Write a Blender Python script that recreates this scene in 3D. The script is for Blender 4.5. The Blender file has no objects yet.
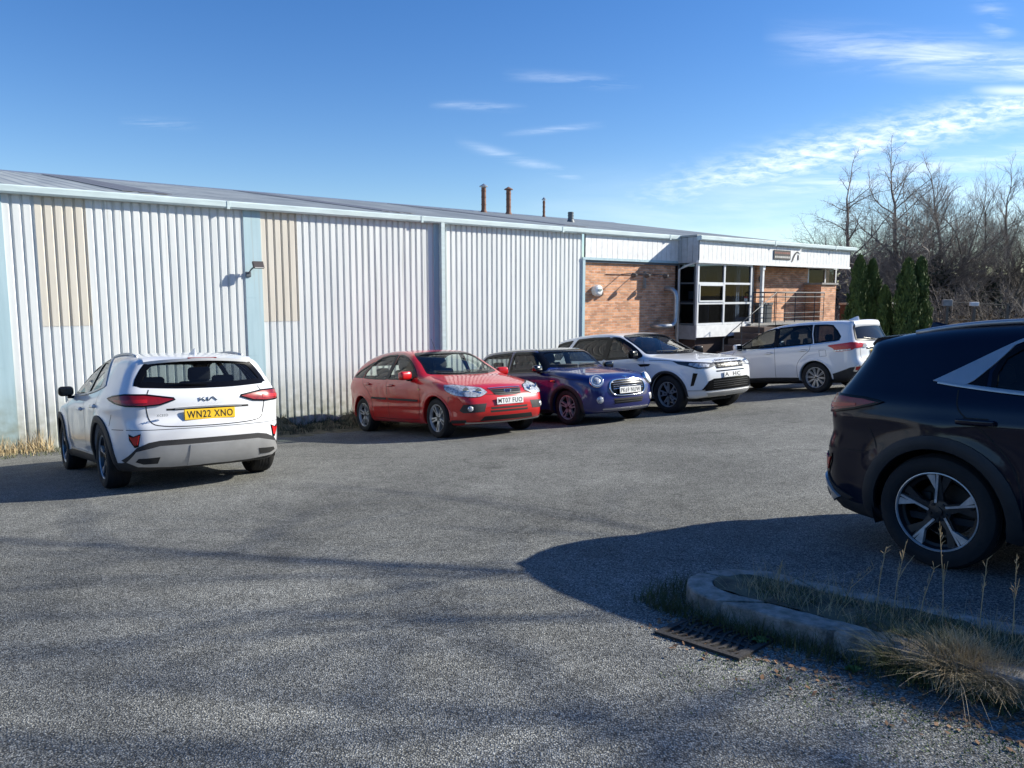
import bpy, bmesh, math, random
import numpy as np
from mathutils import Vector, Matrix, noise as mnoise
from mathutils.bvhtree import BVHTree
from mathutils.geometry import delaunay_2d_cdt
PI = math.pi
SC = bpy.context.scene
COL = SC.collection
random.seed(7)
rng = np.random.default_rng(7)
EYE = 2.5                      # eye height over the building's ground (m)
PITCH = 6.72
FPX = 755.0                    # focal length in pixels at 1024 wide
WA = math.radians(38.75)       # direction of the long wall
WV = np.array([math.cos(WA), math.sin(WA)])      # along the wall
QV = np.array([-math.sin(WA), math.cos(WA)])     # into the wall
QW = 14.4                      # distance of the wall plane

# ------------------------------------------------------------------ materials
def nmat(name):
    m = bpy.data.materials.new(name); m.use_nodes = True
    nt = m.node_tree
    return m, nt, nt.nodes['Principled BSDF']

def link(nt, a, b): nt.links.new(a, b)

def mat(name, col, rough=0.5, metal=0.0, coat=0.0, var=0.12, scale=6.0, bump=0.0, bscale=40.0, spec=0.5, col2=None, stretch=None):
    """procedural material: noise-varied colour and roughness"""
    m, nt, b = nmat(name)
    N = nt.nodes
    tc = N.new('ShaderNodeTexCoord'); mp = N.new('ShaderNodeMapping')
    link(nt, tc.outputs['Object'], mp.inputs['Vector'])
    if stretch: mp.inputs['Scale'].default_value = stretch
    nz = N.new('ShaderNodeTexNoise'); nz.inputs['Scale'].default_value = scale
    nz.inputs['Detail'].default_value = 5; nz.inputs['Roughness'].default_value = 0.6
    link(nt, mp.outputs['Vector'], nz.inputs['Vector'])
    rp = N.new('ShaderNodeValToRGB')
    c2 = col2 if col2 else tuple(max(0, c*(1-var*2)) for c in col)
    rp.color_ramp.elements[0].position = 0.3; rp.color_ramp.elements[1].position = 0.7
    rp.color_ramp.elements[0].color = (*c2, 1)
    rp.color_ramp.elements[1].color = (*[min(1, c*(1+var*0.5)) for c in col], 1)
    link(nt, nz.outputs['Fac'], rp.inputs['Fac'])
    link(nt, rp.outputs['Color'], b.inputs['Base Color'])
    mr = N.new('ShaderNodeMapRange'); mr.inputs['To Min'].default_value = max(0.02, rough-0.08*min(1, rough*3)); mr.inputs['To Max'].default_value = min(1, rough+0.08*min(1, rough*3))
    link(nt, nz.outputs['Fac'], mr.inputs['Value']); link(nt, mr.outputs['Result'], b.inputs['Roughness'])
    b.inputs['Metallic'].default_value = metal
    b.inputs['Coat Weight'].default_value = coat
    b.inputs['Coat Roughness'].default_value = 0.03
    b.inputs['Specular IOR Level'].default_value = spec
    if bump > 0:
        n2 = N.new('ShaderNodeTexNoise'); n2.inputs['Scale'].default_value = bscale; n2.inputs['Detail'].default_value = 4
        link(nt, mp.outputs['Vector'], n2.inputs['Vector'])
        bp = N.new('ShaderNodeBump'); bp.inputs['Strength'].default_value = bump; bp.inputs['Distance'].default_value = 0.01
        link(nt, n2.outputs['Fac'], bp.inputs['Height']); link(nt, bp.outputs['Normal'], b.inputs['Normal'])
    return m

def paint(name, col, rough=0.35, metal=0.0, dirt=(0.30, 0.27, 0.23), spec=0.5, coat=1.0):
    """car paint: clear coat, faint dust low on the body, dark inside"""
    m, nt, b = nmat(name); N = nt.nodes
    tc = N.new('ShaderNodeTexCoord')
    nz = N.new('ShaderNodeTexNoise'); nz.inputs['Scale'].default_value = 2.2; nz.inputs['Detail'].default_value = 7
    nz.inputs['Roughness'].default_value = 0.65
    link(nt, tc.outputs['Object'], nz.inputs['Vector'])
    sp = N.new('ShaderNodeSeparateXYZ'); link(nt, tc.outputs['Object'], sp.inputs['Vector'])
    mr = N.new('ShaderNodeMapRange'); mr.inputs['From Min'].default_value = 0.75; mr.inputs['From Max'].default_value = 0.15
    mr.inputs['To Min'].default_value = 0.05; mr.inputs['To Max'].default_value = 0.42
    link(nt, sp.outputs['Z'], mr.inputs['Value'])
    mu = N.new('ShaderNodeMath'); mu.operation = 'MULTIPLY'
    link(nt, mr.outputs['Result'], mu.inputs[0]); link(nt, nz.outputs['Fac'], mu.inputs[1])
    mx = N.new('ShaderNodeMix'); mx.data_type = 'RGBA'
    mx.inputs['A'].default_value = (*col, 1); mx.inputs['B'].default_value = (*dirt, 1)
    link(nt, mu.outputs['Value'], mx.inputs['Factor'])
    link(nt, mx.outputs['Result'], b.inputs['Base Color'])
    b.inputs['Roughness'].default_value = rough; b.inputs['Metallic'].default_value = metal
    b.inputs['Coat Weight'].default_value = coat; b.inputs['Specular IOR Level'].default_value = spec
    m2 = N.new('ShaderNodeMapRange'); m2.inputs['To Min'].default_value = 0.02; m2.inputs['To Max'].default_value = 0.10
    link(nt, nz.outputs['Fac'], m2.inputs['Value']); link(nt, m2.outputs['Result'], b.inputs['Coat Roughness'])
    # unpainted dark lining on the inner face of the shell
    geo = N.new('ShaderNodeNewGeometry'); df = N.new('ShaderNodeBsdfDiffuse'); df.inputs['Color'].default_value = (0.02, 0.02, 0.022, 1)
    ms = N.new('ShaderNodeMixShader'); out = N['Material Output']
    link(nt, geo.outputs['Backfacing'], ms.inputs['Fac']); link(nt, b.outputs['BSDF'], ms.inputs[1]); link(nt, df.outputs['BSDF'], ms.inputs[2])
    link(nt, ms.outputs['Shader'], out.inputs['Surface'])
    return m

def glass(name, tint=(0.55, 0.6, 0.6), refl=0.6, rough=0.0, film=0.0):
    """thin pane: fresnel mirror over tinted see-through, slight dust film"""
    m, nt, b = nmat(name); N = nt.nodes; N.remove(b)
    tr = N.new('ShaderNodeBsdfTransparent'); tr.inputs['Color'].default_value = (*tint, 1)
    gl = N.new('ShaderNodeBsdfGlossy'); gl.inputs['Roughness'].default_value = rough
    tc = N.new('ShaderNodeTexCoord'); nz = N.new('ShaderNodeTexNoise'); nz.inputs['Scale'].default_value = 3
    link(nt, tc.outputs['Object'], nz.inputs['Vector'])
    df = N.new('ShaderNodeBsdfDiffuse'); df.inputs['Color'].default_value = (0.5, 0.5, 0.48, 1)
    lw = N.new('ShaderNodeFresnel'); geo = N.new('ShaderNodeNewGeometry'); im = N.new('ShaderNodeMapRange'); im.inputs['To Min'].default_value = 1.5; im.inputs['To Max'].default_value = 1/1.5
    link(nt, geo.outputs['Backfacing'], im.inputs['Value']); link(nt, im.outputs['Result'], lw.inputs['IOR'])   # same pane from either side
    ad = N.new('ShaderNodeMath'); ad.operation = 'MULTIPLY_ADD'; ad.inputs[1].default_value = 1.6*refl; ad.inputs[2].default_value = 0.0
    link(nt, lw.outputs['Fac'], ad.inputs[0])
    mf = N.new('ShaderNodeMath'); mf.operation = 'MULTIPLY'; mf.inputs[1].default_value = film*2
    link(nt, nz.outputs['Fac'], mf.inputs[0])
    m1 = N.new('ShaderNodeMixShader'); m2 = N.new('ShaderNodeMixShader')
    link(nt, mf.outputs['Value'], m1.inputs['Fac']); link(nt, tr.outputs['BSDF'], m1.inputs[1]); link(nt, df.outputs['BSDF'], m1.inputs[2])
    link(nt, ad.outputs['Value'], m2.inputs['Fac']); link(nt, m1.outputs['Shader'], m2.inputs[1]); link(nt, gl.outputs['BSDF'], m2.inputs[2])
    link(nt, m2.outputs['Shader'], N['Material Output'].inputs['Surface'])
    return m

M = {}
M['rubber'] = mat('tyre_rubber', (0.010, 0.010, 0.011), 0.85, bump=0.2, bscale=60, col2=(0.019, 0.018, 0.017))
M['rim'] = mat('alloy_silver', (0.60, 0.60, 0.60), 0.32, metal=0.45, var=0.15, scale=20)
M['rimdark'] = mat('alloy_black', (0.018, 0.018, 0.02), 0.35, coat=0.5)
M['disc'] = mat('brake_steel', (0.022, 0.021, 0.020), 0.5, metal=0.4)
M['clad'] = mat('black_trim', (0.014, 0.014, 0.016), 0.62, bump=0.15, bscale=300, col2=(0.024, 0.024, 0.025))
M['gloss'] = mat('gloss_black', (0.004, 0.004, 0.005), 0.22, spec=.22)
M['chrome'] = mat('chrome_trim', (0.80, 0.81, 0.83), 0.10, metal=1.0, var=0.04)
M['mirror'] = mat('mirror_pane', (0.12, 0.13, 0.15), 0.05, metal=1.0, var=0.04)
M['satin'] = mat('satin_silver', (0.47, 0.47, 0.47), 0.38, metal=0.6, var=0.06)
M['seam'] = mat('panel_gap', (0.012, 0.012, 0.012), 0.8)
M['cabin'] = mat('cabin_cloth', (0.035, 0.035, 0.038), 0.9, bump=0.2, bscale=200)
M['well'] = mat('wheel_well', (0.012, 0.012, 0.012), 0.95)
M['redlens'] = mat('red_lens', (0.55, 0.010, 0.013), 0.25, coat=.25, col2=(0.42, 0.006, 0.008), scale=14, stretch=(1, 1, 4))
M['darkred'] = mat('dark_red_lens', (0.30, 0.007, 0.010), 0.25, coat=.25, col2=(0.16, 0.004, 0.006), scale=14)
M['lampin'] = mat('lamp_reflector', (0.72, 0.73, 0.75), 0.28, metal=0.35, var=0.35, scale=22)
M['lampglass'] = glass('lamp_glass', (0.95, 0.96, 0.97), .45)
M['glass'] = glass('window_glass', (0.80, 0.87, 0.83), 0.6, film=0.004)
M['privacy'] = glass('privacy_glass', (0.10, 0.11, 0.13), 0.6, film=0.004)
M['halfglass'] = glass('tinted_glass', (0.42, 0.46, 0.48), 0.6, film=0.006)
M['platewhite'] = mat('plate_white', (0.78, 0.78, 0.76), 0.4, var=0.03)
M['plateyellow'] = mat('plate_yellow', (0.85, 0.52, 0.02), 0.4, var=0.03)
M['plateink'] = mat('plate_letter', (0.01, 0.01, 0.012), 0.5)
M['orange'] = mat('indicator_lens', (0.5, 0.16, 0.02), 0.2, coat=0.6)

# ------------------------------------------------------------------ object helpers
def tag(o, label=None, cat=None, group=None, kind=None):
    if label: o['label'] = label
    if cat: o['category'] = cat
    if group: o['group'] = group
    if kind: o['kind'] = kind
    return o

def empty(name, loc=(0, 0, 0), mtx=None):
    o = bpy.data.objects.new(name, None); COL.objects.link(o)
    o.empty_display_size = 0.2
    o.location = loc
    if mtx is not None: o.matrix_world = mtx
    return o

def link_mesh(name, me, m, parent=None, smooth=False, loc=None):
    if m is not None:
        for k in (m if isinstance(m, (list, tuple)) else [m]): me.materials.append(k)
    o = bpy.data.objects.new(name, me); COL.objects.link(o)
    if parent is not None: o.parent = parent
    if loc is not None: o.location = loc
    if smooth: me.shade_smooth()
    return o

def mesh_np(name, V, F, m, parent=None, smooth=False, loc=None, midx=None):
    me = bpy.data.meshes.new(name)
    V = np.asarray(V, dtype=np.float32)
    if isinstance(F, np.ndarray):
        n, k = F.shape
        me.vertices.add(len(V)); me.vertices.foreach_set('co', V.ravel())
        me.loops.add(n*k); me.loops.foreach_set('vertex_index', F.astype(np.int32).ravel())
        me.polygons.add(n); me.polygons.foreach_set('loop_start', np.arange(0, n*k, k, dtype=np.int32))
        me.update(calc_edges=True); me.validate()
    else:
        me.from_pydata(V.tolist(), [], [list(map(int, f)) for f in F]); me.update()
    o = link_mesh(name, me, m, parent, smooth, loc)
    if midx is not None: me.polygons.foreach_set('material_index', midx)
    return o

class MB:
    """collects simple solids into ONE mesh"""
    def __init__(s): s.V = []; s.F = []
    def add(s, V, F):
        b = len(s.V); s.V += [tuple(map(float, v)) for v in V]; s.F += [[b+i for i in f] for f in F]; return s
    def box(s, x0, x1, y0, y1, z0, z1):
        V = [(x, y, z) for x in (x0, x1) for y in (y0, y1) for z in (z0, z1)]
        return s.add(V, [(0, 1, 3, 2), (4, 6, 7, 5), (0, 4, 5, 1), (2, 3, 7, 6), (0, 2, 6, 4), (1, 5, 7, 3)])
    def prism(s, poly, z0, z1, axis='z'):
        n = len(poly)
        def P(a, b, c): return {'z': (a, b, c), 'y': (a, c, b), 'x': (c, a, b)}[axis]
        V = [P(a, b, z0) for a, b in poly]+[P(a, b, z1) for a, b in poly]
        F = [list(range(n))[::-1], list(range(n, 2*n))]+[(i, (i+1) % n, n+(i+1) % n, n+i) for i in range(n)]
        return s.add(V, F)
    def tube(s, pts, r, n=8, cap=True):
        pts = [Vector(p) for p in pts]; k = len(pts)
        rr = r if isinstance(r, (list, tuple)) else [r]*k
        V = []; F = []
        up = None
        for i, p in enumerate(pts):
            d = (pts[min(i+1, k-1)]-pts[max(i-1, 0)])
            if d.length < 1e-9: d = Vector((0, 0, 1))
            d.normalize()
            if up is None: up = Vector((0, 0, 1)) if abs(d.z) < 0.9 else Vector((1, 0, 0))
            a = d.cross(up); a.normalize(); b = a.cross(d); up = b
            for j in range(n):
                t = 2*PI*j/n; V.append(p+a*(math.cos(t)*rr[i])+b*(math.sin(t)*rr[i]))
        for i in range(k-1):
            for j in range(n):
                F.append((i*n+j, i*n+(j+1) % n, (i+1)*n+(j+1) % n, (i+1)*n+j))
        if cap: F.append(list(range(n))[::-1]); F.append([(k-1)*n+j for j in range(n)])
        return s.add(V, F)
    def lathe(s, prof, n=48, axis='y', c=(0, 0, 0), closed=True):
        """prof: (radius, offset along axis)"""
        V = []; F = []; k = len(prof)
        for i in range(n):
            t = 2*PI*i/n; ct, st = math.cos(t), math.sin(t)
            for r, h in prof:
                if axis == 'y': V.append((c[0]+r*ct, c[1]+h, c[2]+r*st))
                else: V.append((c[0]+r*ct, c[1]+r*st, c[2]+h))
        for i in range(n):
            for j in range(k if closed else k-1):
                a = i*k+j; b = i*k+(j+1) % k; a2 = ((i+1) % n)*k+j; b2 = ((i+1) % n)*k+(j+1) % k
                F.append((a, b, b2, a2))
        return s.add(V, F)
    def rbox(s, cx, cy, cz, sx, sy, sz, r=0.03, rot=(0, 0, 0), seg=3):
        bm = bmesh.new(); bmesh.ops.create_cube(bm, size=1)
        for v in bm.verts: v.co = Vector((v.co.x*sx, v.co.y*sy, v.co.z*sz))
        bmesh.ops.bevel(bm, geom=list(bm.edges), offset=r, segments=seg, affect='EDGES', profile=0.5)
        from mathutils import Euler
        R = Euler(rot).to_matrix(); bm.verts.index_update()
        V = [R @ v.co+Vector((cx, cy, cz)) for v in bm.verts]; F = [[v.index for v in f.verts] for f in bm.faces]
        bm.free(); return s.add(V, F)
    def build(s, name, m, parent=None, smooth=False, loc=None, auto=None):
        me = bpy.data.meshes.new(name); me.from_pydata(s.V, [], s.F); me.update()
        bm = bmesh.new(); bm.from_mesh(me); bmesh.ops.recalc_face_normals(bm, faces=bm.faces); bm.to_mesh(me); bm.free()
        o = link_mesh(name, me, m, parent, smooth, loc)
        if auto is not None:
            me.shade_smooth(); me.set_sharp_from_angle(angle=math.radians(auto))
        return o

def text_mesh(name, txt, size, m, parent, origin, xdir, ydir, depth=0.003, align='CENTER', width=None, bold=0.0, space=1.0):
    cu = bpy.data.curves.new(name, 'FONT'); cu.body = txt; cu.size = size; cu.align_x = align; cu.align_y = 'CENTER'
    cu.extrude = depth; cu.offset = bold; cu.space_character = space; cu.resolution_u = 3
    t = bpy.data.objects.new(name, cu); COL.objects.link(t)
    dg = bpy.context.evaluated_depsgraph_get()
    me = bpy.data.meshes.new_from_object(t.evaluated_get(dg)); bpy.data.objects.remove(t)
    x = Vector(xdir).normalized(); y = Vector(ydir).normalized(); z = x.cross(y)
    R = Matrix((x, y, z)).transposed().to_4x4(); R.translation = Vector(origin)
    sx = 1.0
    if width:
        xs = [v.co.x for v in me.vertices]; w = max(xs)-min(xs); sx = width/w if w > 0 else 1
        c = (max(xs)+min(xs))/2
        for v in me.vertices: v.co.x = (v.co.x-c)*sx
    me.transform(R)
    me.name = name
    return link_mesh(name, me, m, parent)

# ------------------------------------------------------------------ curves
def pch(xs, ys):
    """monotone cubic interpolation"""
    xs = np.array(xs, float); ys = np.array(ys, float)
    if xs[0] > xs[-1]: xs = xs[::-1]; ys = ys[::-1]
    h = np.diff(xs); dl = np.diff(ys)/h
    mm = np.zeros(len(xs)); mm[0] = dl[0]; mm[-1] = dl[-1]
    for i in range(1, len(xs)-1):
        if dl[i-1]*dl[i] > 0:
            w1 = 2*h[i]+h[i-1]; w2 = h[i]+2*h[i-1]
            mm[i] = (w1+w2)/(w1/dl[i-1]+w2/dl[i])
    def f(x):
        x = np.asarray(x, float); xc = np.clip(x, xs[0], xs[-1])
        i = np.clip(np.searchsorted(xs, xc)-1, 0, len(xs)-2)
        t = (xc-xs[i])/h[i]
        return (ys[i]*(1+2*t)*(1-t)**2+mm[i]*h[i]*t*(1-t)**2+ys[i+1]*t*t*(3-2*t)+mm[i+1]*h[i]*t*t*(t-1))
    return f

def catmull(P, closed=False, step=0.02, sharp=()):
    """centripetal Catmull-Rom through P (list of tuples); indices in sharp keep a corner"""
    P = [np.array(p, float) for p in P]; n = len(P); out = []
    rngi = range(n if closed else n-1)
    for i in rngi:
        p1 = P[i]; p2 = P[(i+1) % n]
        p0 = P[i-1] if (closed or i > 0) else 2*p1-p2
        p3 = P[(i+2) % n] if (closed or i+2 < n) else 2*p2-p1
        if i in sharp: p0 = 2*p1-p2
        if (i+1) % n in sharp: p3 = 2*p2-p1
        L = np.linalg.norm(p2-p1); k = max(1, int(L/step))
        t0 = 0; t1 = t0+max(np.linalg.norm(p1-p0), 1e-6)**.5; t2 = t1+max(L, 1e-6)**.5; t3 = t2+max(np.linalg.norm(p3-p2), 1e-6)**.5
        for j in range(k):
            t = t1+(t2-t1)*j/k
            A1 = (t1-t)/(t1-t0)*p0+(t-t0)/(t1-t0)*p1; A2 = (t2-t)/(t2-t1)*p1+(t-t1)/(t2-t1)*p2; A3 = (t3-t)/(t3-t2)*p2+(t-t2)/(t3-t2)*p3
            B1 = (t2-t)/(t2-t0)*A1+(t-t0)/(t2-t0)*A2; B2 = (t3-t)/(t3-t1)*A2+(t-t1)/(t3-t1)*A3
            out.append((t2-t)/(t2-t1)*B1+(t-t1)/(t2-t1)*B2)
    if not closed: out.append(P[-1])
    return np.array(out)

def in_poly(pts, poly):
    x, y = pts[:, 0], pts[:, 1]; ins = np.zeros(len(pts), bool); n = len(poly)
    for i in range(n):
        x1, y1 = poly[i]; x2, y2 = poly[(i+1) % n]
        c = ((y1 > y) != (y2 > y))
        if y1 != y2: ins ^= c & (x < (x2-x1)*(y-y1)/(y2-y1)+x1)
    return ins

def poly_near(pts, poly):
    """nearest point on closed polyline for each pt -> (dist, point)"""
    A = np.asarray(poly); B = np.roll(A, -1, 0); D = B-A; L2 = (D**2).sum(1)+1e-12
    best = np.full(len(pts), 1e9); q = np.zeros((len(pts), 2))
    for i in range(len(A)):
        t = np.clip(((pts-A[i]) @ D[i])/L2[i], 0, 1); c = A[i]+t[:, None]*D[i]
        d = ((pts-c)**2).sum(1); m = d < best; best[m] = d[m]; q[m] = c[m]
    return np.sqrt(best), q
# ------------------------------------------------------------------ cars
def sstep(a, b, x):
    t = np.clip((x-a)/(b-a), 0, 1); return t*t*(3-2*t)

class Body:
    """car shell: intersection of a side silhouette, a plan width and a section, meshed by rays from an inner core"""
    def __init__(s, sp, step=0.022):
        s.sp = sp
        out = catmull(sp['sil'], closed=True, step=0.015, sharp=sp.get('sharp', ()))
        s.sil = out
        x0, x1 = out[:, 0].min(), out[:, 0].max(); z1 = out[:, 1].max()
        g = 0.0125; s.gx0 = x0-0.4; s.gz0 = -0.1; s.g = g
        nx = int((x1-x0+0.8)/g)+2; nz = int((z1+0.5)/g)+2
        X, Z = np.meshgrid(s.gx0+g*np.arange(nx), s.gz0+g*np.arange(nz), indexing='ij')
        pts = np.stack([X.ravel(), Z.ravel()], 1)
        d, _ = poly_near(pts, out[::2]); ins = in_poly(pts, out[::2])
        sd = np.where(ins, -d, d).reshape(nx, nz)
        for _ in range(sp.get('silblur', 3)):
            p = np.pad(sd, 1, mode='edge'); sd = (p[1:-1, 1:-1]*4+p[:-2, 1:-1]+p[2:, 1:-1]+p[1:-1, :-2]+p[1:-1, 2:])/8
        s.sd = sd
        s.plan = pch(*zip(*sp['plan'])); s.sec = pch(*zip(*sp['sec'])); s.belt = pch(*zip(*sp['belt']))
        s.mesh(step)
    def fside(s, x, z):
        u = (x-s.gx0)/s.g; v = (z-s.gz0)/s.g
        u = np.clip(u, 0, s.sd.shape[0]-1.001); v = np.clip(v, 0, s.sd.shape[1]-1.001)
        i = u.astype(int); j = v.astype(int); a = u-i; b = v-j; S = s.sd
        return S[i, j]*(1-a)*(1-b)+S[i+1, j]*a*(1-b)+S[i, j+1]*(1-a)*b+S[i+1, j+1]*a*b
    def W(s, x, z):
        sp = s.sp
        w = s.plan(x)-s.sec(z-s.belt(x))
        for xa in (0.0, sp['wb']):
            rr = np.hypot(x-xa, z-sp['r'])
            w = w+sp.get('flare', 0.02)*np.exp(-((rr-sp['arch']-0.03)/0.085)**2)*sstep(-0.1, 0.3, z)
        for (za, amp, wd, xa, xb) in sp.get('crease', ()):
            zz = za+(x-xa)*sp.get('creaseslope', 0.0)
            w = w+amp*np.exp(-((z-zz)/wd)**2)*sstep(xa-0.3, xa, x)*sstep(xb+0.3, xb, x)
        return w
    def f(s, P):
        sp = s.sp
        x, y, z = P[:, 0], P[:, 1], P[:, 2]; ay = np.abs(y)
        wf = sstep(0.9, 2.0, x)
        y2 = y*y
        xx = x+y2*(sp.get('af', 0.10)*wf-sp.get('ar', 0.10)*(1-sstep(-0.2, 1.0, x)))
        zz = z+y2*sp.get('crown', 0.06)*sstep(0.5, 0.9, z)
        a = s.fside(xx, zz); b = ay-s.W(x, z)
        k = sp.get('k', 0.10)
        h = np.maximum(k-np.abs(a-b), 0)/k
        return np.maximum(a, b)+h*h*k*0.25
    def mesh(s, st):
        sp = s.sp
        x0, x1 = s.sil[:, 0].min()-0.02, s.sil[:, 0].max()+0.02; z0, z1 = s.sil[:, 1].min()-0.02, s.sil[:, 1].max()+0.03
        wy = max(p[1] for p in sp['plan'])+0.03
        n = [int(round((x1-x0)/st)), int(round(2*wy/st)), int(round((z1-z0)/st))]
        n[1] += n[1] % 2
        idx = -np.ones((n[0]+1, n[1]+1, n[2]+1), int)
        I, J, K = np.meshgrid(*[np.arange(k+1) for k in n], indexing='ij')
        surf = (I == 0) | (I == n[0]) | (J == 0) | (J == n[1]) | (K == 0) | (K == n[2])
        idx[surf] = np.arange(surf.sum())
        P = np.stack([x0+I[surf]*(x1-x0)/n[0], -wy+J[surf]*2*wy/n[1], z0+K[surf]*(z1-z0)/n[2]], 1)
        F = []
        def grid(A, flip):
            q = np.stack([A[:-1, :-1], A[1:, :-1], A[1:, 1:], A[:-1, 1:]], -1).reshape(-1, 4)
            F.append(q[:, ::-1] if flip else q)
        grid(idx[0], True); grid(idx[-1], False); grid(idx[:, 0], False); grid(idx[:, -1], True); grid(idx[:, :, 0], True); grid(idx[:, :, -1], False)
        F = np.concatenate(F)
        cz = sp.get('corez', (0.5, 0.62)); cm = sp.get('corem', (0.75, 0.75))
        C = np.stack([np.clip(P[:, 0], x0+cm[0], x1-cm[1]), np.clip(P[:, 1], -0.35, 0.35), np.clip(P[:, 2], *cz)], 1)
        D = P-C; L = np.linalg.norm(D, axis=1, keepdims=True); D /= L
        lo = np.zeros(len(P)); hi = L[:, 0]*1.3+0.05
        for _ in range(26):
            mid = (lo+hi)/2; v = s.f(C+D*mid[:, None]); ins = v < 0
            lo = np.where(ins, mid, lo); hi = np.where(ins, hi, mid)
        Q = C+D*((lo+hi)/2)[:, None]
        E = np.concatenate([F[:, [0, 1]], F[:, [1, 2]], F[:, [2, 3]], F[:, [3, 0]]])
        deg = np.bincount(E.ravel(), minlength=len(Q))
        for _ in range(sp.get('smooth', 3)):
            A = np.zeros_like(Q); np.add.at(A, E[:, 0], Q[E[:, 1]]); np.add.at(A, E[:, 1], Q[E[:, 0]])
            Q = Q*0.5+0.5*A/deg[:, None]
        s.V = Q; s.F = F
        s.bvh = BVHTree.FromPolygons(Q.tolist(), F.tolist())
    def hit(s, p, d):
        """first surface point seen along direction d (pointing outward from the car) at p"""
        d = Vector(d); o = Vector(p)+d*6
        loc, nrm, i, _ = s.bvh.ray_cast(o, -d)
        if loc is None:
            loc, nrm, i, _ = s.bvh.find_nearest(Vector(p))
        if nrm.dot(d) < 0: nrm = -nrm
        return loc, nrm

def basis(d):
    d = Vector(d).normalized()
    e1 = Vector((0, 0, 1)).cross(d)
    if e1.length < 0.1: e1 = Vector((1, 0, 0)).cross(d)
    e1.normalize(); e2 = d.cross(e1)
    return d, e1, e2

def outline2(pts, d, smooth, step, closed=True, sharp=()):
    d, e1, e2 = basis(d)
    q = [(Vector(p).dot(e1), Vector(p).dot(e2)) for p in pts]
    if smooth: return catmull(q, closed, step, sharp)
    n = len(q); return catmull(q, closed, step, tuple(range(n)))

def patch(B, name, pts, d, m, parent, off=0.004, thick=0.02, smooth=False, res=0.04, sharp=(), step=0.03, scale=1.0, flat=False):
    """panel that follows the body surface inside an outline seen along d"""
    dd, e1, e2 = basis(d)
    O = outline2(pts, d, smooth, step, True, sharp)
    if scale != 1.0:
        c = O.mean(0); O = c+(O-c)*scale
    lo, hi = O.min(0), O.max(0)
    gx = np.arange(lo[0]+res/2, hi[0], res); gy = np.arange(lo[1]+res/2, hi[1], res)
    G = np.array([(a, b) for a in gx for b in gy]) if len(gx) and len(gy) else np.zeros((0, 2))
    if len(G):
        ins = in_poly(G, O); G = G[ins]
        if len(G):
            dist, _ = poly_near(G, O); G = G[dist > res*0.35]
    nO = len(O)
    allp = [Vector(p) for p in O]+[Vector(p) for p in G]
    vo, eo, fo, ov, oe, of = delaunay_2d_cdt(allp, [(i, (i+1) % nO) for i in range(nO)], [], 0, 1e-5)
    vo = np.array([tuple(v) for v in vo]); fo = np.array([list(f) for f in fo])
    cen = vo[fo].mean(1); fo = fo[in_poly(cen, O)]
    V = []; Nn = []
    for a, b in vo:
        p = e1*a+e2*b; loc, nrm = B.hit(p, dd); V.append(loc+nrm*off); Nn.append(nrm)
    if flat:
        c = sum(V, Vector())/len(V); nn = sum(Nn, Vector()).normalized()
        top = max((v-c).dot(nn) for v in V)
        V = [v+nn*(top-(v-c).dot(nn)) for v in V]
    F = [list(f) for f in fo]
    # orient
    a, b, c = (V[i] for i in F[0]); 
    sgn = 0
    for f in F[:20]:
        a, b, c = (V[i] for i in f); sgn += (b-a).cross(c-a).dot(dd)
    if sgn < 0: F = [f[::-1] for f in F]
    if thick > 0:
        cnt = {}
        for f in F:
            for i in range(3): cnt[(f[i], f[(i+1) % 3])] = 1
        be = [e for e in cnt if (e[1], e[0]) not in cnt]
        mp = {}
        for i, j in be:
            for k in (i, j):
                if k not in mp: mp[k] = len(V); V.append(V[k]-Nn[k]*thick)
        F += [[j, i, mp[i], mp[j]] for i, j in be]
    o = mesh_np(name, [tuple(v) for v in V], F, m, parent)
    o.data.shade_smooth(); o.data.set_sharp_from_angle(angle=math.radians(40))
    return o

def strip(B, name, pts, d, m, parent, w=0.03, off=0.004, closed=False, smooth=True, dome=0.0, step=0.03, sharp=(), thick=0.01, wend=None):
    """band of width w along a line laid on the body"""
    dd, e1, e2 = basis(d)
    O = outline2(pts, d, smooth, step, closed, sharp); n = len(O)
    T = np.zeros_like(O)
    for i in range(n):
        a = O[(i-1) % n] if (closed or i > 0) else O[i]; b = O[(i+1) % n] if (closed or i < n-1) else O[i]
        t = b-a; T[i] = t/(np.linalg.norm(t)+1e-9)
    Nn = np.stack([-T[:, 1], T[:, 0]], 1)
    V = []; cols = (-1, -0.55, 0, 0.55, 1) if w > 0.02 else (-1, 0, 1)
    for i in range(n):
        ww = w if wend is None else w+(wend-w)*i/(n-1)
        for c in cols:
            q = O[i]+Nn[i]*c*ww/2; p = e1*q[0]+e2*q[1]; loc, nrm = B.hit(p, dd)
            V.append(loc+nrm*(off+dome*(1-c*c)))
    k = len(cols); F = []
    for i in range(n if closed else n-1):
        for j in range(k-1):
            a = i*k+j; b = ((i+1) % n)*k+j; F.append([a, a+1, b+1, b])
    sgn = 0
    for f in F[::max(1, len(F)//20)]:
        a, b, c = (V[q] for q in f[:3]); sgn += (b-a).cross(c-a).dot(dd)
    if sgn < 0: F = [f[::-1] for f in F]
    if thick > 0:
        cnt = {}
        for f in F:
            for i in range(4): cnt[(f[i], f[(i+1) % 4])] = 1
        be = [e for e in cnt if (e[1], e[0]) not in cnt]; mp = {}
        for i, j in be:
            for q in (i, j):
                if q not in mp: mp[q] = len(V); V.append(V[q]-dd*thick)
        F += [[j, i, mp[i], mp[j]] for i, j in be]
    o = mesh_np(name, [tuple(v) for v in V], F, m, parent); o.data.shade_smooth(); o.data.set_sharp_from_angle(angle=math.radians(50))
    return o

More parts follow.
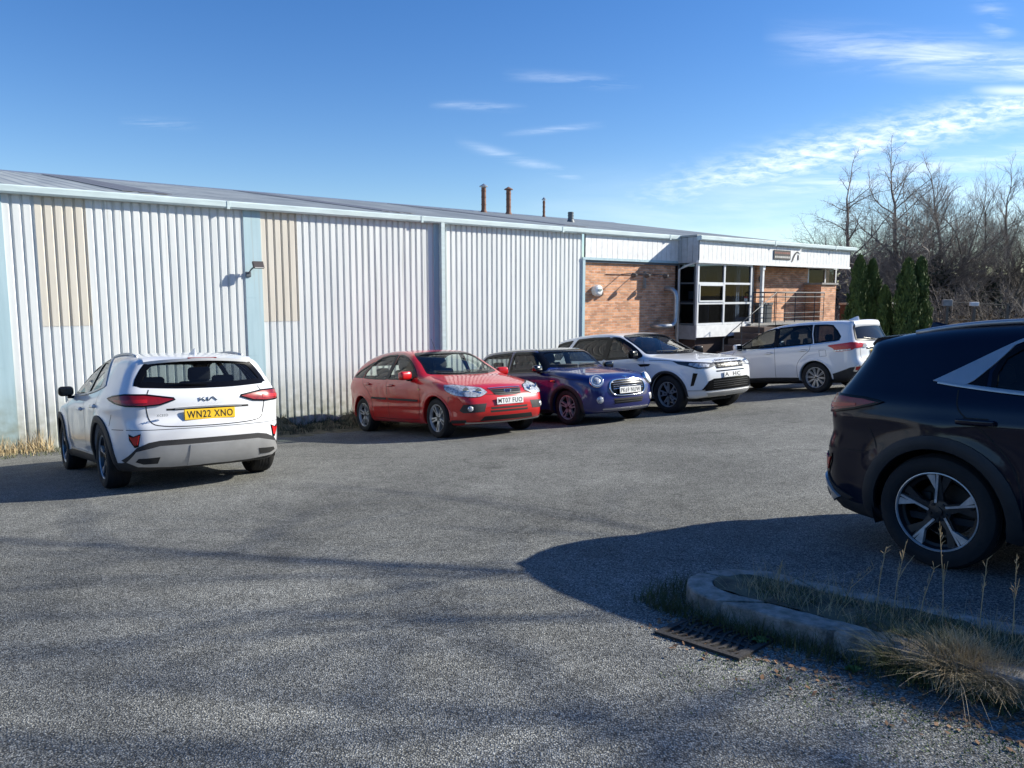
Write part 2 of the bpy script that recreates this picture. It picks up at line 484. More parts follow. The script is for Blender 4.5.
def mir(pts): return [(p[0], -p[1], p[2]) for p in pts]
def mdir(d): return (d[0], -d[1], d[2])

def build_shell(B, cuts, m, parent):
    """cuts: list of (outline pts3d, dir, smooth, sharp); wheel arches are cut too; hole edges are snapped to the outline"""
    V = B.V.copy(); F = B.F; sp = B.sp
    cen = V[F].mean(1)
    nrm = np.cross(V[F[:, 2]]-V[F[:, 0]], V[F[:, 3]]-V[F[:, 1]]); nrm /= np.linalg.norm(nrm, axis=1, keepdims=True)+1e-12
    kill = np.zeros(len(F), bool); snaps = []
    for pts, d, sm, sh in cuts:
        dd, e1, e2 = basis(d); O = outline2(pts, d, sm, 0.02, True, sh)
        uv = np.stack([cen @ np.array(e1), cen @ np.array(e2)], 1)
        k = in_poly(uv, O) & ((nrm @ np.array(dd)) > 0.12)
        if abs(dd.y) > 0.8: k &= (cen[:, 1]*dd.y > 0.25)
        elif abs(dd.x) > 0.5: k &= ((cen[:, 0]-1.0)*dd.x > 0)
        kill |= k; snaps.append((k, ('o', O, dd, e1, e2)))
    for xa in (0.0, sp['wb']):
        rr = np.hypot(cen[:, 0]-xa, cen[:, 2]-sp['r'])
        k = (rr < sp['arch']) & (np.abs(cen[:, 1]) > 0.42)
        kill |= k; snaps.append((k, ('c', xa)))
    keep = F[~kill]; used = np.zeros(len(V), bool); used[keep.ravel()] = True
    lips = []
    for k, info in snaps:
        vs = np.zeros(len(V), bool); vs[F[k].ravel()] = True
        vs = np.where(vs & used)[0]
        if info[0] == 'o':
            _, O, dd, e1, e2 = info
            uv = np.stack([V[vs] @ np.array(e1), V[vs] @ np.array(e2)], 1)
            dist, q = poly_near(uv, O)
            for i, dq, p in zip(vs, dist, q):
                if dq < 0.03:
                    loc, _n = B.hit(e1*p[0]+e2*p[1], dd); 
                    if (loc-Vector(V[i])).length < 0.08: V[i] = loc
        else:
            xa = info[1]; zc = sp['r']
            for i in vs:
                if abs(V[i, 1]) < 0.5: continue
                dx, dz = V[i, 0]-xa, V[i, 2]-zc; r = math.hypot(dx, dz)
                if abs(r-sp['arch']) < 0.035:
                    p = Vector((xa+dx/r*sp['arch'], 0, zc+dz/r*sp['arch'])); sg = 1 if V[i, 1] > 0 else -1
                    loc, _n = B.hit((p.x, 0, p.z), (0, sg, 0))
                    if (loc-Vector(V[i])).length < 0.1: V[i] = loc
    # turned-in lips: arches 6 cm, windows 1.5 cm
    ed = {}
    for f in keep.tolist():
        for i in range(4): ed[(f[i], f[(i+1) % 4])] = 1
    be = [e for e in ed if (e[1], e[0]) not in ed]
    VL = V.tolist(); FL = keep.tolist(); mp = {}
    for i, j in be:
        for k in (i, j):
            if k not in mp:
                x, y, z = VL[k]
                isarch = min(math.hypot(x-xa, z-sp['r']) for xa in (0, sp['wb'])) < sp['arch']+0.02
                mp[k] = len(VL); t = 0.07 if isarch else 0.02
                if abs(y) < 0.45 and not isarch and abs(x-1.0) > 0.8: VL.append([x-math.copysign(t, x-1.0), y, z])
                elif isarch: VL.append([x, y-math.copysign(t, y), z])
                else: VL.append([x-math.copysign(t*0.3, x-1.0), y-math.copysign(t, y)*0.8, z-0.3*t])
        FL.append([j, i, mp[i], mp[j]])
    Vn = np.array(VL); Fn = np.array(FL)
    u = np.unique(Fn); re = -np.ones(len(Vn), int); re[u] = np.arange(len(u))
    o = mesh_np('body_shell', Vn[u], re[Fn], m, parent)
    o.data.shade_smooth(); o.data.set_sharp_from_angle(angle=math.radians(55))
    return o

def window(B, name, pts, d, gm, parent, smooth=False, sharp=(), seal=0.03, sealm=None, inset=-0.006):
    g = patch(B, name, pts, d, gm, parent, off=inset, thick=0.0, smooth=smooth, sharp=sharp, res=0.06)
    if seal > 0:
        n = len(pts)
        strip(B, 'seal', pts, d, sealm or M['gloss'], g, w=seal, off=0.002, closed=True, smooth=smooth, sharp=sharp if smooth else tuple(range(n)), thick=0.012)
    return g

# ---- wheels
def wheel(parent, x, y, r, style, rimr, width=0.225, phase=0.0, rimmat=None):
    """wheel centred at (x, y, r); outer face towards sign(y)"""
    sg = 1 if y > 0 else -1
    hb = MB(); hw = width/2
    hb.lathe([(0.0, -0.06), (0.16, -0.06), (0.16, -0.03), (0.0, -0.03)], 32)           # brake disc
    hb.lathe([(rimr-0.012, -hw+0.01), (rimr-0.012, hw-0.05), (rimr-0.035, hw-0.06), (rimr-0.035, -hw+0.01)], 48)  # barrel
    hb.rbox(-0.11, -0.045, 0.03, 0.07, 0.05, 0.13, 0.012)
    h = hb.build('wheel', M['disc'], parent, auto=40); h.location = (x, y, r); h.scale = (1, sg, 1)
    t = MB(); prof = [(rimr, -hw+0.02), (rimr+0.02, -hw+0.002), (r-0.045, -hw-0.004), (r-0.014, -hw+0.008), (r, -hw+0.035), (r, hw-0.035), (r-0.014, hw-0.008), (r-0.045, hw+0.004), (rimr+0.025, hw+0.001), (rimr+0.006, hw-0.012), (rimr-0.004, hw-0.03)]
    t.lathe(prof, 64)
    for gy in (-0.05, -0.015, 0.02, 0.055):                                            # tread ribs
        t.lathe([(r-0.002, gy-0.012), (r+0.004, gy-0.010), (r+0.004, gy+0.010), (r-0.002, gy+0.012)], 64)
    t.build('tyre', M['rubber'], h, auto=35)
    rm = MB(); f0 = hw-0.030
    rm.lathe([(rimr+0.002, f0+0.018), (rimr-0.003, f0+0.019), (rimr-0.009, f0+0.010), (rimr-0.010, f0-0.0), (rimr+0.0, f0-0.01)], 64)
    rm2 = MB(); rm2.lathe([(rimr-0.0095, f0+0.008), (rimr-0.022, f0-0.03), (rimr-0.022, f0-0.06), (rimr-0.008, f0-0.06)], 64)
    dk = MB()
    def sec(poly, ph, ya, yb, mb, dish=0.02):
        """extruded spoke polygon in polar-ish coords (radius, lateral)"""
        n = len(poly); c, s_ = math.cos(ph), math.sin(ph); V = []
        for yy in (0, 1):
            for rr, ll in poly:
                xx = rr*c-ll*s_; zz = rr*s_+ll*c
                top = yb-dish*(1-rr/rimr)
                V.append((xx, top if yy else ya, zz))
        F = [list(range(n))[::-1], list(range(n, 2*n))]+[(i, (i+1) % n, n+(i+1) % n, n+i) for i in range(n)]
        mb.add(V, F)
    R = rimr-0.01
    if style == 'blade':
        for k in range(5):
            ph = phase+k*2*PI/5
            sec([(0.05, -0.030), (R, -0.014), (R, 0.010), (0.05, 0.030)], ph, f0-0.05, f0-0.006, dk)
            sec([(0.050, 0.006), (R, -0.008), (R, 0.004), (0.050, 0.020)], ph, f0-0.01, f0+0.004, rm)
            sec([(0.125, 0.008), (0.145, 0.020), (R*0.975, 0.060), (R*0.99, 0.012)], ph, f0-0.03, f0+0.006, rm)
            sec([(0.10, -0.02), (R, -0.085), (R, -0.03), (0.09, 0.0)], ph, f0-0.06, f0-0.012, dk)
        dk.lathe([(0.0, f0-0.07), (0.075, f0-0.07), (0.07, f0-0.022), (0.0, f0-0.014)], 32)
    elif style == 'five':
        for k in range(5):
            ph = phase+k*2*PI/5
            sec([(0.03, -0.036), (0.09, -0.030), (R, -0.042), (R, 0.042), (0.09, 0.030), (0.03, 0.036)], ph, f0-0.06, f0, rm)
            sec([(0.10, -0.009), (R-0.01, -0.016), (R-0.01, 0.016), (0.10, 0.009)], ph, f0-0.02, f0+0.004, dk)
        rm.lathe([(0.0, f0-0.06), (0.065, f0-0.06), (0.06, f0-0.016), (0.0, f0-0.012)], 32)
    elif style == 'split':
        for k in range(5):
            ph = phase+k*2*PI/5
            for s2 in (-1, 1):
                sec([(0.04, s2*0.010-0.012), (0.04, s2*0.010+0.012), (R, s2*0.060+0.013), (R, s2*0.060-0.013)], ph, f0-0.05, f0, rm)
            sec([(0.13, -0.022), (0.16, -0.032), (0.16, 0.032), (0.13, 0.022)], ph, f0-0.04, f0-0.004, rm)
        rm.lathe([(0.0, f0-0.06), (0.06, f0-0.06), (0.055, f0-0.02), (0.0, f0-0.015)], 32)
    elif style == 'multi':
        for k in range(10):
            ph = phase+k*2*PI/10
            sec([(0.05, -0.011), (R, -0.018 if k % 2 else -0.030), (R, -0.006 if k % 2 else -0.018), (0.05, 0.0)], ph, f0-0.05, f0, rm)
            sec([(0.05, 0.0), (R, 0.010), (R, 0.022), (0.05, 0.011)], ph, f0-0.05, f0, rm)
        rm.lathe([(0.0, f0-0.06), (0.058, f0-0.06), (0.054, f0-0.02), (0.0, f0-0.015)], 32)
        dk.lathe([(0.0, f0-0.07), (R, f0-0.07), (R, f0-0.065), (0.0, f0-0.065)], 32)
    # hub cap and nuts
    dk.lathe([(0.0, f0-0.02), (0.028, f0-0.02), (0.027, f0-0.004), (0.0, f0-0.002)], 24)
    for k in range(5):
        a = phase+PI/5+k*2*PI/5
        dk.lathe([(0.0, f0-0.03), (0.009, f0-0.03), (0.009, f0-0.008), (0.0, f0-0.008)], 8, c=(0.047*math.cos(a), 0, 0.047*math.sin(a)))
    if style == 'blade': dk.V += []; b0 = len(dk.V); dk.V += rm2.V; dk.F += [[b0+i for i in f] for f in rm2.F]
    else: b0 = len(rm.V); rm.V += rm2.V; rm.F += [[b0+i for i in f] for f in rm2.F]
    ro = rm.build('rim', rimmat or M['rim'], h, auto=35); dk.build('spoke_inlay', M['rimdark'], h, auto=35)
    return h

def cabin(B, parent, sp):
    """seats, dashboard, steering wheel, floor, wheel wells"""
    w = max(p[1] for p in sp['plan']); wb = sp['wb']; zs = sp.get('seatz', 0.55)
    fl = MB().box(-0.45, wb-0.45, -w+0.12, w-0.12, 0.26, 0.30); fl.box(wb-0.47, wb-0.42, -w+0.14, w-0.14, 0.26, 0.86)
    fl.build('cabin_floor', M['cabin'], parent)
    fx = sp.get('seatx', 1.15)
    for sg in (-1, 1):
        s = MB(); s.rbox(fx+0.05, sg*0.37, zs-0.07, 0.52, 0.50, 0.16, 0.05, (0, -0.10, 0)); s.rbox(fx-0.27, sg*0.37, zs+0.27, 0.14, 0.48, 0.62, 0.05, (0, -0.22, 0))
        st = s.build('seat', M['cabin'], parent, smooth=True)
        MB().rbox(fx-0.37, sg*0.37, zs+0.66, 0.10, 0.27, 0.18, 0.045, (0, -0.15, 0)).build('headrest', M['cabin'], st, smooth=True)
    rx = sp.get('rearseat', 0.25)
    s = MB(); s.rbox(rx+0.05, 0, zs-0.05, 0.5, 1.2, 0.16, 0.05); s.rbox(rx-0.25, 0, zs+0.24, 0.14, 1.2, 0.52, 0.05, (0, -0.3, 0)); rs = s.build('rear_bench', M['cabin'], parent, smooth=True)
    for yy in (-0.38, 0.38): MB().rbox(rx-0.36, yy, zs+0.56, 0.09, 0.25, 0.14, 0.04, (0, -0.2, 0)).build('headrest', M['cabin'], rs, smooth=True)
    dz = sp.get('dashz', 0.86); dx = sp.get('dashx', wb-0.62)
    MB().rbox(dx, 0, dz-0.1, 0.42, 2*w-0.36, 0.28, 0.08).build('dashboard', M['cabin'], parent, smooth=True)
    st = MB(); c = Vector((dx-0.32, -0.37, dz+0.02)); pts = []
    for i in range(25):
        a = 2*PI*i/24; pts.append(c+Vector((-0.08*math.sin(a), 0.185*math.cos(a), 0.17*math.sin(a))))
    st.tube(pts, 0.016, 8, cap=False); st.tube([c, c+Vector((0.25, 0, -0.08))], 0.03, 8); st.tube([c+Vector((0, -0.17, 0)), c+Vector((0, 0.17, 0))], 0.014, 6)
    st.build('steering_wheel', M['cabin'], parent, smooth=True)
    for xa in (0.0, wb):
        for sg in (-1, 1):
            k = MB(); R = sp['arch']+0.005; n = 28; V = []; F = []
            wo = float(B.W(np.array([xa]), np.array([0.75]))[0])-0.06
            for i in range(n+1):
                a = -0.35+(PI+0.7)*i/n
                V += [(xa+R*math.cos(a), sg*wo, sp['r']+R*math.sin(a)), (xa+R*math.cos(a), sg*0.46, sp['r']+R*math.sin(a))]
            F = [(2*i, 2*i+2, 2*i+3, 2*i+1) for i in range(n)]
            k.add(V, F); c0 = len(V); k.add([(xa, sg*0.46, sp['r']-0.1)]+[V[2*i+1] for i in range(n+1)], [(0, i+1, i+2) for i in range(n)])
            k.build('wheel_arch_liner', M['well'], parent)
    MB().box(-0.35, wb+0.45, -0.45, 0.45, 0.19, 0.23).build('underbody', M['well'], parent)

def plate(parent, origin, outx, rear, text, tilt=0.0, w=0.52, sg=1):
    """number plate facing +x (outx=1) or -x (outx=-1)"""
    bx, bz = origin; nx = outx
    m = M['plateyellow'] if rear else M['platewhite']
    mb = MB().rbox(0, 0, 0, 0.012, w, 0.111, 0.005, seg=1)
    p = mb.build('number_plate', m, parent); p.location = (bx, 0, bz); p.rotation_euler = (0, -tilt*nx, 0)
    if text:
        text_mesh('plate_text', text, 0.105, M['plateink'], p, (nx*0.0065, 0, -0.002), (0, nx, 0), (0, 0, 1), depth=0.0012, width=w*0.90, bold=0.0008, space=1.12)
    return p

def mirrors(B, parent, x, z, col, foldout=0.17, base=None, h=0.14):
    for sg in (-1, 1):
        loc, n = B.hit((x, 0, z-0.03), (0, sg, 0))
        y0 = loc.y
        m = MB(); m.rbox(x+0.01, y0+sg*foldout*0.62, z+0.03, 0.13, foldout*1.15, h, 0.045, (0, 0, -sg*0.18), seg=4)
        o = m.build('door_mirror', col, parent, smooth=True)
        MB().rbox(x, y0+sg*0.02, z-0.045, 0.09, 0.12, 0.035, 0.012).build('mirror_arm', M['gloss'], o, smooth=True)
        MB().rbox(x-0.062, y0+sg*foldout*0.64, z+0.03, 0.012, foldout*0.9, h*0.72, 0.005, (0, 0, -sg*0.18)).build('mirror_glass', M['mirror'], o)

def handle(B, parent, x, z, col, L=0.20):
    for sg in (-1, 1):
        loc, n = B.hit((x, 0, z), (0, sg, 0))
        m = MB(); y = loc.y+sg*0.014
        m.rbox(x, y+sg*0.012, z, L, 0.018, 0.032, 0.008); m.rbox(x-L*0.42, y, z, 0.03, 0.03, 0.03, 0.006); m.rbox(x+L*0.42, y, z, 0.03, 0.03, 0.03, 0.006)
        o = m.build('door_handle', col, parent, smooth=True)
        strip(B, 'handle_recess', [(x-L*0.35, 0, z), (x+L*0.3, 0, z)], (0, sg, 0), M['seam'], o, w=0.045, off=0.0015, smooth=False, thick=0)

def seam(B, parent, pts, both=True, d=(0, 1, 0), w=0.008, name='panel_gap', smooth=True):
    strip(B, name, pts, d, M['seam'], parent, w=w, off=0.0012, smooth=smooth, thick=0)
    if both: strip(B, name, mir(pts), mdir(d), M['seam'], parent, w=w, off=0.0012, smooth=smooth, thick=0)

def archstrip(B, parent, m, w=0.06, off=0.012, name='arch_trim', a0=-0.25, a1=PI+0.25, thick=0.03, dome=0.0):
    sp = B.sp
    for xa in (0.0, sp['wb']):
        for sg in (-1, 1):
            pts = []
            for i in range(25):
                a = a0+(a1-a0)*i/24; R = sp['arch']+w/2-0.006; pts.append((xa+R*math.cos(a), 0, max(0.23, sp['r']+R*math.sin(a))))
            strip(B, name, pts, (0, sg, 0), m, parent, w=w, off=off, step=0.04, thick=thick, dome=dome)

def both(fn, *pts_dir):
    pass
def car_root(name, label, mtx):
    r = empty(name); r.matrix_world = mtx
    tag(r, label, 'car', 'cars parked in the car park')
    return r

SP_X = dict(wb=2.65, r=0.335, arch=0.385,
    sil=[(3.30, .20), (3.44, .26), (3.505, .42), (3.51, .58), (3.475, .72), (3.40, .80), (3.22, .87), (2.95, .935), (2.6, .995), (2.3, 1.045), (2.12, 1.085),
         (1.9, 1.19), (1.6, 1.315), (1.34, 1.392), (1.05, 1.437), (.7, 1.462), (.35, 1.463), (0, 1.448), (-.3, 1.42), (-.575, 1.375), (-.60, 1.355), (-.62, 1.29), (-.74, 1.11), (-.815, 1.02), (-.85, .96),
         (-.858, .86), (-.85, .76), (-.885, .68), (-.895, .52), (-.875, .36), (-.80, .24), (-.62, .20)],
    sharp=(19, 31, 0), silblur=3,
    plan=[(-.90, .60), (-.80, .72), (-.6, .815), (-.3, .878), (0, .905), (.5, .905), (1.3, .90), (2.1, .905), (2.65, .905), (2.95, .88), (3.2, .83), (3.35, .77), (3.52, .66)],
    belt=[(-1, 1.05), (0, 1.03), (1.5, .985), (2.2, .965), (3.5, .90)],
    sec=[(-.95, .10), (-.75, .045), (-.6, .012), (-.45, .006), (-.3, .004), (-.18, .0), (-.08, .008), (-.02, .030), (.02, .052), (.08, .083), (.2, .145), (.36, .235), (.5, .34)],
    flare=.022, af=.16, ar=.19, crown=.055, k=.11, crease=((.86, .008, .035, -.5, 2.6), (.36, -.018, .07, .5, 2.1)), corez=(.5, .62), corem=(.75, .8))
BODIES = {}
def get_body(key, sp, step=0.022):
    if key not in BODIES: BODIES[key] = Body(sp, step)
    return BODIES[key]

def kia_car(name, label, mtx, pm, platetxt, gm_rear, wheel_phase=0.3, detail_side=None):
    B = get_body('X', SP_X); sp = SP_X
    R = car_root(name, label, mtx)
    fd = [(1.98, 0, 1.045), (1.72, 0, 1.19), (1.50, 0, 1.285), (1.28, 0, 1.347), (1.10, 0, 1.375), (1.02, 0, 1.383), (.97, 0, 1.02), (1.4, 0, 1.01)]
    rd = [(.90, 0, 1.385), (.66, 0, 1.386), (.50, 0, 1.36), (.38, 0, 1.31), (.30, 0, 1.25), (.27, 0, 1.16), (.28, 0, 1.068), (.40, 0, 1.055), (.85, 0, 1.025)]
    qd = [(.235, 0, 1.215), (.18, 0, 1.165), (.10, 0, 1.098), (.16, 0, 1.078), (.24, 0, 1.072)]
    ws = [(0, -.66, 1.10), (0, -.60, 1.20), (0, -.52, 1.345), (0, -.25, 1.375), (0, 0, 1.382), (0, .25, 1.375), (0, .52, 1.345), (0, .60, 1.20), (0, .66, 1.10), (0, .35, 1.075), (0, 0, 1.068), (0, -.35, 1.075)]
    rw = [(0, -.655, 1.095), (0, -.615, 1.17), (0, -.56, 1.255), (0, -.51, 1.305), (0, -.25, 1.328), (0, 0, 1.334), (0, .25, 1.328), (0, .51, 1.305), (0, .56, 1.255), (0, .615, 1.17), (0, .655, 1.095), (0, .3, 1.072), (0, 0, 1.067), (0, -.3, 1.072)]
    L, Rr, Fr, Bk = (0, 1, 0), (0, -1, 0), (1, 0, 0), (-1, 0, 0)
    cuts = []
    for d in (L, Rr):
        cuts += [(fd, d, False, ()), (rd, d, False, ())]
    cuts += [(ws, Fr, True, (0, 8)), (rw, Bk, True, (0, 10))]
    build_shell(B, cuts, pm, R)
    cabin(B, R, sp)
    window(B, 'windscreen', ws, Fr, M['glass'], R, smooth=True, sharp=(0, 8), seal=.05)
    window(B, 'rear_window', rw, Bk, gm_rear, R, smooth=True, sharp=(0, 10), seal=.06)
    for d in (L, Rr):
        patch(B, 'door_pillar_trim', [(.98, 0, 1.385), (.89, 0, 1.387), (.84, 0, 1.025), (.985, 0, 1.02)], d, M['gloss'], R, off=.003, thick=.01)
        window(B, 'front_door_window', fd, d, M['glass'], R)
        window(B, 'rear_door_window', rd, d, gm_rear, R)
        patch(B, 'quarter_panel_glass', qd, d, M['gloss'], R, off=0.003, thick=0.01)
        # chrome window line with the broad fin at the rear pillar
        strip(B, 'chrome_window_line', [(2.0, 0, 1.016), (1.5, 0, 1.008), (.9, 0, 1.024), (.4, 0, 1.054), (.1, 0, 1.085), (-.02, 0, 1.102)], d, M['satin'], R, w=.022, off=.007, dome=.003)
        strip(B, 'chrome_window_line', [(1.75, 0, 1.20), (1.5, 0, 1.31), (1.25, 0, 1.375), (1.0, 0, 1.405), (.7, 0, 1.41), (.52, 0, 1.39), (.38, 0, 1.345), (.28, 0, 1.29)], d, M['satin'], R, w=.018, off=.007, dome=.003)
        patch(B, 'chrome_fin', [(.36, 0, 1.345), (.28, 0, 1.30), (.13, 0, 1.21), (-.01, 0, 1.128), (-.05, 0, 1.106), (.03, 0, 1.093), (.14, 0, 1.092), (.225, 0, 1.17), (.30, 0, 1.26)], d, M['satin'], R, off=.009, thick=.014, smooth=True, sharp=(4, 0))
        patch(B, 'rocker_trim', [(2.24, 0, .30), (2.24, 0, .225), (.41, 0, .225), (.41, 0, .30), (.6, 0, .325), (2.0, 0, .325)], d, M['clad'], R, off=.012, thick=.02)
        strip(B, 'sill_chrome', [(.55, 0, .335), (2.1, 0, .335)], d, M['satin'], R, w=.016, off=.016)
    archstrip(B, R, M['clad'], w=.075, off=.014, dome=.004)
    seam(B, R, [(.935, 0, 1.03), (.93, 0, .7), (.96, 0, .34)]); seam(B, R, [(2.06, 0, 1.0), (2.13, 0, .85), (2.13, 0, .6), (2.06, 0, .34)])
    seam(B, R, [(.10, 0, 1.06), (.12, 0, .95), (.25, 0, .84), (.40, 0, .66), (.45, 0, .50), (.45, 0, .34)])
    seam(B, R, [(2.1, .72, 0), (2.6, .74, 0), (3.0, .72, 0), (3.3, .60, 0)], d=(0, 0, 1))
    seam(B, R, [(-.42, 0, .80), (-.38, 0, .74), (-.36, 0, .68)])
    handle(B, R, 1.12, .845, pm); handle(B, R, .22, .885, pm)
    mirrors(B, R, 1.90, 1.03, pm if pm is not M.get('kia_white') else M['gloss'], foldout=.15, h=.125)
    # ---- rear
    for s in (1, -1):
        def q(p): return [(a, b*s, c) for a, b, c in p]
        dr = (-.80, .60*s, 0)
        lamp = q([(-.85, .37, .945), (-.86, .36, .93), (-.84, .50, .885), (-.80, .64, .875), (-.70, .78, .885), (-.55, .85, .915), (-.36, .885, .965), (-.50, .865, .985), (-.68, .79, .995), (-.80, .63, .985)])
        lo = patch(B, 'tail_lamp', lamp, dr, M['darkred'], R, off=.012, thick=.03, smooth=False, res=.03)
        patch(B, 'brake_light', q([(-.80, .60, .905), (-.70, .77, .91), (-.54, .855, .935), (-.54, .855, .95), (-.70, .77, .94), (-.80, .60, .94)]), dr, M['redlens'], lo, off=.016, thick=.01, res=.03)
        strip(B, 'lamp_outline', lamp, dr, M['gloss'], lo, w=.014, off=.013, closed=True, smooth=False)
        rf = patch(B, 'bumper_reflector', q([(-.87, .72, .60), (-.84, .79, .575), (-.80, .825, .60), (-.80, .82, .54), (-.84, .78, .46), (-.87, .755, .47)]), (-.8, .6*s, 0), M['gloss'], R, off=.006, thick=.02)
        patch(B, 'reflector', q([(-.87, .735, .585), (-.84, .79, .565), (-.80, .815, .575), (-.84, .78, .485), (-.87, .762, .49)]), (-.8, .6*s, 0), M['redlens'], rf, off=.012, thick=.01)
        # side of bumper trim
        patch(B, 'bumper_corner_trim', q([(-.60, .87, .30), (-.45, .90, .30), (-.40, .9, .215), (-.85, .62, .215), (-.86, .60, .34), (-.78, .80, .33)]), (-.75, .66*s, 0), M['clad'], R, off=.010, thick=.02)
    patch(B, 'bumper_trim', [(-1, -.70, .46), (-1, -.60, .505), (-1, -.50, .52), (-1, .50, .52), (-1, .60, .505), (-1, .70, .46), (-1, .80, .33), (-1, .66, .215), (-1, -.66, .215), (-1, -.80, .33)], Bk, M['clad'], R, off=.010, thick=.02)
    sk = patch(B, 'skid_plate', [(-1, -.70, .42), (-1, -.50, .465), (-1, .50, .465), (-1, .70, .42), (-1, .76, .32), (-1, .68, .275), (-1, .40, .255), (-1, -.40, .255), (-1, -.68, .275), (-1, -.76, .32)], Bk, M['satin'], R, off=.026, thick=.03)
    patch(B, 'skid_centre', [(-1, -.22, .458), (-1, .22, .458), (-1, .24, .26), (-1, -.24, .26)], Bk, M['satin'], sk, off=.034, thick=.02)
    for s in (1, -1):
        patch(B, 'exhaust_recess', [(-1, s*.50, .36), (-1, s*.68, .355), (-1, s*.70, .325), (-1, s*.64, .30), (-1, s*.52, .30)], Bk, M['seam'], sk, off=.030, thick=.01)
    # tailgate
    tg = [(-1, -.56, 1.04), (-1, -.60, .95), (-1, -.60, .82), (-1, -.56, .70), (-1, -.46, .665), (-1, .46, .665), (-1, .56, .70), (-1, .60, .82), (-1, .60, .95), (-1, .56, 1.04)]
    seam(B, R, tg, both=False, d=Bk, w=.010)
    strip(B, 'tailgate_trim_bar', [(-1, -.34, .838), (-1, -.2, .842), (-1, .2, .842), (-1, .34, .838)], Bk, M['satin'], R, w=.016, off=.010)
    seam(B, R, [(-1, -.42, .83), (-1, .42, .83)], both=False, d=Bk, w=.02)
    seam(B, R, [(-1, -.86, .645), (-1, -.55, .632), (-1, .55, .632), (-1, .86, .645)], both=False, d=Bk, w=.006)
    loc, n = B.hit((-1, 0, .765), Bk)
    plate(R, (loc.x-.012, .765), -1, True, platetxt, tilt=0.03)
    loc, n = B.hit((-1, 0, .925), Bk)
    lx = loc.x-.004; bd = MB()
    def bar(y0, z0, y1, z1, w=.0085):
        a = Vector((0, y0, z0)); b = Vector((0, y1, z1)); t = (b-a).normalized(); nn = Vector((0, -t.z, t.y))*w/2
        V = []
        for xx in (lx-.006, lx+.002):
            V += [(xx, *(a+nn).yz), (xx, *(b+nn).yz), (xx, *(b-nn).yz), (xx, *(a-nn).yz)]
        bd.add(V, [(0, 1, 2, 3), (7, 6, 5, 4), (0, 4, 5, 1), (1, 5, 6, 2), (2, 6, 7, 3), (3, 7, 4, 0)])
    for a in [(.095, -.02, .095, .02), (.088, -.006, .050, .02), (.075, .002, .042, -.02), (.042, -.02, .022, -.004), (.015, -.02, .015, .02), (.006, -.02, -.035, .02), (-.035, .02, -.078, -.02)]:
        bar(a[0], .925+a[1], a[2], .925+a[3])
    bd.build('tailgate_badge', M['chrome'], R)
    text_mesh('model_lettering', 'XCEED', .035, M['chrome'], R, (loc.x-.004, .47, .775), (0, -1, 0), (0, 0, 1), depth=.003)
    # spoiler lip, wiper, fin
    V = []; F = []; ny = 17
    for i in range(ny):
        y_ = -.56+1.12*i/(ny-1); l1, n1 = B.hit((-.36, y_, 2), (0, 0, 1)); xt = -.685+.42*y_*y_; zt = l1.z-.050
        V += [(-.36, y_, l1.z+.002), (-.52, y_, l1.z-.012), (xt, y_, zt), (xt+.012, y_, zt-.030), (-.54, y_, l1.z-.085)]
    for i in range(ny-1):
        for j in range(5): a = i*5+j; b_ = i*5+(j+1) % 5; F.append([a, b_, b_+5, a+5])
    F += [[0, 1, 2, 3, 4], [(ny-1)*5+k for k in (4, 3, 2, 1, 0)]]
    sm = MB(); sm.add(V, F); sm.build('roof_spoiler', pm, R, auto=38)
    MB().rbox(-.672, 0, 1.362, .012, .30, .013, .003).build('high_brake_light', M['darkred'], R)
    loc, n = B.hit((-1, 0, 1.09), Bk)
    MB().tube([(loc.x-.02, 0.0, 1.075), (loc.x-.018, .18, 1.085), (loc.x+.0, .36, 1.10)], [.012, .009, .006], 8).build('rear_wiper', M['gloss'], R)
    loc, n = B.hit((-.35, 0, 1.5), (0, 0, 1))
    fn = MB(); fn.add([(-.44, -.012, loc.z-.015), (-.44, .012, loc.z-.015), (-.22, .03, loc.z-.01), (-.22, -.03, loc.z-.01), (-.42, 0, loc.z+.065), (-.385, 0, loc.z+.065), (-.14, 0, loc.z-.01)],
                      [(0, 1, 4), (1, 2, 5, 4), (2, 6, 5), (6, 3, 5), (3, 0, 4, 5), (0, 3, 6, 2, 1)])
    fn.build('roof_antenna', pm, R)
    for s in (1, -1):
        pts = []
        for i in range(15):
            t = i/14; x = 1.15-t*1.42; l, n = B.hit((x, s*.57, 1.6), (0, 0, 1)); h = .004+.013*min(1, 4*t, 4*(1-t))
            pts.append((x, s*.56, l.z+h))
        MB().tube(pts, .016, 8).build('roof_rail', M['satin'], R, smooth=True)
    # ---- front
    gr = [(4, -.40, .66), (4, -.34, .72), (4, .34, .72), (4, .40, .66), (4, .34, .60), (4, -.34, .60)]
    patch(B, 'grille', gr, Fr, M['gloss'], R, off=.004)
    patch(B, 'lower_grille', [(4, -.5, .46), (4, .5, .46), (4, .62, .28), (4, -.62, .28)], Fr, M['clad'], R, off=.006)
    plate(R, (3.545, .53), 1, False, platetxt)
    for s in (1, -1):
        dr = (.8, .6*s, 0)
        hl = [(3.45, s*.44, .73), (3.3, s*.62, .765), (3.1, s*.80, .80), (2.95, s*.86, .80), (3.1, s*.82, .73), (3.3, s*.7, .67), (3.45, s*.5, .67)]
        h = patch(B, 'headlamp', hl, dr, M['lampin'], R, off=.003); patch(B, 'lamp_cover', hl, dr, M['lampglass'], h, off=.014, thick=.0)
    for (x, s) in ((0, 1), (0, -1), (sp['wb'], 1), (sp['wb'], -1)):
        wheel(R, x, s*.775, sp['r'], 'blade', .232, phase=wheel_phase, width=.235)
    return R
M['kia_white'] = paint('pearl_white_paint', (0.74, 0.75, 0.77))
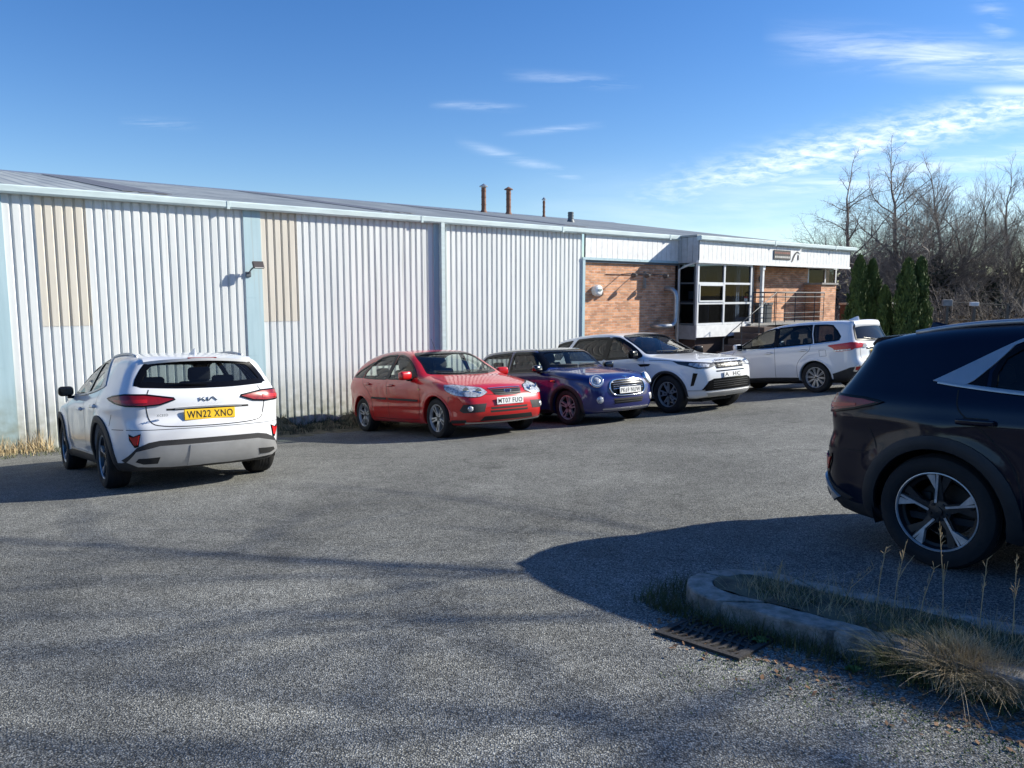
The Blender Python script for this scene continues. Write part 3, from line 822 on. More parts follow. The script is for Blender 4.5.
M['black_paint'] = paint('blue_black_paint', (0.0015, 0.004, 0.017), dirt=(.012, .013, .018), rough=.3, spec=.08, coat=.6)
M['red_paint'] = paint('red_paint', (0.52, 0.004, 0.006), dirt=(.20, .07, .055), spec=.25)
M['blue_paint'] = paint('blue_metallic_paint', (0.0015, 0.009, 0.115), metal=.0, spec=.3, dirt=(.04, .04, .08))
M['white_paint'] = paint('white_paint', (0.76, 0.77, 0.78))
M['black_roof'] = mat('black_roof_paint', (.008, .008, .010), .15, coat=1.0)
L_, R_, F_, K_ = (0, 1, 0), (0, -1, 0), (1, 0, 0), (-1, 0, 0)

# ================================================================= red hatchback
SP_F = dict(wb=2.64, r=0.318, arch=0.362,
    sil=[(3.20, .20), (3.36, .24), (3.445, .36), (3.455, .50), (3.43, .62), (3.37, .72), (3.24, .80), (3.0, .875), (2.7, .945), (2.42, .995), (2.28, 1.03),
         (2.05, 1.145), (1.78, 1.285), (1.55, 1.385), (1.32, 1.435), (1.0, 1.47), (.65, 1.48), (.3, 1.46), (0, 1.415), (-.22, 1.36), (-.38, 1.295), (-.48, 1.23), (-.60, 1.12), (-.70, 1.01), (-.745, .94),
         (-.765, .84), (-.78, .72), (-.83, .64), (-.845, .50), (-.82, .34), (-.74, .24), (-.6, .20)],
    sharp=(0, 31), silblur=3,
    plan=[(-.86, .70), (-.74, .80), (-.5, .865), (-.2, .90), (.2, .915), (.8, .918), (1.5, .918), (2.2, .915), (2.64, .90), (2.95, .862), (3.2, .80), (3.35, .73), (3.47, .60)],
    belt=[(-1, 1.04), (0, .995), (1.5, .945), (2.2, .925), (3.5, .84)],
    sec=[(-.9, .10), (-.7, .045), (-.55, .022), (-.45, .025), (-.3, .008), (-.15, .0), (-.05, .012), (0, .03), (.05, .052), (.12, .085), (.24, .15), (.4, .235), (.55, .33)],
    flare=.024, af=.19, ar=.15, crown=.055, k=.11, crease=((.50, .010, .03, .5, 2.1),), corez=(.48, .6), corem=(.75, .8))

def rail_pts(B, y, x0, x1, h, n=15):
    pts = []
    for i in range(n):
        t = i/(n-1); x = x0+(x1-x0)*t; l, _n = B.hit((x, y, 1.9), (0, 0, 1)); pts.append((x, y, l.z+h*min(1, 6*t, 6*(1-t))))
    return pts

def focus_car(name, label, mtx):
    B = get_body('F', SP_F); sp = SP_F; pm = M['red_paint']; R = car_root(name, label, mtx)
    fd = [(2.03, 0, .985), (1.83, 0, 1.125), (1.62, 0, 1.245), (1.44, 0, 1.325), (1.28, 0, 1.365), (1.13, 0, 1.385), (1.07, 0, .975), (1.5, 0, .965)]
    rd = [(1.02, 0, 1.39), (.75, 0, 1.392), (.52, 0, 1.365), (.34, 0, 1.305), (.20, 0, 1.215), (.10, 0, 1.10), (.08, 0, 1.015), (.5, 0, .99), (.98, 0, .975)]
    qd = [(.28, 0, 1.29), (.10, 0, 1.24), (-.10, 0, 1.175), (-.28, 0, 1.10), (-.38, 0, 1.045), (-.33, 0, 1.035), (-.1, 0, 1.025), (.03, 0, 1.02), (.05, 0, 1.10), (.15, 0, 1.23)]
    ws = [(0, -.68, 1.045), (0, -.62, 1.18), (0, -.55, 1.36), (0, -.25, 1.395), (0, 0, 1.402), (0, .25, 1.395), (0, .55, 1.36), (0, .62, 1.18), (0, .68, 1.045), (0, .35, 1.02), (0, 0, 1.012), (0, -.35, 1.02)]
    rw = [(0, -.60, 1.03), (0, -.54, 1.17), (0, -.48, 1.23), (0, 0, 1.25), (0, .48, 1.23), (0, .54, 1.17), (0, .60, 1.03), (0, 0, 1.01)]
    cuts = [(ws, F_, True, (0, 8)), (rw, K_, True, (0, 6))]
    for d in (L_, R_): cuts += [(fd, d, False, ()), (rd, d, False, ()), (qd, d, False, ())]
    build_shell(B, cuts, pm, R); cabin(B, R, sp)
    window(B, 'windscreen', ws, F_, M['glass'], R, smooth=True, sharp=(0, 8), seal=.045)
    window(B, 'rear_window', rw, K_, M['glass'], R, smooth=True, sharp=(0, 6), seal=.05)
    for d in (L_, R_):
        window(B, 'front_door_window', fd, d, M['glass'], R, seal=.028); window(B, 'rear_door_window', rd, d, M['glass'], R, seal=.028)
        window(B, 'quarter_window', qd, d, M['glass'], R, seal=.028)
        patch(B, 'door_pillar_trim', [(1.095, 0, 1.388), (1.015, 0, 1.392), (.985, 0, .975), (1.065, 0, .972)], d, M['clad'], R, off=.003, thick=.01)
        patch(B, 'mirror_triangle', [(2.04, 0, .99), (1.82, 0, 1.14), (1.80, 0, .985)], d, M['clad'], R, off=.003, thick=.01)
        strip(B, 'side_moulding', [(2.10, 0, .60), (1.08, 0, .625)], d, M['clad'], R, w=.035, off=.010, smooth=False); strip(B, 'side_moulding', [(.98, 0, .628), (.42, 0, .645)], d, M['clad'], R, w=.035, off=.010, smooth=False)
    archstrip(B, R, pm, w=.035, off=.004, dome=.008, thick=.01, name='arch_lip', a0=-.1, a1=PI+.1)
    seam(B, R, [(1.04, 0, .97), (1.04, 0, .6), (1.05, 0, .30)]); seam(B, R, [(2.10, 0, .95), (2.17, 0, .8), (2.17, 0, .55), (2.10, 0, .30)])
    seam(B, R, [(.03, 0, 1.02), (.10, 0, .9), (.28, 0, .78), (.40, 0, .62), (.44, 0, .45), (.44, 0, .30)])
    seam(B, R, [(.44, 0, .29), (1.3, 0, .275), (2.10, 0, .29)], w=.010)
    seam(B, R, [(2.25, .70, 0), (2.6, .72, 0), (2.95, .68, 0), (3.2, .55, 0), (3.33, .30, 0)], d=(0, 0, 1))
    seam(B, R, [(3.0, 0, .66), (2.98, 0, .56)], w=.007)
    strip(B, 'bumper_gap', [(4, -.44, .675), (4, 0, .66), (4, .44, .675)], F_, M['seam'], R, w=.008, off=.001, thick=0)
    handle(B, R, 1.20, .86, pm); handle(B, R, .30, .895, pm)
    mirrors(B, R, 1.88, .99, pm, foldout=.20, h=.145)
    for s in (1, -1):
        q = lambda p: [(a, b*s, c) for a, b, c in p]
        hd = (.80, .60*s, 0)
        hl = q([(3.40, .40, .70), (3.33, .46, .765), (3.2, .60, .80), (3.0, .78, .835), (2.86, .85, .84), (2.90, .86, .775), (3.05, .82, .70), (3.25, .70, .655), (3.38, .52, .645)])
        h = patch(B, 'headlamp', hl, hd, M['lampin'], R, off=.010, smooth=True, sharp=(0, 4), res=.025); patch(B, 'lamp_cover', hl, hd, M['lampglass'], h, off=.026, thick=0, smooth=True, sharp=(0, 4))
        strip(B, 'lamp_outline', hl, hd, M['seam'], h, w=.010, off=.006, closed=True, sharp=(0, 4))
        for (x_, y_, z_) in ((3.2, .66, .735), (3.33, .52, .715)):
            l, n = B.hit((x_, s*y_, z_), hd); lens = MB(); lens.lathe([(0, .0), (.040, .0), (.048, .012), (.052, .012), (.052, -.004)], 24, axis='z', closed=False)
            o = lens.build('lamp_bowl', M['chrome'], h, smooth=True); o.rotation_mode = 'QUATERNION'; o.rotation_quaternion = Vector(hd).to_track_quat('Z', 'Y'); o.location = l+n*.014
        patch(B, 'fog_lamp_recess', q([(3.4, .42, .535), (3.2, .73, .53), (3.15, .77, .44), (3.2, .73, .40), (3.4, .46, .41)]), (.88, .47*s, 0), M['clad'], R, off=.003)
        l, n = B.hit((3.3, s*.66, .465), (.88, .47*s, 0)); fl = MB(); fl.lathe([(0, .012), (.036, .010), (.042, .0), (.046, -.01)], 24, axis='z', closed=False)
        o = fl.build('fog_lamp', M['lampin'], R, smooth=True); o.rotation_mode = 'QUATERNION'; o.rotation_quaternion = Vector((.88, .47*s, 0)).to_track_quat('Z', 'Y'); o.location = l+n*.006
        patch(B, 'side_indicator', q([(2.20, .9, .80), (2.14, .9, .80), (2.14, .9, .775), (2.20, .9, .775)]), (0, s, 0), M['orange'], R, off=.008)
        patch(B, 'tail_lamp', q([(-.72, .66, 1.02), (-.60, .80, 1.02), (-.60, .82, .80), (-.74, .72, .80)]), (-.8, .6*s, 0), M['redlens'], R, off=.008)
        strip(B, 'sill_step', q([(3.25, .7, .27), (2.95, .85, .27)]), (.4, .9*s, 0), M['clad'], R, w=.05, off=.008)
    patch(B, 'grille', [(4, -.30, .745), (4, .30, .745), (4, .25, .66), (4, .15, .645), (4, -.15, .645), (4, -.25, .66)], F_, M['clad'], R, off=.006)
    for zz in (.675, .70, .725): strip(B, 'grille_bar', [(4, -.25, zz), (4, .25, zz)], F_, M['rimdark'], R, w=.009, off=.016, smooth=False)
    strip(B, 'grille_chrome', [(4, -.31, .757), (4, 0, .762), (4, .31, .757)], F_, M['chrome'], R, w=.012, off=.010)
    l, n = B.hit((4, 0, .71), F_); e = MB(); prof = [(.0, .006), (.9, .004), (1.0, -.004)]
    V = []; F = []
    ov = MB(); N_ = 28
    ring = [[(l.x+.014+h_, .072*r_*math.cos(2*PI*i/N_), .71+.032*r_*math.sin(2*PI*i/N_)) for i in range(N_)] for r_, h_ in ((1.0, -.006), (1.0, .004), (.90, .007))]
    ov.add(ring[0]+ring[1]+ring[2], [(k*N_+i, k*N_+(i+1) % N_, (k+1)*N_+(i+1) % N_, (k+1)*N_+i) for k in range(2) for i in range(N_)]+[[2*N_+i for i in range(N_)]])
    bo = ov.build('badge', M['chrome'], R, auto=30)
    ov = MB(); ring = [[(l.x+.014+h_, .060*r_*math.cos(2*PI*i/N_), .71+.024*r_*math.sin(2*PI*i/N_)) for i in range(N_)] for r_, h_ in ((1.0, .004), (1.0, .0085))]
    ov.add(ring[0]+ring[1], [(i, (i+1) % N_, N_+(i+1) % N_, N_+i) for i in range(N_)]+[[N_+i for i in range(N_)]])
    ov.build('badge_field', mat('badge_blue', (.01, .03, .15), .2, coat=.8), bo)
    text_mesh('badge_script', 'Ford', .040, M['chrome'], bo, (l.x+.0235, 0, .709), (0, 1, -.0), (0, 0, 1), depth=.001, width=.085)
    for zz, hw in ((.455, .36), (.405, .37)): patch(B, 'bumper_slot', [(4, -hw, zz+.016), (4, hw, zz+.016), (4, hw-.01, zz-.016), (4, -hw+.01, zz-.016)], F_, M['seam'], R, off=.002, thick=.005)
    patch(B, 'lower_grille', [(4, -.46, .335), (4, .46, .335), (4, .52, .262), (4, -.52, .262)], F_, M['seam'], R, off=.003)
    strip(B, 'bumper_lip', [(3.2, -.72, .25), (3.4, -.4, .24), (3.45, 0, .235), (3.4, .4, .24), (3.2, .72, .25)], F_, M['satin'], R, w=.022, off=.014)
    l, n = B.hit((4, 0, .56), F_); plate(R, (l.x+.010, .560), 1, False, 'MT07 FUO')
    for yy in (-.05, .45):
        pts = []
        for i in range(7):
            y_ = yy-.42+i*.07*1.0; l, n = B.hit((3, -y_*1.0, 1.035+.012*i*0), F_); l2, n2 = B.hit((3, -(yy-.42+i*.085), 1.03+.004*i), F_); pts.append(l2+n2*.018)
        MB().tube(pts, .008, 6).build('windscreen_wiper', M['clad'], R)
    l, n = B.hit((1.25, 0, 1.6), (0, 0, 1)); MB().tube([l, l+Vector((-.13, 0, .22))], [.006, .003], 6).build('roof_antenna', M['clad'], R)
    for (x, s) in ((0, 1), (0, -1), (sp['wb'], 1), (sp['wb'], -1)): wheel(R, x, s*.785, sp['r'], 'five', .218, phase=PI/2+x*.2, width=.21)
    return R

# ================================================================= small blue hatchback
SP_M = dict(wb=2.495, r=0.312, arch=0.352,
    sil=[(3.02, .19), (3.16, .23), (3.225, .36), (3.23, .52), (3.215, .66), (3.16, .78), (3.04, .855), (2.8, .915), (2.5, .965), (2.2, 1.0), (1.98, 1.03),
         (1.85, 1.12), (1.70, 1.235), (1.55, 1.335), (1.38, 1.385), (1.1, 1.405), (.7, 1.413), (.2, 1.405), (-.12, 1.385), (-.28, 1.355), (-.36, 1.31), (-.43, 1.20), (-.51, 1.05), (-.555, .95),
         (-.57, .80), (-.585, .66), (-.60, .52), (-.585, .36), (-.50, .23), (-.38, .19)],
    sharp=(0, 29), silblur=3,
    plan=[(-.62, .66), (-.5, .76), (-.3, .825), (0, .855), (.5, .860), (1.5, .860), (2.1, .860), (2.495, .855), (2.75, .82), (3.0, .745), (3.15, .66), (3.25, .52)],
    belt=[(-1, 1.0), (0, .975), (1.5, .945), (2.1, .93), (3.5, .86)],
    sec=[(-.9, .09), (-.7, .03), (-.5, .005), (-.3, .0), (-.15, .006), (-.05, .022), (0, .042), (.06, .075), (.14, .105), (.28, .155), (.4, .20), (.5, .26)],
    flare=.028, af=.22, ar=.14, crown=.05, k=.12, corez=(.48, .6), corem=(.7, .7))

def mini_car(name, label, mtx):
    B = get_body('M', SP_M); sp = SP_M; pm = M['blue_paint']; R = car_root(name, label, mtx)
    fd = [(1.86, 0, .99), (1.74, 0, 1.10), (1.60, 0, 1.215), (1.48, 0, 1.29), (1.36, 0, 1.318), (.86, 0, 1.332), (.83, 0, .985)]
    qd = [(.75, 0, 1.332), (.15, 0, 1.318), (-.08, 0, 1.28), (-.17, 0, 1.21), (-.22, 0, 1.05), (-.20, 0, 1.005), (.73, 0, .985)]
    ws = [(0, -.64, 1.06), (0, -.60, 1.16), (0, -.55, 1.315), (0, -.25, 1.342), (0, 0, 1.348), (0, .25, 1.342), (0, .55, 1.315), (0, .60, 1.16), (0, .64, 1.06), (0, .35, 1.038), (0, 0, 1.03), (0, -.35, 1.038)]
    rw = [(0, -.56, 1.06), (0, -.50, 1.30), (0, 0, 1.32), (0, .50, 1.30), (0, .56, 1.06), (0, 0, 1.04)]
    cuts = [(ws, F_, True, (0, 8)), (rw, K_, True, (0, 4))]
    for d in (L_, R_): cuts += [(fd, d, False, ()), (qd, d, False, ())]
    build_shell(B, cuts, pm, R); cabin(B, R, dict(sp, seatx=1.0, rearseat=.25, dashz=.90))
    rf = [(1.50, 0, 0), (1.46, .35, 0), (1.38, .55, 0), (1.0, .60, 0), (.2, .60, 0), (-.30, .55, 0), (-.38, .3, 0), (-.40, 0, 0), (-.38, -.3, 0), (-.30, -.55, 0), (.2, -.60, 0), (1.0, -.60, 0), (1.38, -.55, 0), (1.46, -.35, 0)]
    patch(B, 'roof_panel', rf, (0, 0, 1), M['black_roof'], R, off=.006, thick=.012, smooth=True, res=.06)
    window(B, 'windscreen', ws, F_, M['glass'], R, smooth=True, sharp=(0, 8), seal=.06); window(B, 'rear_window', rw, K_, M['halfglass'], R, smooth=True, sharp=(0, 4), seal=.05)
    for d in (L_, R_):
        window(B, 'door_window', fd, d, M['glass'], R, seal=.06); window(B, 'quarter_window', qd, d, M['glass'], R, seal=.06)
        strip(B, 'belt_trim', [(2.02, 0, .945), (1.5, 0, .952), (.5, 0, .955), (-.35, 0, .975)], d, M['rimdark'], R, w=.016, off=.008)
        patch(B, 'rocker_trim', [(2.14, 0, .27), (2.14, 0, .215), (.36, 0, .215), (.36, 0, .27), (1.2, 0, .285)], d, M['clad'], R, off=.010)
        patch(B, 'side_scuttle', [(2.26, 0, .80), (2.12, 0, .815), (2.08, 0, .78), (2.24, 0, .755)], d, M['gloss'], R, off=.006)
        strip(B, 'scuttle_trim', [(2.26, 0, .79), (2.12, 0, .79)], d, M['chrome'], R, w=.014, off=.012)
    archstrip(B, R, M['clad'], w=.055, off=.010, dome=.004)
    seam(B, R, [(.78, 0, .97), (.78, 0, .6), (.80, 0, .28)]); seam(B, R, [(2.04, 0, .93), (2.07, 0, .7), (2.05, 0, .45), (2.02, 0, .28)])
    seam(B, R, [(2.05, 0, .90), (2.4, 0, .845), (2.7, 0, .80), (2.88, 0, .79)], w=.010)
    handle(B, R, .98, .85, M['chrome'], L=.17); mirrors(B, R, 1.80, .99, M['black_roof'], foldout=.17, h=.13)
    for s in (1, -1):
        hd = Vector((.86, .46*s, .22)).normalized(); c, n = B.hit(Vector((2.98, s*.575, .735)), tuple(hd))
        n = (n*0.6+hd*0.4).normalized(); qt = n.to_track_quat('Z', 'Y')
        def disc(nm, prof, mt, par, sc=(1.0, 1.22)):
            mb = MB(); mb.lathe(prof, 36, axis='z', closed=False); mb.V = [(v[0]*sc[0], v[1]*sc[1], v[2]) for v in mb.V]
            o = mb.build(nm, mt, par, smooth=True)
            if par is not R: return o
            o.rotation_mode = 'QUATERNION'; o.rotation_quaternion = qt; o.location = c; return o
        hb = disc('headlamp', [(0.0, .012), (.07, .012), (.098, .014), (.108, .020), (.118, .022), (.124, .008), (.126, -.03)], M['chrome'], R, (1.0, 1.0))
        disc('lamp_ring', [(.078, .008), (.098, .024), (.104, .018)], M['platewhite'], hb, (1, 1)); disc('lamp_bowl', [(0, .030), (.045, .024), (.066, .016), (.072, .008)], M['lampin'], hb, (1, 1))
        disc('lamp_cover', [(0.0, .044), (.05, .040), (.09, .030), (.108, .020)], M['lampglass'], hb, (1, 1))
        l, n2 = B.hit((3.1, s*.60, .43), (.9, .42*s, 0)); fl = MB(); fl.lathe([(0, .012), (.040, .010), (.046, .004), (.058, .008), (.062, -.01)], 24, axis='z', closed=False)
        o = fl.build('fog_lamp', M['lampin'], R, smooth=True); o.rotation_mode = 'QUATERNION'; o.rotation_quaternion = n2.to_track_quat('Z', 'Y'); o.location = l+n2*.002
        patch(B, 'tail_lamp', [(-.5, s*.56, .93), (-.4, s*.74, .93), (-.4, s*.75, .73), (-.5, s*.60, .73)], (-.8, .6*s, 0), M['redlens'], R, off=.01)
        # bonnet stripe free hood shut line
        seam(B, R, [(2.85, s*.66, 0), (2.4, s*.70, 0), (2.0, s*.68, 0)], both=False, d=(0, 0, 1))
    g = [(4, -.40, .70), (4, -.33, .745), (4, 0, .76), (4, .33, .745), (4, .40, .70), (4, .42, .60), (4, .36, .52), (4, .28, .495), (4, 0, .485), (4, -.28, .495), (4, -.36, .52), (4, -.42, .60)]
    gg = patch(B, 'grille', g, F_, M['gloss'], R, off=.004, smooth=True); strip(B, 'grille_surround', g, F_, M['chrome'], gg, w=.024, off=.012, closed=True, dome=.010)
    for k, zz in enumerate((.712, .676, .640, .604)): strip(B, 'grille_bar', [(4, -.36, zz), (4, 0, zz+.006), (4, .36, zz)], F_, M['chrome'], gg, w=.012, off=.018, dome=.004)
    g2 = [(4, -.36, .44), (4, .36, .44), (4, .33, .35), (4, -.33, .35)]
    lg = patch(B, 'lower_grille', g2, F_, M['seam'], R, off=.004)
    for zz in (.375, .41): strip(B, 'grille_bar', [(4, -.32, zz), (4, .32, zz)], F_, M['rimdark'], lg, w=.012, off=.014, smooth=False)
    strip(B, 'bumper_lip', [(3, -.55, .27), (3.2, -.3, .262), (3.2, 0, .26), (3.2, .3, .262), (3, .55, .27)], F_, M['satin'], R, w=.018, off=.012)
    l, n = B.hit((4, 0, .56), F_); plate(R, (l.x+.030, .575), 1, False, 'PK69 NUW')
    # round winged badge on the bonnet lip
    l, n = B.hit((3.12, 0, .80), (.8, 0, .6)); wb_ = MB(); wb_.lathe([(0, .008), (.026, .008), (.030, .002), (.030, -.004)], 24, axis='z', closed=False)
    for s in (1, -1):
        for j, (a, b_) in enumerate(((.075, .012), (.066, .002), (.055, -.008))): wb_.add([(a_, b2, c_) for a_ in (b_, b_-.007) for b2 in (s*.028, s*a) for c_ in (0, .005)], [(0, 1, 3, 2), (4, 6, 7, 5), (0, 4, 5, 1), (2, 3, 7, 6), (0, 2, 6, 4), (1, 5, 7, 3)])
    o = wb_.build('bonnet_badge', M['chrome'], R); up = n; xx = Vector((0, 1, 0)).cross(up).normalized(); o.matrix_local = Matrix.Translation(l+n*.003) @ Matrix((-xx*-1, Vector((0, 1, 0)), up)).transposed().to_4x4()
    for yy in (-.1, .38):
        pts = []
        for i in range(6): l2, n2 = B.hit((3, -(yy-.34+i*.08), 1.05+.003*i), F_); pts.append(l2+n2*.018)
        MB().tube(pts, .008, 6).build('windscreen_wiper', M['clad'], R)
    l, n = B.hit((-.30, 0, 1.6), (0, 0, 1)); MB().tube([l, l+Vector((-.03, 0, .045))], [.022, .008], 8).build('roof_antenna', M['gloss'], R)
    for (x, s) in ((0, 1), (0, -1), (sp['wb'], 1), (sp['wb'], -1)): wheel(R, x, s*.735, sp['r'], 'five', .212, phase=.25+x, width=.20)
    return R

# ================================================================= white family SUV seen from the front
SP_D = dict(wb=2.741, r=0.372, arch=0.425,
    sil=[(3.38, .27), (3.52, .32), (3.585, .46), (3.60, .64), (3.585, .82), (3.535, .94), (3.42, 1.01), (3.2, 1.055), (2.85, 1.105), (2.5, 1.145), (2.25, 1.185),
         (2.02, 1.30), (1.75, 1.43), (1.48, 1.555), (1.25, 1.625), (.9, 1.675), (.5, 1.695), (0, 1.685), (-.4, 1.655), (-.72, 1.615), (-.80, 1.58), (-.84, 1.45), (-.90, 1.22), (-.935, 1.10),
         (-.95, .95), (-.96, .80), (-.985, .68), (-.985, .50), (-.94, .36), (-.80, .27)],
    sharp=(0, 29), silblur=3,
    plan=[(-1.0, .76), (-.88, .845), (-.6, .905), (-.2, .935), (.3, .945), (1.5, .945), (2.2, .945), (2.741, .94), (3.05, .91), (3.3, .85), (3.45, .77), (3.60, .64)],
    belt=[(-1, 1.16), (0, 1.13), (1.5, 1.09), (2.2, 1.07), (3.6, 1.02)],
    sec=[(-.95, .10), (-.75, .05), (-.6, .02), (-.45, .012), (-.3, .004), (-.18, .0), (-.08, .006), (-.02, .02), (.02, .04), (.08, .075), (.2, .13), (.36, .195), (.52, .27), (.62, .34)],
    flare=.022, af=.17, ar=.12, crown=.05, k=.11, crease=((.50, .008, .04, .5, 2.2),), corez=(.6, .72), corem=(.8, .8))

def disco_car(name, label, mtx):
    B = get_body('D', SP_D); sp = SP_D; pm = M['white_paint']; R = car_root(name, label, mtx)
    fd = [(2.06, 0, 1.135), (1.88, 0, 1.255), (1.62, 0, 1.40), (1.42, 0, 1.495), (1.28, 0, 1.545), (1.10, 0, 1.565), (1.06, 0, 1.12)]
    rd = [(1.00, 0, 1.57), (.5, 0, 1.59), (.02, 0, 1.58), (-.13, 0, 1.40), (-.27, 0, 1.16), (.96, 0, 1.12)]
    qd = [(-.17, 0, 1.565), (-.45, 0, 1.54), (-.68, 0, 1.505), (-.73, 0, 1.40), (-.80, 0, 1.20), (-.46, 0, 1.185), (-.32, 0, 1.40)]
    ws = [(0, -.72, 1.20), (0, -.66, 1.36), (0, -.60, 1.545), (0, -.25, 1.592), (0, 0, 1.60), (0, .25, 1.592), (0, .60, 1.545), (0, .66, 1.36), (0, .72, 1.20), (0, .35, 1.175), (0, 0, 1.168), (0, -.35, 1.175)]
    rw = [(0, -.64, 1.21), (0, -.56, 1.52), (0, 0, 1.545), (0, .56, 1.52), (0, .64, 1.21), (0, 0, 1.19)]
    cuts = [(ws, F_, True, (0, 8)), (rw, K_, True, (0, 4))]
    for d in (L_, R_): cuts += [(fd, d, False, ()), (rd, d, False, ()), (qd, d, False, ())]
    build_shell(B, cuts, pm, R); cabin(B, R, dict(sp, seatz=.72, dashz=1.0))
    window(B, 'windscreen', ws, F_, M['glass'], R, smooth=True, sharp=(0, 8), seal=.05); window(B, 'rear_window', rw, K_, M['privacy'], R, smooth=True, sharp=(0, 4), seal=.05)
    for d in (L_, R_):
        window(B, 'front_door_window', fd, d, M['halfglass'], R, seal=.05); window(B, 'rear_door_window', rd, d, M['privacy'], R, seal=.05)
        window(B, 'quarter_window', qd, d, M['privacy'], R, seal=.05)
        patch(B, 'door_pillar_trim', [(1.08, 0, 1.57), (.98, 0, 1.575), (.94, 0, 1.12), (1.08, 0, 1.118)], d, M['gloss'], R, off=.003, thick=.01)
        patch(B, 'rocker_trim', [(2.28, 0, .40), (2.28, 0, .30), (.46, 0, .30), (.46, 0, .40), (1.3, 0, .42)], d, M['clad'], R, off=.010)
        patch(B, 'side_vent', [(2.36, 0, .985), (2.02, 0, .99), (2.10, 0, .935), (2.32, 0, .945)], d, M['gloss'], R, off=.006)
    archstrip(B, R, M['clad'], w=.05, off=.010, dome=.004)
    seam(B, R, [(1.02, 0, 1.12), (1.02, 0, .8), (1.04, 0, .40)]); seam(B, R, [(2.16, 0, 1.08), (2.22, 0, .9), (2.22, 0, .6), (2.18, 0, .40)])
    seam(B, R, [(-.05, 0, 1.14), (.08, 0, 1.0), (.32, 0, .88), (.46, 0, .7), (.48, 0, .40)])
    seam(B, R, [(2.3, 0, 1.06), (2.8, 0, 1.03), (3.2, 0, .97)])
    handle(B, R, 1.20, .99, pm); handle(B, R, .25, 1.02, pm); mirrors(B, R, 1.96, 1.16, M['gloss'], foldout=.20, h=.17)
    for s in (1, -1):
        q = lambda p: [(a, b*s, c) for a, b, c in p]; hd = (.80, .60*s, 0)
        hl = q([(3.55, .46, .93), (3.42, .62, .955), (3.2, .82, .985), (2.95, .92, 1.01), (3.05, .905, .95), (3.22, .84, .90), (3.35, .75, .845), (3.50, .58, .845), (3.57, .44, .88)])
        h = patch(B, 'headlamp', hl, hd, M['rimdark'], R, off=.010, res=.025); patch(B, 'lamp_reflector', [tuple(Vector(p)) for p in q([(3.50, .54, .915), (3.38, .67, .935), (3.22, .80, .955), (3.22, .82, .925), (3.36, .74, .865), (3.50, .58, .865)])], hd, M['lampin'], h, off=.016, res=.025)
        patch(B, 'lamp_cover', hl, hd, M['lampglass'], h, off=.026, thick=0)
        patch(B, 'bumper_slot', q([(3.38, .76, .76), (3.30, .80, .77), (3.25, .83, .52), (3.30, .80, .53)]), (.75, .66*s, 0), M['gloss'], R, off=.004)
        strip(B, 'bumper_step', q([(3.45, .66, .43), (3.15, .86, .44)]), (.75, .66*s, 0), M['satin'], R, w=.02, off=.01)
        patch(B, 'tail_lamp', q([(-.9, .62, 1.16), (-.75, .86, 1.16), (-.75, .88, .98), (-.92, .70, .98)]), (-.8, .6*s, 0), M['redlens'], R, off=.01)
    g = patch(B, 'grille', [(4, -.44, .945), (4, .44, .945), (4, .40, .825), (4, -.40, .825)], F_, M['gloss'], R, off=.005)
    for i in range(9):
        for j in range(3): strip(B, 'grille_cell', [(4, -.36+i*.09, .855+j*.032), (4, -.30+i*.09, .855+j*.032)], F_, M['rimdark'], g, w=.012, off=.012, smooth=False, thick=.004) if (i % 2 == 0 or j == 1) else None
    ov = MB(); l, n = B.hit((4, .30, .885), F_); N_ = 20; ov.add([(l.x+.018+h_, .30+.045*math.cos(2*PI*i/N_), .885+.022*math.sin(2*PI*i/N_)) for h_ in (-.01, .002) for i in range(N_)], [(i, (i+1) % N_, N_+(i+1) % N_, N_+i) for i in range(N_)]+[[N_+i for i in range(N_)]])
    ov.build('grille_badge', M['satin'], g)
    strip(B, 'bumper_slit', [(4, -.42, .775), (4, .42, .775)], F_, M['gloss'], R, w=.022, off=.004, smooth=False)
    lg = patch(B, 'lower_grille', [(4, -.62, .60), (4, -.5, .64), (4, .5, .64), (4, .62, .60), (4, .74, .44), (4, .70, .415), (4, -.70, .415), (4, -.74, .44)], F_, M['gloss'], R, off=.005)
    for zz in (.47, .51, .55, .59): strip(B, 'grille_bar', [(4, -.52, zz), (4, .52, zz)], F_, M['rimdark'], lg, w=.012, off=.014, smooth=False)
    patch(B, 'skid_plate', [(4, -.66, .385), (4, .66, .385), (4, .56, .30), (4, -.56, .30)], F_, M['satin'], R, off=.014)
    l, n = B.hit((4, 0, .70), F_); plate(R, (l.x+.010, .70), 1, False, 'A  HC')
    l, n = B.hit((3.50, 0, 1.0), (.7, 0, .7))
    t = text_mesh('bonnet_lettering', 'DISCOVERY', .065, M['rimdark'], R, l+n*.003, (0, 1, 0), (Vector((0, 1, 0)).cross(n)*-1), depth=.003, width=.72)
    for yy in (-.1, .40):
        pts = []
        for i in range(7): l2, n2 = B.hit((3, -(yy-.40+i*.08), 1.195+.003*i), F_); pts.append(l2+n2*.018)
        MB().tube(pts, .009, 6).build('windscreen_wiper', M['clad'], R)
    l, n = B.hit((-.45, 0, 1.9), (0, 0, 1)); MB().rbox(-.45, 0, l.z+.02, .14, .05, .05, .02).build('roof_antenna', M['gloss'], R, smooth=True)
    for (x, s) in ((0, 1), (0, -1), (sp['wb'], 1), (sp['wb'], -1)): wheel(R, x, s*.81, sp['r'], 'split', .245, phase=.3+x, width=.235, rimmat=M['rimgrey'])
    return R
M['rimgrey'] = mat('alloy_grey', (0.42, 0.43, 0.44), 0.35, metal=0.3, scale=20)

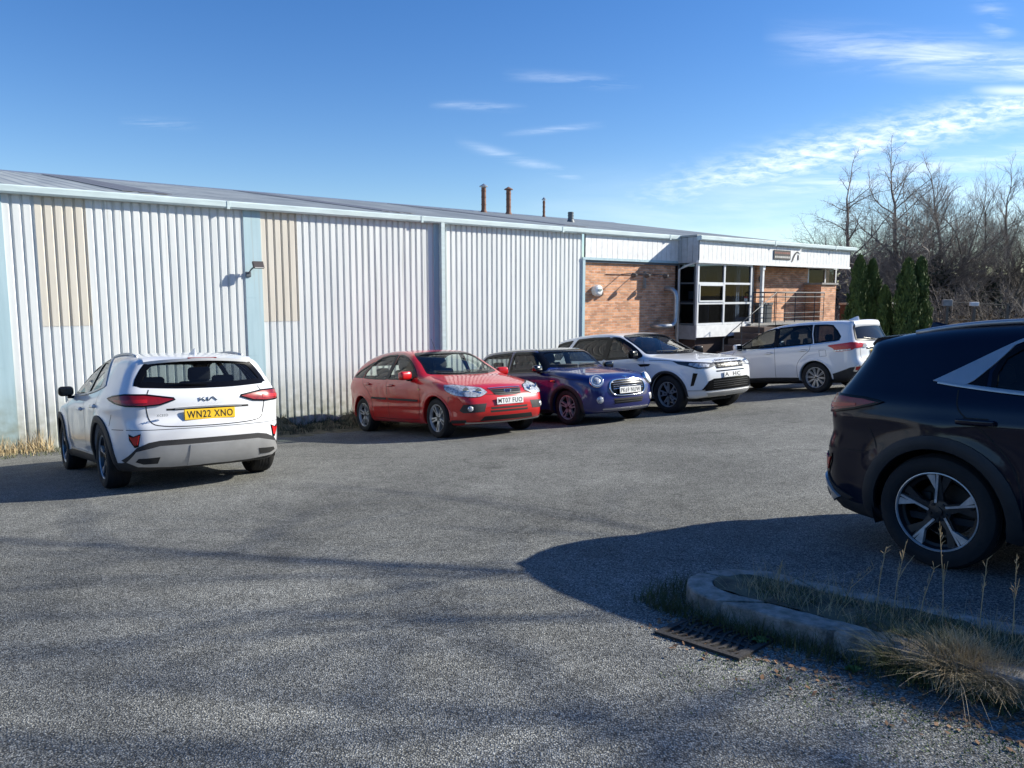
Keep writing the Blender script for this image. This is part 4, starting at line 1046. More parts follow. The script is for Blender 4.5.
# ================================================================= white SUV seen from behind
SP_O = dict(wb=2.67, r=0.352, arch=0.400,
    sil=[(3.40, .25), (3.55, .30), (3.62, .45), (3.63, .62), (3.60, .80), (3.52, .92), (3.35, .99), (3.0, 1.05), (2.6, 1.095), (2.35, 1.13),
         (2.1, 1.25), (1.8, 1.39), (1.5, 1.52), (1.25, 1.595), (.9, 1.645), (.5, 1.665), (0, 1.66), (-.4, 1.64), (-.78, 1.605), (-.86, 1.585), (-.87, 1.55), (-.90, 1.40), (-.975, 1.20), (-1.01, 1.10),
         (-1.02, .95), (-1.03, .78), (-1.065, .68), (-1.07, .50), (-1.03, .36), (-.88, .25)],
    sharp=(0, 29, 19), silblur=3,
    plan=[(-1.08, .72), (-.96, .81), (-.7, .87), (-.3, .895), (.3, .90), (1.5, .90), (2.2, .90), (2.67, .895), (3.0, .865), (3.3, .80), (3.5, .71), (3.64, .58)],
    belt=[(-1, 1.16), (0, 1.12), (1.5, 1.07), (2.2, 1.045), (3.6, .98)],
    sec=[(-.95, .10), (-.75, .05), (-.6, .02), (-.45, .008), (-.3, .004), (-.18, .0), (-.08, .006), (-.02, .02), (.02, .04), (.08, .07), (.2, .12), (.36, .19), (.5, .26), (.62, .34)],
    flare=.020, af=.17, ar=.12, crown=.05, k=.11, corez=(.6, .72), corem=(.8, .85))

def outlander_car(name, label, mtx):
    B = get_body('O', SP_O); sp = SP_O; pm = M['white_paint']; R = car_root(name, label, mtx)
    fd = [(2.10, 0, 1.115), (1.88, 0, 1.255), (1.62, 0, 1.395), (1.42, 0, 1.485), (1.25, 0, 1.53), (1.08, 0, 1.55), (1.05, 0, 1.10)]
    rd = [(1.00, 0, 1.555), (.5, 0, 1.57), (.12, 0, 1.565), (.10, 0, 1.36), (.04, 0, 1.15), (.96, 0, 1.105)]
    qd = [(.06, 0, 1.562), (-.25, 0, 1.545), (-.40, 0, 1.52), (-.52, 0, 1.40), (-.62, 0, 1.26), (-.60, 0, 1.20), (-.50, 0, 1.185), (-.02, 0, 1.155), (.04, 0, 1.36)]
    ws = [(0, -.70, 1.16), (0, -.64, 1.34), (0, -.58, 1.52), (0, -.25, 1.562), (0, 0, 1.57), (0, .25, 1.562), (0, .58, 1.52), (0, .64, 1.34), (0, .70, 1.16), (0, .35, 1.14), (0, 0, 1.132), (0, -.35, 1.14)]
    rw = [(0, -.68, 1.165), (0, -.62, 1.35), (0, -.56, 1.49), (0, 0, 1.525), (0, .56, 1.49), (0, .62, 1.35), (0, .68, 1.165), (0, 0, 1.135)]
    cuts = [(ws, F_, True, (0, 8)), (rw, K_, True, (0, 6))]
    for d in (L_, R_): cuts += [(fd, d, False, ()), (rd, d, False, ()), (qd, d, False, ())]
    build_shell(B, cuts, pm, R); cabin(B, R, dict(sp, seatz=.70, dashz=.98))
    window(B, 'windscreen', ws, F_, M['glass'], R, smooth=True, sharp=(0, 8), seal=.05); window(B, 'rear_window', rw, K_, M['privacy'], R, smooth=True, sharp=(0, 6), seal=.05)
    for d in (L_, R_):
        window(B, 'front_door_window', fd, d, M['glass'], R, seal=.035); window(B, 'rear_door_window', rd, d, M['halfglass'], R, seal=.035); window(B, 'quarter_window', qd, d, M['privacy'], R, seal=.035)
        patch(B, 'door_pillar_trim', [(1.07, 0, 1.553), (.98, 0, 1.556), (.94, 0, 1.10), (1.07, 0, 1.10)], d, M['gloss'], R, off=.003, thick=.01)
        strip(B, 'chrome_window_line', [(2.12, 0, 1.085), (1.5, 0, 1.075), (.5, 0, 1.10), (-.45, 0, 1.15), (-.62, 0, 1.175)], d, M['chrome'], R, w=.016, off=.008)
        patch(B, 'rocker_trim', [(2.26, 0, .36), (2.26, 0, .265), (.42, 0, .265), (.42, 0, .36), (1.3, 0, .375)], d, M['clad'], R, off=.010)
    archstrip(B, R, pm, w=.045, off=.004, dome=.008, thick=.01, name='arch_lip', a0=-.1, a1=PI+.1)
    seam(B, R, [(1.02, 0, 1.10), (1.02, 0, .8), (1.04, 0, .37)]); seam(B, R, [(2.20, 0, 1.05), (2.26, 0, .9), (2.26, 0, .6), (2.18, 0, .37)])
    seam(B, R, [(.08, 0, 1.14), (.10, 0, 1.0), (.28, 0, .86), (.43, 0, .68), (.45, 0, .37)])
    seam(B, R, [(-.14, 0, .98), (-.30, 0, .98), (-.31, 0, .84), (-.15, 0, .84), (-.14, 0, .98)], w=.007, smooth=False)
    handle(B, R, 1.18, .97, pm); handle(B, R, .26, 1.0, pm); mirrors(B, R, 2.02, 1.13, pm, foldout=.19, h=.15)
    for s in (1, -1):
        q = lambda p: [(a, b*s, c) for a, b, c in p]; dr = (-.78, .62*s, 0)
        lamp = q([(-1.0, .42, 1.06), (-.96, .62, 1.10), (-.85, .80, 1.12), (-.62, .875, 1.10), (-.40, .89, 1.085), (-.36, .89, 1.065), (-.48, .89, 1.01), (-.55, .885, .93), (-.70, .86, .93), (-.84, .81, .945), (-.90, .74, .98), (-1.0, .52, 1.0)])
        lo = patch(B, 'tail_lamp', lamp, dr, M['redlens'], R, off=.014, thick=.03, res=.03)
        patch(B, 'reversing_lamp', q([(-1.02, .41, 1.03), (-1.0, .52, 1.07), (-.98, .55, 1.0), (-1.0, .44, .985)]), dr, M['rimgrey'], lo, off=.018, thick=.01, res=.03)
        strip(B, 'light_band', q([(-.50, .885, .955), (-.70, .86, .955), (-.84, .81, .965)]), dr, M['lampin'], lo, w=.028, off=.018)
        patch(B, 'bumper_corner_trim', q([(-.43, .9, .42), (-.60, .9, .46), (-.85, .84, .56), (-1.0, .68, .58), (-1.04, .58, .56), (-1.02, .52, .26), (-.80, .7, .26), (-.41, .9, .26)]), (-.78, .62*s, 0), M['clad'], R, off=.008)
        fr = patch(B, 'fog_lamp_surround', q([(-1.0, .72, .60), (-.94, .80, .59), (-.90, .81, .47), (-1.0, .70, .44)]), (-.85, .5*s, 0), M['chrome'], R, off=.016)
        patch(B, 'fog_lamp', q([(-1.0, .735, .575), (-.94, .785, .565), (-.92, .79, .50), (-1.0, .725, .48)]), (-.85, .5*s, 0), M['redlens'], fr, off=.022, thick=.01)
    patch(B, 'bumper_trim', [(-2, -.58, .52), (-2, .58, .52), (-2, .62, .28), (-2, -.62, .28)], K_, M['clad'], R, off=.008)
    patch(B, 'skid_plate', [(-2, -.50, .44), (-2, .50, .44), (-2, .42, .30), (-2, -.42, .30)], K_, M['satin'], R, off=.022)
    seam(B, R, [(-2, -.60, 1.13), (-2, -.62, .98), (-2, -.60, .72), (-2, -.5, .655), (-2, .5, .655), (-2, .60, .72), (-2, .62, .98), (-2, .60, 1.13)], both=False, d=K_, w=.009)
    strip(B, 'tailgate_trim_bar', [(-2, -.38, .985), (-2, .38, .985)], K_, M['chrome'], R, w=.030, off=.012, dome=.006)
    seam(B, R, [(-2, -.40, .955), (-2, .40, .955)], both=False, d=K_, w=.03)
    # three-diamond emblem on the tailgate
    l, n = B.hit((-2, 0, 1.05), K_); bd = MB()
    for a in (90, 210, 330):
        t = math.radians(a); ax = (math.cos(t), math.sin(t)); px = (-ax[1], ax[0]); c = (.0, .0)
        pts = [(0, 0), (ax[0]*.022+px[0]*.012, ax[1]*.022+px[1]*.012), (ax[0]*.044, ax[1]*.044), (ax[0]*.022-px[0]*.012, ax[1]*.022-px[1]*.012)]
        bd.prism([(p[0], p[1]+1.05) for p in pts], l.x-.009, l.x-.002, axis='x')
    bd.build('tailgate_badge', M['redlens'], R)
    l, n = B.hit((-2, 0, .88), K_); plate(R, (l.x-.012, .875), -1, True, 'MF18 KDU', w=.52)
    text_mesh('model_lettering', 'PHEV', .05, M['chrome'], R, (l.x-.004, .42, .74), (0, -1, 0), (0, 0, 1), depth=.003)
    strip(B, 'spoiler_lip', [(-.82, -.55, 1.58), (-.85, 0, 1.59), (-.82, .55, 1.58)], (-.45, 0, .9), pm, R, w=.14, off=.014, thick=.035, dome=.006)
    l, n = B.hit((-2, 0, 1.19), K_); MB().tube([(l.x-.02, 0, 1.16), (l.x-.018, .2, 1.18), (l.x+.01, .42, 1.21)], [.012, .009, .006], 8).build('rear_wiper', M['gloss'], R)
    l, n = B.hit((-.55, 0, 1.9), (0, 0, 1)); z = l.z
    fn = MB(); fn.add([(-.66, -.012, z-.02), (-.66, .012, z-.02), (-.42, .03, z-.01), (-.42, -.03, z-.01), (-.65, 0, z+.075), (-.61, 0, z+.075), (-.34, 0, z-.01)], [(0, 1, 4), (1, 2, 5, 4), (2, 6, 5), (6, 3, 5), (3, 0, 4, 5), (0, 3, 6, 2, 1)])
    fn.build('roof_antenna', pm, R)
    for s in (1, -1):
        patch(B, 'headlamp', [(3.55, s*.44, .86), (3.35, s*.70, .90), (3.1, s*.84, .93), (3.3, s*.76, .84), (3.5, s*.55, .80)], (.8, .6*s, 0), M['lampin'], R, off=.006)
    patch(B, 'grille', [(4, -.4, .80), (4, .4, .80), (4, .36, .66), (4, -.36, .66)], F_, M['gloss'], R, off=.004)
    for (x, s) in ((0, 1), (0, -1), (sp['wb'], 1), (sp['wb'], -1)): wheel(R, x, s*.775, sp['r'], 'multi', .238, phase=.1+x, width=.225)
    return R

# ------------------------------------------------------------------ terrain
_D = pch((-60, -20, -5, 0, 2, 5, 8.6, 11.2, 13.1, 14.4, 16, 60), (1.0, 1.1, 1.25, 1.40, 1.53, 1.72, 1.98, 2.25, 2.44, 2.52, 2.53, 2.5))
_C = pch((-60, -10, 0, 1.63, 5, 7, 12.4, 17, 24, 90), (-.27, -.22, -.04, 0, .12, .19, .27, .22, .20, .10))
def gz(x, y):
    x = np.asarray(x, float); y = np.asarray(y, float)
    r = x*WV[0]+y*WV[1]; q = x*QV[0]+y*QV[1]
    return EYE-(_D(q)+_C(r))
def gzf(x, y): return float(gz(x, y))
def gnorm(x, y, e=0.5):
    return Vector((-(gzf(x+e, y)-gzf(x-e, y))/(2*e), -(gzf(x, y+e)-gzf(x, y-e))/(2*e), 1)).normalized()
def wall_to_world(r, q): return (r*WV[0]+q*QV[0], r*WV[1]+q*QV[1])

def asphalt():
    m, nt, b = nmat('asphalt'); N = nt.nodes
    tc = N.new('ShaderNodeTexCoord')
    def noise(sc, det=4, rough=.6, inp=None):
        n = N.new('ShaderNodeTexNoise'); n.inputs['Scale'].default_value = sc; n.inputs['Detail'].default_value = det; n.inputs['Roughness'].default_value = rough
        link(nt, inp or tc.outputs['Object'], n.inputs['Vector']); return n
    v = N.new('ShaderNodeTexVoronoi'); v.inputs['Scale'].default_value = 132; link(nt, tc.outputs['Object'], v.inputs['Vector'])       # chippings about 14 mm
    v.inputs['Randomness'].default_value = 1.0
    sp = N.new('ShaderNodeSeparateColor'); link(nt, v.outputs['Color'], sp.inputs['Color'])
    rp = N.new('ShaderNodeValToRGB'); e = rp.color_ramp.elements
    e[0].position = 0.0; e[0].color = (.105, .105, .097, 1); e[1].position = 1.0; e[1].color = (.50, .50, .455, 1)
    for p_, c_ in ((.35, (.195, .198, .187, 1)), (.62, (.275, .278, .26, 1)), (.85, (.36, .362, .335, 1))):
        k = e.new(p_); k.color = c_
    link(nt, sp.outputs['Red'], rp.inputs['Fac'])
    # tar between the chippings
    rd = N.new('ShaderNodeMapRange'); rd.inputs['From Min'].default_value = .25; rd.inputs['From Max'].default_value = .75; rd.inputs['To Min'].default_value = 1.0; rd.inputs['To Max'].default_value = .38
    link(nt, v.outputs['Distance'], rd.inputs['Value'])
    mu = N.new('ShaderNodeMix'); mu.data_type = 'RGBA'; mu.blend_type = 'MULTIPLY'; mu.inputs['Factor'].default_value = 1
    link(nt, rp.outputs['Color'], mu.inputs['A']); link(nt, rd.outputs['Result'], mu.inputs['B'])
    # wear: broad patches, tyre polish, stains, cracks
    n1 = noise(.35, 6, .6); r1 = N.new('ShaderNodeMapRange'); r1.inputs['From Min'].default_value = .3; r1.inputs['From Max'].default_value = .7; r1.inputs['To Min'].default_value = .66; r1.inputs['To Max'].default_value = 1.28
    link(nt, n1.outputs['Fac'], r1.inputs['Value'])
    n2 = noise(5.5, 6, .7); r2 = N.new('ShaderNodeMapRange'); r2.inputs['From Min'].default_value = .3; r2.inputs['From Max'].default_value = .7; r2.inputs['To Min'].default_value = .78; r2.inputs['To Max'].default_value = 1.16
    link(nt, n2.outputs['Fac'], r2.inputs['Value'])
    mm = N.new('ShaderNodeMath'); mm.operation = 'MULTIPLY'; link(nt, r1.outputs['Result'], mm.inputs[0]); link(nt, r2.outputs['Result'], mm.inputs[1])
    # oil spots and dark damp patches
    n5 = noise(1.15, 3, .5); r5 = N.new('ShaderNodeMapRange'); r5.inputs['From Min'].default_value = .66; r5.inputs['From Max'].default_value = .76; r5.inputs['To Min'].default_value = 1; r5.inputs['To Max'].default_value = .66
    link(nt, n5.outputs['Fac'], r5.inputs['Value']); m5 = N.new('ShaderNodeMath'); m5.operation = 'MULTIPLY'; link(nt, mm.outputs['Value'], m5.inputs[0]); link(nt, r5.outputs['Result'], m5.inputs[1]); mm = m5
    # long cracks
    mpn = N.new('ShaderNodeMapping'); mpn.inputs['Scale'].default_value = (.35, .9, 1); mpn.inputs['Rotation'].default_value = (0, 0, .5); link(nt, tc.outputs['Object'], mpn.inputs['Vector'])
    nd = noise(2.5, 5, .6, mpn.outputs['Vector']); ad = N.new('ShaderNodeMix'); ad.data_type = 'RGBA'; ad.inputs['Factor'].default_value = .16
    link(nt, mpn.outputs['Vector'], ad.inputs['A']); link(nt, nd.outputs['Color'], ad.inputs['B'])
    vc = N.new('ShaderNodeTexVoronoi'); vc.feature = 'DISTANCE_TO_EDGE'; vc.inputs['Scale'].default_value = .55; link(nt, ad.outputs['Result'], vc.inputs['Vector'])
    rc = N.new('ShaderNodeMapRange'); rc.inputs['From Min'].default_value = 0; rc.inputs['From Max'].default_value = .0045; rc.inputs['To Min'].default_value = .72; rc.inputs['To Max'].default_value = 1
    link(nt, vc.outputs['Distance'], rc.inputs['Value'])
    mc = N.new('ShaderNodeMath'); mc.operation = 'MULTIPLY'; link(nt, mm.outputs['Value'], mc.inputs[0]); link(nt, rc.outputs['Result'], mc.inputs[1])
    m3 = N.new('ShaderNodeMix'); m3.data_type = 'RGBA'; m3.blend_type = 'MULTIPLY'; m3.inputs['Factor'].default_value = 1
    link(nt, mu.outputs['Result'], m3.inputs['A']); link(nt, mc.outputs['Value'], m3.inputs['B'])
    link(nt, m3.outputs['Result'], b.inputs['Base Color'])
    b.inputs['Roughness'].default_value = .9; b.inputs['Specular IOR Level'].default_value = .15
    n4 = noise(160, 3, .6); ah = N.new('ShaderNodeMath'); ah.operation = 'ADD'
    iv = N.new('ShaderNodeMath'); iv.operation = 'MULTIPLY'; iv.inputs[1].default_value = -1.4; link(nt, v.outputs['Distance'], iv.inputs[0])
    link(nt, iv.outputs['Value'], ah.inputs[0]); link(nt, n4.outputs['Fac'], ah.inputs[1])
    bp = N.new('ShaderNodeBump'); bp.inputs['Strength'].default_value = .7; bp.inputs['Distance'].default_value = .006
    link(nt, ah.outputs['Value'], bp.inputs['Height']); link(nt, bp.outputs['Normal'], b.inputs['Normal'])
    return m

def build_ground():
    c = np.concatenate([[-900, -500, -250, -140, -90], np.arange(-60, -14, 3.0), np.arange(-14, 26, .4), np.arange(26, 62, 3.0), [90, 140, 250, 500, 900]])
    X, Y = np.meshgrid(c, c, indexing='ij'); n = len(c)
    Z = gz(X, Y)
    V = np.stack([X.ravel(), Y.ravel(), Z.ravel()], 1)
    I = np.arange(n*n).reshape(n, n)
    F = np.stack([I[:-1, :-1], I[1:, :-1], I[1:, 1:], I[:-1, 1:]], -1).reshape(-1, 4)
    o = mesh_np('ground', V, F, asphalt(), smooth=True); tag(o, kind='structure'); return o

# ------------------------------------------------------------------ building materials
def brick_mat():
    m, nt, b = nmat('brickwork'); N = nt.nodes
    tc = N.new('ShaderNodeTexCoord'); sp = N.new('ShaderNodeSeparateXYZ'); link(nt, tc.outputs['Object'], sp.inputs['Vector'])
    geo = N.new('ShaderNodeNewGeometry')
    ad = N.new('ShaderNodeMath'); ad.operation = 'ADD'; link(nt, sp.outputs['X'], ad.inputs[0]); link(nt, sp.outputs['Y'], ad.inputs[1])
    cb = N.new('ShaderNodeCombineXYZ'); link(nt, ad.outputs['Value'], cb.inputs['X']); link(nt, sp.outputs['Z'], cb.inputs['Y'])
    br = N.new('ShaderNodeTexBrick'); br.inputs['Scale'].default_value = 1.0; br.inputs['Brick Width'].default_value = .225; br.inputs['Row Height'].default_value = .075
    br.inputs['Mortar Size'].default_value = .006; br.inputs['Color1'].default_value = (.66, .34, .19, 1); br.inputs['Color2'].default_value = (.48, .22, .12, 1)
    br.inputs['Mortar'].default_value = (.52, .45, .38, 1); br.inputs['Bias'].default_value = -.1
    link(nt, cb.outputs['Vector'], br.inputs['Vector'])
    nz = N.new('ShaderNodeTexNoise'); nz.inputs['Scale'].default_value = 2.2; nz.inputs['Detail'].default_value = 6; link(nt, cb.outputs['Vector'], nz.inputs['Vector'])
    v = N.new('ShaderNodeTexVoronoi'); v.inputs['Scale'].default_value = 1; mp = N.new('ShaderNodeMapping'); mp.inputs['Scale'].default_value = (4.4, 13.3, 1); link(nt, cb.outputs['Vector'], mp.inputs['Vector']); link(nt, mp.outputs['Vector'], v.inputs['Vector'])
    rr = N.new('ShaderNodeMapRange'); rr.inputs['To Min'].default_value = .72; rr.inputs['To Max'].default_value = 1.2; sc = N.new('ShaderNodeSeparateColor'); link(nt, v.outputs['Color'], sc.inputs['Color']); link(nt, sc.outputs['Green'], rr.inputs['Value'])
    m1 = N.new('ShaderNodeMix'); m1.data_type = 'RGBA'; m1.blend_type = 'MULTIPLY'; m1.inputs['Factor'].default_value = 1; link(nt, br.outputs['Color'], m1.inputs['A']); link(nt, rr.outputs['Result'], m1.inputs['B'])
    r2 = N.new('ShaderNodeMapRange'); r2.inputs['To Min'].default_value = .7; r2.inputs['To Max'].default_value = 1.3; link(nt, nz.outputs['Fac'], r2.inputs['Value'])
    m2 = N.new('ShaderNodeMix'); m2.data_type = 'RGBA'; m2.blend_type = 'MULTIPLY'; m2.inputs['Factor'].default_value = 1; link(nt, m1.outputs['Result'], m2.inputs['A']); link(nt, r2.outputs['Result'], m2.inputs['B'])
    link(nt, m2.outputs['Result'], b.inputs['Base Color']); b.inputs['Roughness'].default_value = .9
    bp = N.new('ShaderNodeBump'); bp.inputs['Strength'].default_value = .6; bp.inputs['Distance'].default_value = .01; bp.invert = True; link(nt, br.outputs['Fac'], bp.inputs['Height']); link(nt, bp.outputs['Normal'], b.inputs['Normal'])
    return m

def clad_mat(name, col, dark, base_dirt=True):
    """painted profiled steel: vertical streaks, grime at the foot"""
    m, nt, b = nmat(name); N = nt.nodes
    tc = N.new('ShaderNodeTexCoord'); mp = N.new('ShaderNodeMapping'); mp.inputs['Scale'].default_value = (5, 5, .35); link(nt, tc.outputs['Object'], mp.inputs['Vector'])
    nz = N.new('ShaderNodeTexNoise'); nz.inputs['Scale'].default_value = 1.6; nz.inputs['Detail'].default_value = 7; nz.inputs['Roughness'].default_value = .65; link(nt, mp.outputs['Vector'], nz.inputs['Vector'])
    rp = N.new('ShaderNodeValToRGB'); rp.color_ramp.elements[0].position = .32; rp.color_ramp.elements[0].color = (*dark, 1); rp.color_ramp.elements[1].position = .62; rp.color_ramp.elements[1].color = (*col, 1); link(nt, nz.outputs['Fac'], rp.inputs['Fac'])
    n2 = N.new('ShaderNodeTexNoise'); n2.inputs['Scale'].default_value = 9; n2.inputs['Detail'].default_value = 5; link(nt, tc.outputs['Object'], n2.inputs['Vector'])
    sp = N.new('ShaderNodeSeparateXYZ'); link(nt, tc.outputs['Object'], sp.inputs['Vector'])
    mr = N.new('ShaderNodeMapRange'); mr.inputs['From Min'].default_value = 1.1; mr.inputs['From Max'].default_value = .05; mr.inputs['To Max'].default_value = 1.3; link(nt, sp.outputs['Z'], mr.inputs['Value'])
    mu = N.new('ShaderNodeMath'); mu.operation = 'MULTIPLY'; link(nt, mr.outputs['Result'], mu.inputs[0]); link(nt, n2.outputs['Fac'], mu.inputs[1])
    mx = N.new('ShaderNodeMix'); mx.data_type = 'RGBA'; mx.inputs['B'].default_value = (.20, .21, .14, 1); link(nt, rp.outputs['Color'], mx.inputs['A']); link(nt, mu.outputs['Value'], mx.inputs['Factor'])
    # sparse vertical grime runs
    m3 = N.new('ShaderNodeMapping'); m3.inputs['Scale'].default_value = (14, 14, .25); link(nt, tc.outputs['Object'], m3.inputs['Vector'])
    n3 = N.new('ShaderNodeTexNoise'); n3.inputs['Scale'].default_value = 1.0; n3.inputs['Detail'].default_value = 4; link(nt, m3.outputs['Vector'], n3.inputs['Vector'])
    r3 = N.new('ShaderNodeMapRange'); r3.inputs['From Min'].default_value = .60; r3.inputs['From Max'].default_value = .78; r3.inputs['To Max'].default_value = .7; link(nt, n3.outputs['Fac'], r3.inputs['Value'])
    my = N.new('ShaderNodeMix'); my.data_type = 'RGBA'; my.inputs['B'].default_value = (.36, .36, .32, 1); link(nt, mx.outputs['Result'], my.inputs['A']); link(nt, r3.outputs['Result'], my.inputs['Factor'])
    link(nt, my.outputs['Result'], b.inputs['Base Color']); b.inputs['Roughness'].default_value = .55; b.inputs['Specular IOR Level'].default_value = .4
    return m
M['cladwhite'] = clad_mat('profiled_sheet_white', (.73, .75, .74), (.62, .65, .65))
M['cladbeige'] = clad_mat('profiled_sheet_beige', (.68, .64, .555), (.59, .55, .47))
M['cyan'] = clad_mat('pale_blue_trim', (.42, .57, .62), (.34, .48, .53))
M['gutterm'] = mat('gutter_pale', (.56, .67, .68), .45, scale=3, var=.1, stretch=(.6, 4, 4))
M['roofm'] = mat('roof_sheet', (.36, .385, .375), .5, scale=1.2, var=.18, stretch=(1, .3, 1))
M['rooflight'] = mat('roof_light_sheet', (.16, .16, .17), .5)
M['brick'] = brick_mat()
M['white'] = mat('white_trim', (.78, .79, .79), .5, var=.08)
M['frame'] = mat('white_window_frame', (.66, .68, .70), .4, var=.06)
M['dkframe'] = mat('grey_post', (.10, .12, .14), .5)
M['bglass'] = glass('building_glass', (.30, .35, .42), .16, film=.003)
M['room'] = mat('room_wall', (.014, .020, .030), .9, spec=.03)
M['galv'] = mat('galvanised', (.50, .51, .52), .35, metal=.7, scale=12)
M['railm'] = mat('rail_paint', (.05, .06, .07), .5)
M['concrete'] = mat('concrete', (.34, .33, .31), .9, bump=.3, bscale=60, var=.2, scale=9)
M['rust'] = mat('rusty_flue', (.22, .11, .075), .8, var=.25, scale=15)
M['signdark'] = mat('sign_dark', (.06, .05, .05), .4)
M['lampw'] = mat('lamp_glass_white', (.75, .75, .72), .25, coat=.5)

def build_building():
    B0 = empty('industrial_building', (*wall_to_world(0, QW), 0)); B0.rotation_euler = (0, 0, WA)
    tag(B0, 'long low factory with white ribbed metal cladding, pale blue gutter and a brick office end', 'building')
    def part(name, mb, m, parent=None, auto=None, smooth=False): return mb.build(name, m, parent or B0, auto=auto, smooth=smooth)
    ZG, ZT = -.15, 4.10; P = .145
    def ribbed(x0, x1, z0, z1, depth=.032, y=0.0, crown=.62):
        V = []; F = []; xs = []
        n = max(1, int(round((x1-x0)/P))); p = (x1-x0)/n; sl = .020
        for i in range(n):
            a = x0+i*p; cw = p*crown
            xs += [(a, 0), (a+cw, 0)] if False else [(a, -depth), (a+cw, -depth), (a+cw+sl, 0), (a+p-sl, 0)]
        xs.append((x1, -depth))
        for x, d in xs: V += [(x, y+d, z0), (x, y+d, z1)]
        F = [(2*i, 2*i+2, 2*i+3, 2*i+1) for i in range(len(xs)-1)]
        return V, F
    def sheets(name, x0, x1, z0, z1, m, y=0.0):
        V, F = ribbed(x0, x1, z0, z1, y=y); mb = MB(); mb.V = V; mb.F = F
        me = bpy.data.meshes.new(name); me.from_pydata(V, [], F); me.update(); return link_mesh(name, me, m, B0)
    # bays of ribbed sheet between flat pale blue posts
    for a, b_ in ((-12.0, -7.5), (-7.2, -3.2), (-2.9, 1.0), (1.31, 5.08), (5.40, 9.30), (9.50, 13.86)):
        if a == 1.31:
            sheets('wall_sheeting', 1.31, 1.75, ZG, ZT, M['cladwhite']); sheets('wall_sheeting', 2.475, b_, ZG, ZT, M['cladwhite'])
            sheets('beige_sheeting', 1.75, 2.475, 1.99, ZT, M['cladbeige'], y=-.006); sheets('wall_sheeting', 1.75, 2.475, ZG, 1.99, M['cladwhite'])
        elif a == 5.40:
            sheets('beige_sheeting', 5.40, 6.125, 1.99, ZT, M['cladbeige'], y=-.006); sheets('wall_sheeting', 5.40, 6.125, ZG, 1.99, M['cladwhite']); sheets('wall_sheeting', 6.125, b_, ZG, ZT, M['cladwhite'])
        else: sheets('wall_sheeting', a, b_, ZG, ZT, M['cladwhite'])
    for a in (-7.5, -3.2, 1.0, 5.08, 9.30):
        mb = MB().box(a-.002, a+(.312 if a < 1.1 else .322 if a < 6 else .202), -.046, .05, ZG, ZT)
        for z in (1.35, 2.45): mb.box(a, a+.198, -.049, -.047, z, z+.006)
        part('wall_post', mb, M['cyan'])
    part('downpipe', MB().box(9.42, 9.51, -.165, -.05, ZG+.1, ZT), M['gutterm'])
    part('wall_edge_trim', MB().box(13.86, 13.95, -.075, .02, ZG, 3.41), M['cyan'])
    # solid core behind the sheeting, far walls and gable
    part('wall_core', MB().box(-12.0, 13.86, .052, .30, ZG-.5, 4.15).box(-12.2, -11.9, .30, 26.0, ZG-.5, 4.2).box(-12.2, 27.3, 25.9, 26.1, ZG-.5, 4.2), M['concrete'])
    part('brick_wall', MB().box(13.95, 18.0, .02, .30, ZG-.5, 3.40).box(21.9, 24.93, .02, .30, ZG-.5, 3.42).box(24.931, 26.9, .02, .30, ZG-.5, 2.83).box(26.6, 26.9, .301, 22, ZG-.5, 3.42), M['brick'])
    # roof: low pitch each way of a ridge 12 m in, ribbed
    def roofz(y, e): return 4.215+.1515*(y-e)
    V = []; F = []; xs = []; a = -12.4
    while a < 27.6:
        xs += [(a, .010), (a+.04, .010), (a+.08, 0), (a+.26, 0)]; a += .30
    for x, h in xs:
        for y in (-.10, 12.0, 24.2): V.append((x, y, (4.215+.1515*(min(y, 24-y)))+h))
    for i in range(len(xs)-1):
        for j in range(2): k = 3*i+j; F.append((k, k+3, k+4, k+1))
    me = bpy.data.meshes.new('roof'); me.from_pydata(V, [], F); me.update(); roof = link_mesh('roof', me, M['roofm'], B0)
    part('ridge_capping', MB().prism([(11.7, 5.985), (12.0, 6.06), (12.3, 5.985), (12.3, 5.965), (12.0, 6.03), (11.7, 5.965)], -12.4, 27.6, axis='x'), M['galv'])
    for x0 in (3.3, 8.7, 14.4):
        mb = MB()
        for kx in range(3):
            xx = x0+kx*.30
            V = [(xx, 1.2, 4.215+.1515*1.2+.022), (xx+.28, 1.2, 4.215+.1515*1.2+.022), (xx+.28, 11.0, 4.215+.1515*11+.022), (xx, 11.0, 4.215+.1515*11+.022)]
            mb.add(V+[(v[0], v[1], v[2]-.01) for v in V], [(0, 1, 2, 3), (7, 6, 5, 4), (0, 4, 5, 1), (1, 5, 6, 2), (2, 6, 7, 3), (3, 7, 4, 0)])
        part('roof_light', mb, M['rooflight'])
    # eaves gutter: boxed, with joints
    def gutter(x0, x1, y0, zb, name='gutter'):
        prof = [(y0+.16, zb), (y0+.02, zb), (y0, zb+.03), (y0, zb+.115), (y0+.02, zb+.135), (y0+.16, zb+.135)]
        mb = MB().prism(prof, x0, x1, axis='x')
        for x in np.arange(math.ceil(x0/4.15)*4.15+.6, x1-.1, 4.15): mb.box(x, x+.05, y0-.008, y0+.1, zb-.012, zb+.128)
        return part(name, mb, M['gutterm'], auto=30)
    gutter(-12.4, 18.0, -.17, 4.075)
    # fascia over the brick office: flat white panels with dark joints
    def fascia(x0, x1, y, z0, z1, name='fascia_panelling'):
        mb = MB(); n = int(round((x1-x0)/.20)); p = (x1-x0)/n
        for i in range(n): mb.box(x0+i*p+.006, x0+(i+1)*p-.006, y-.012, y, z0, z1)
        o = part(name, mb, M['white']); part('fascia_backing', MB().box(x0, x1, y+.001, y+.04, z0, z1), M['dkframe'], o); return o
    fascia(13.95, 17.98, -.06, 3.48, 4.09)
    part('fascia_trim', MB().box(13.86, 18.0, -.085, .0, 3.415, 3.478), M['cyan'])
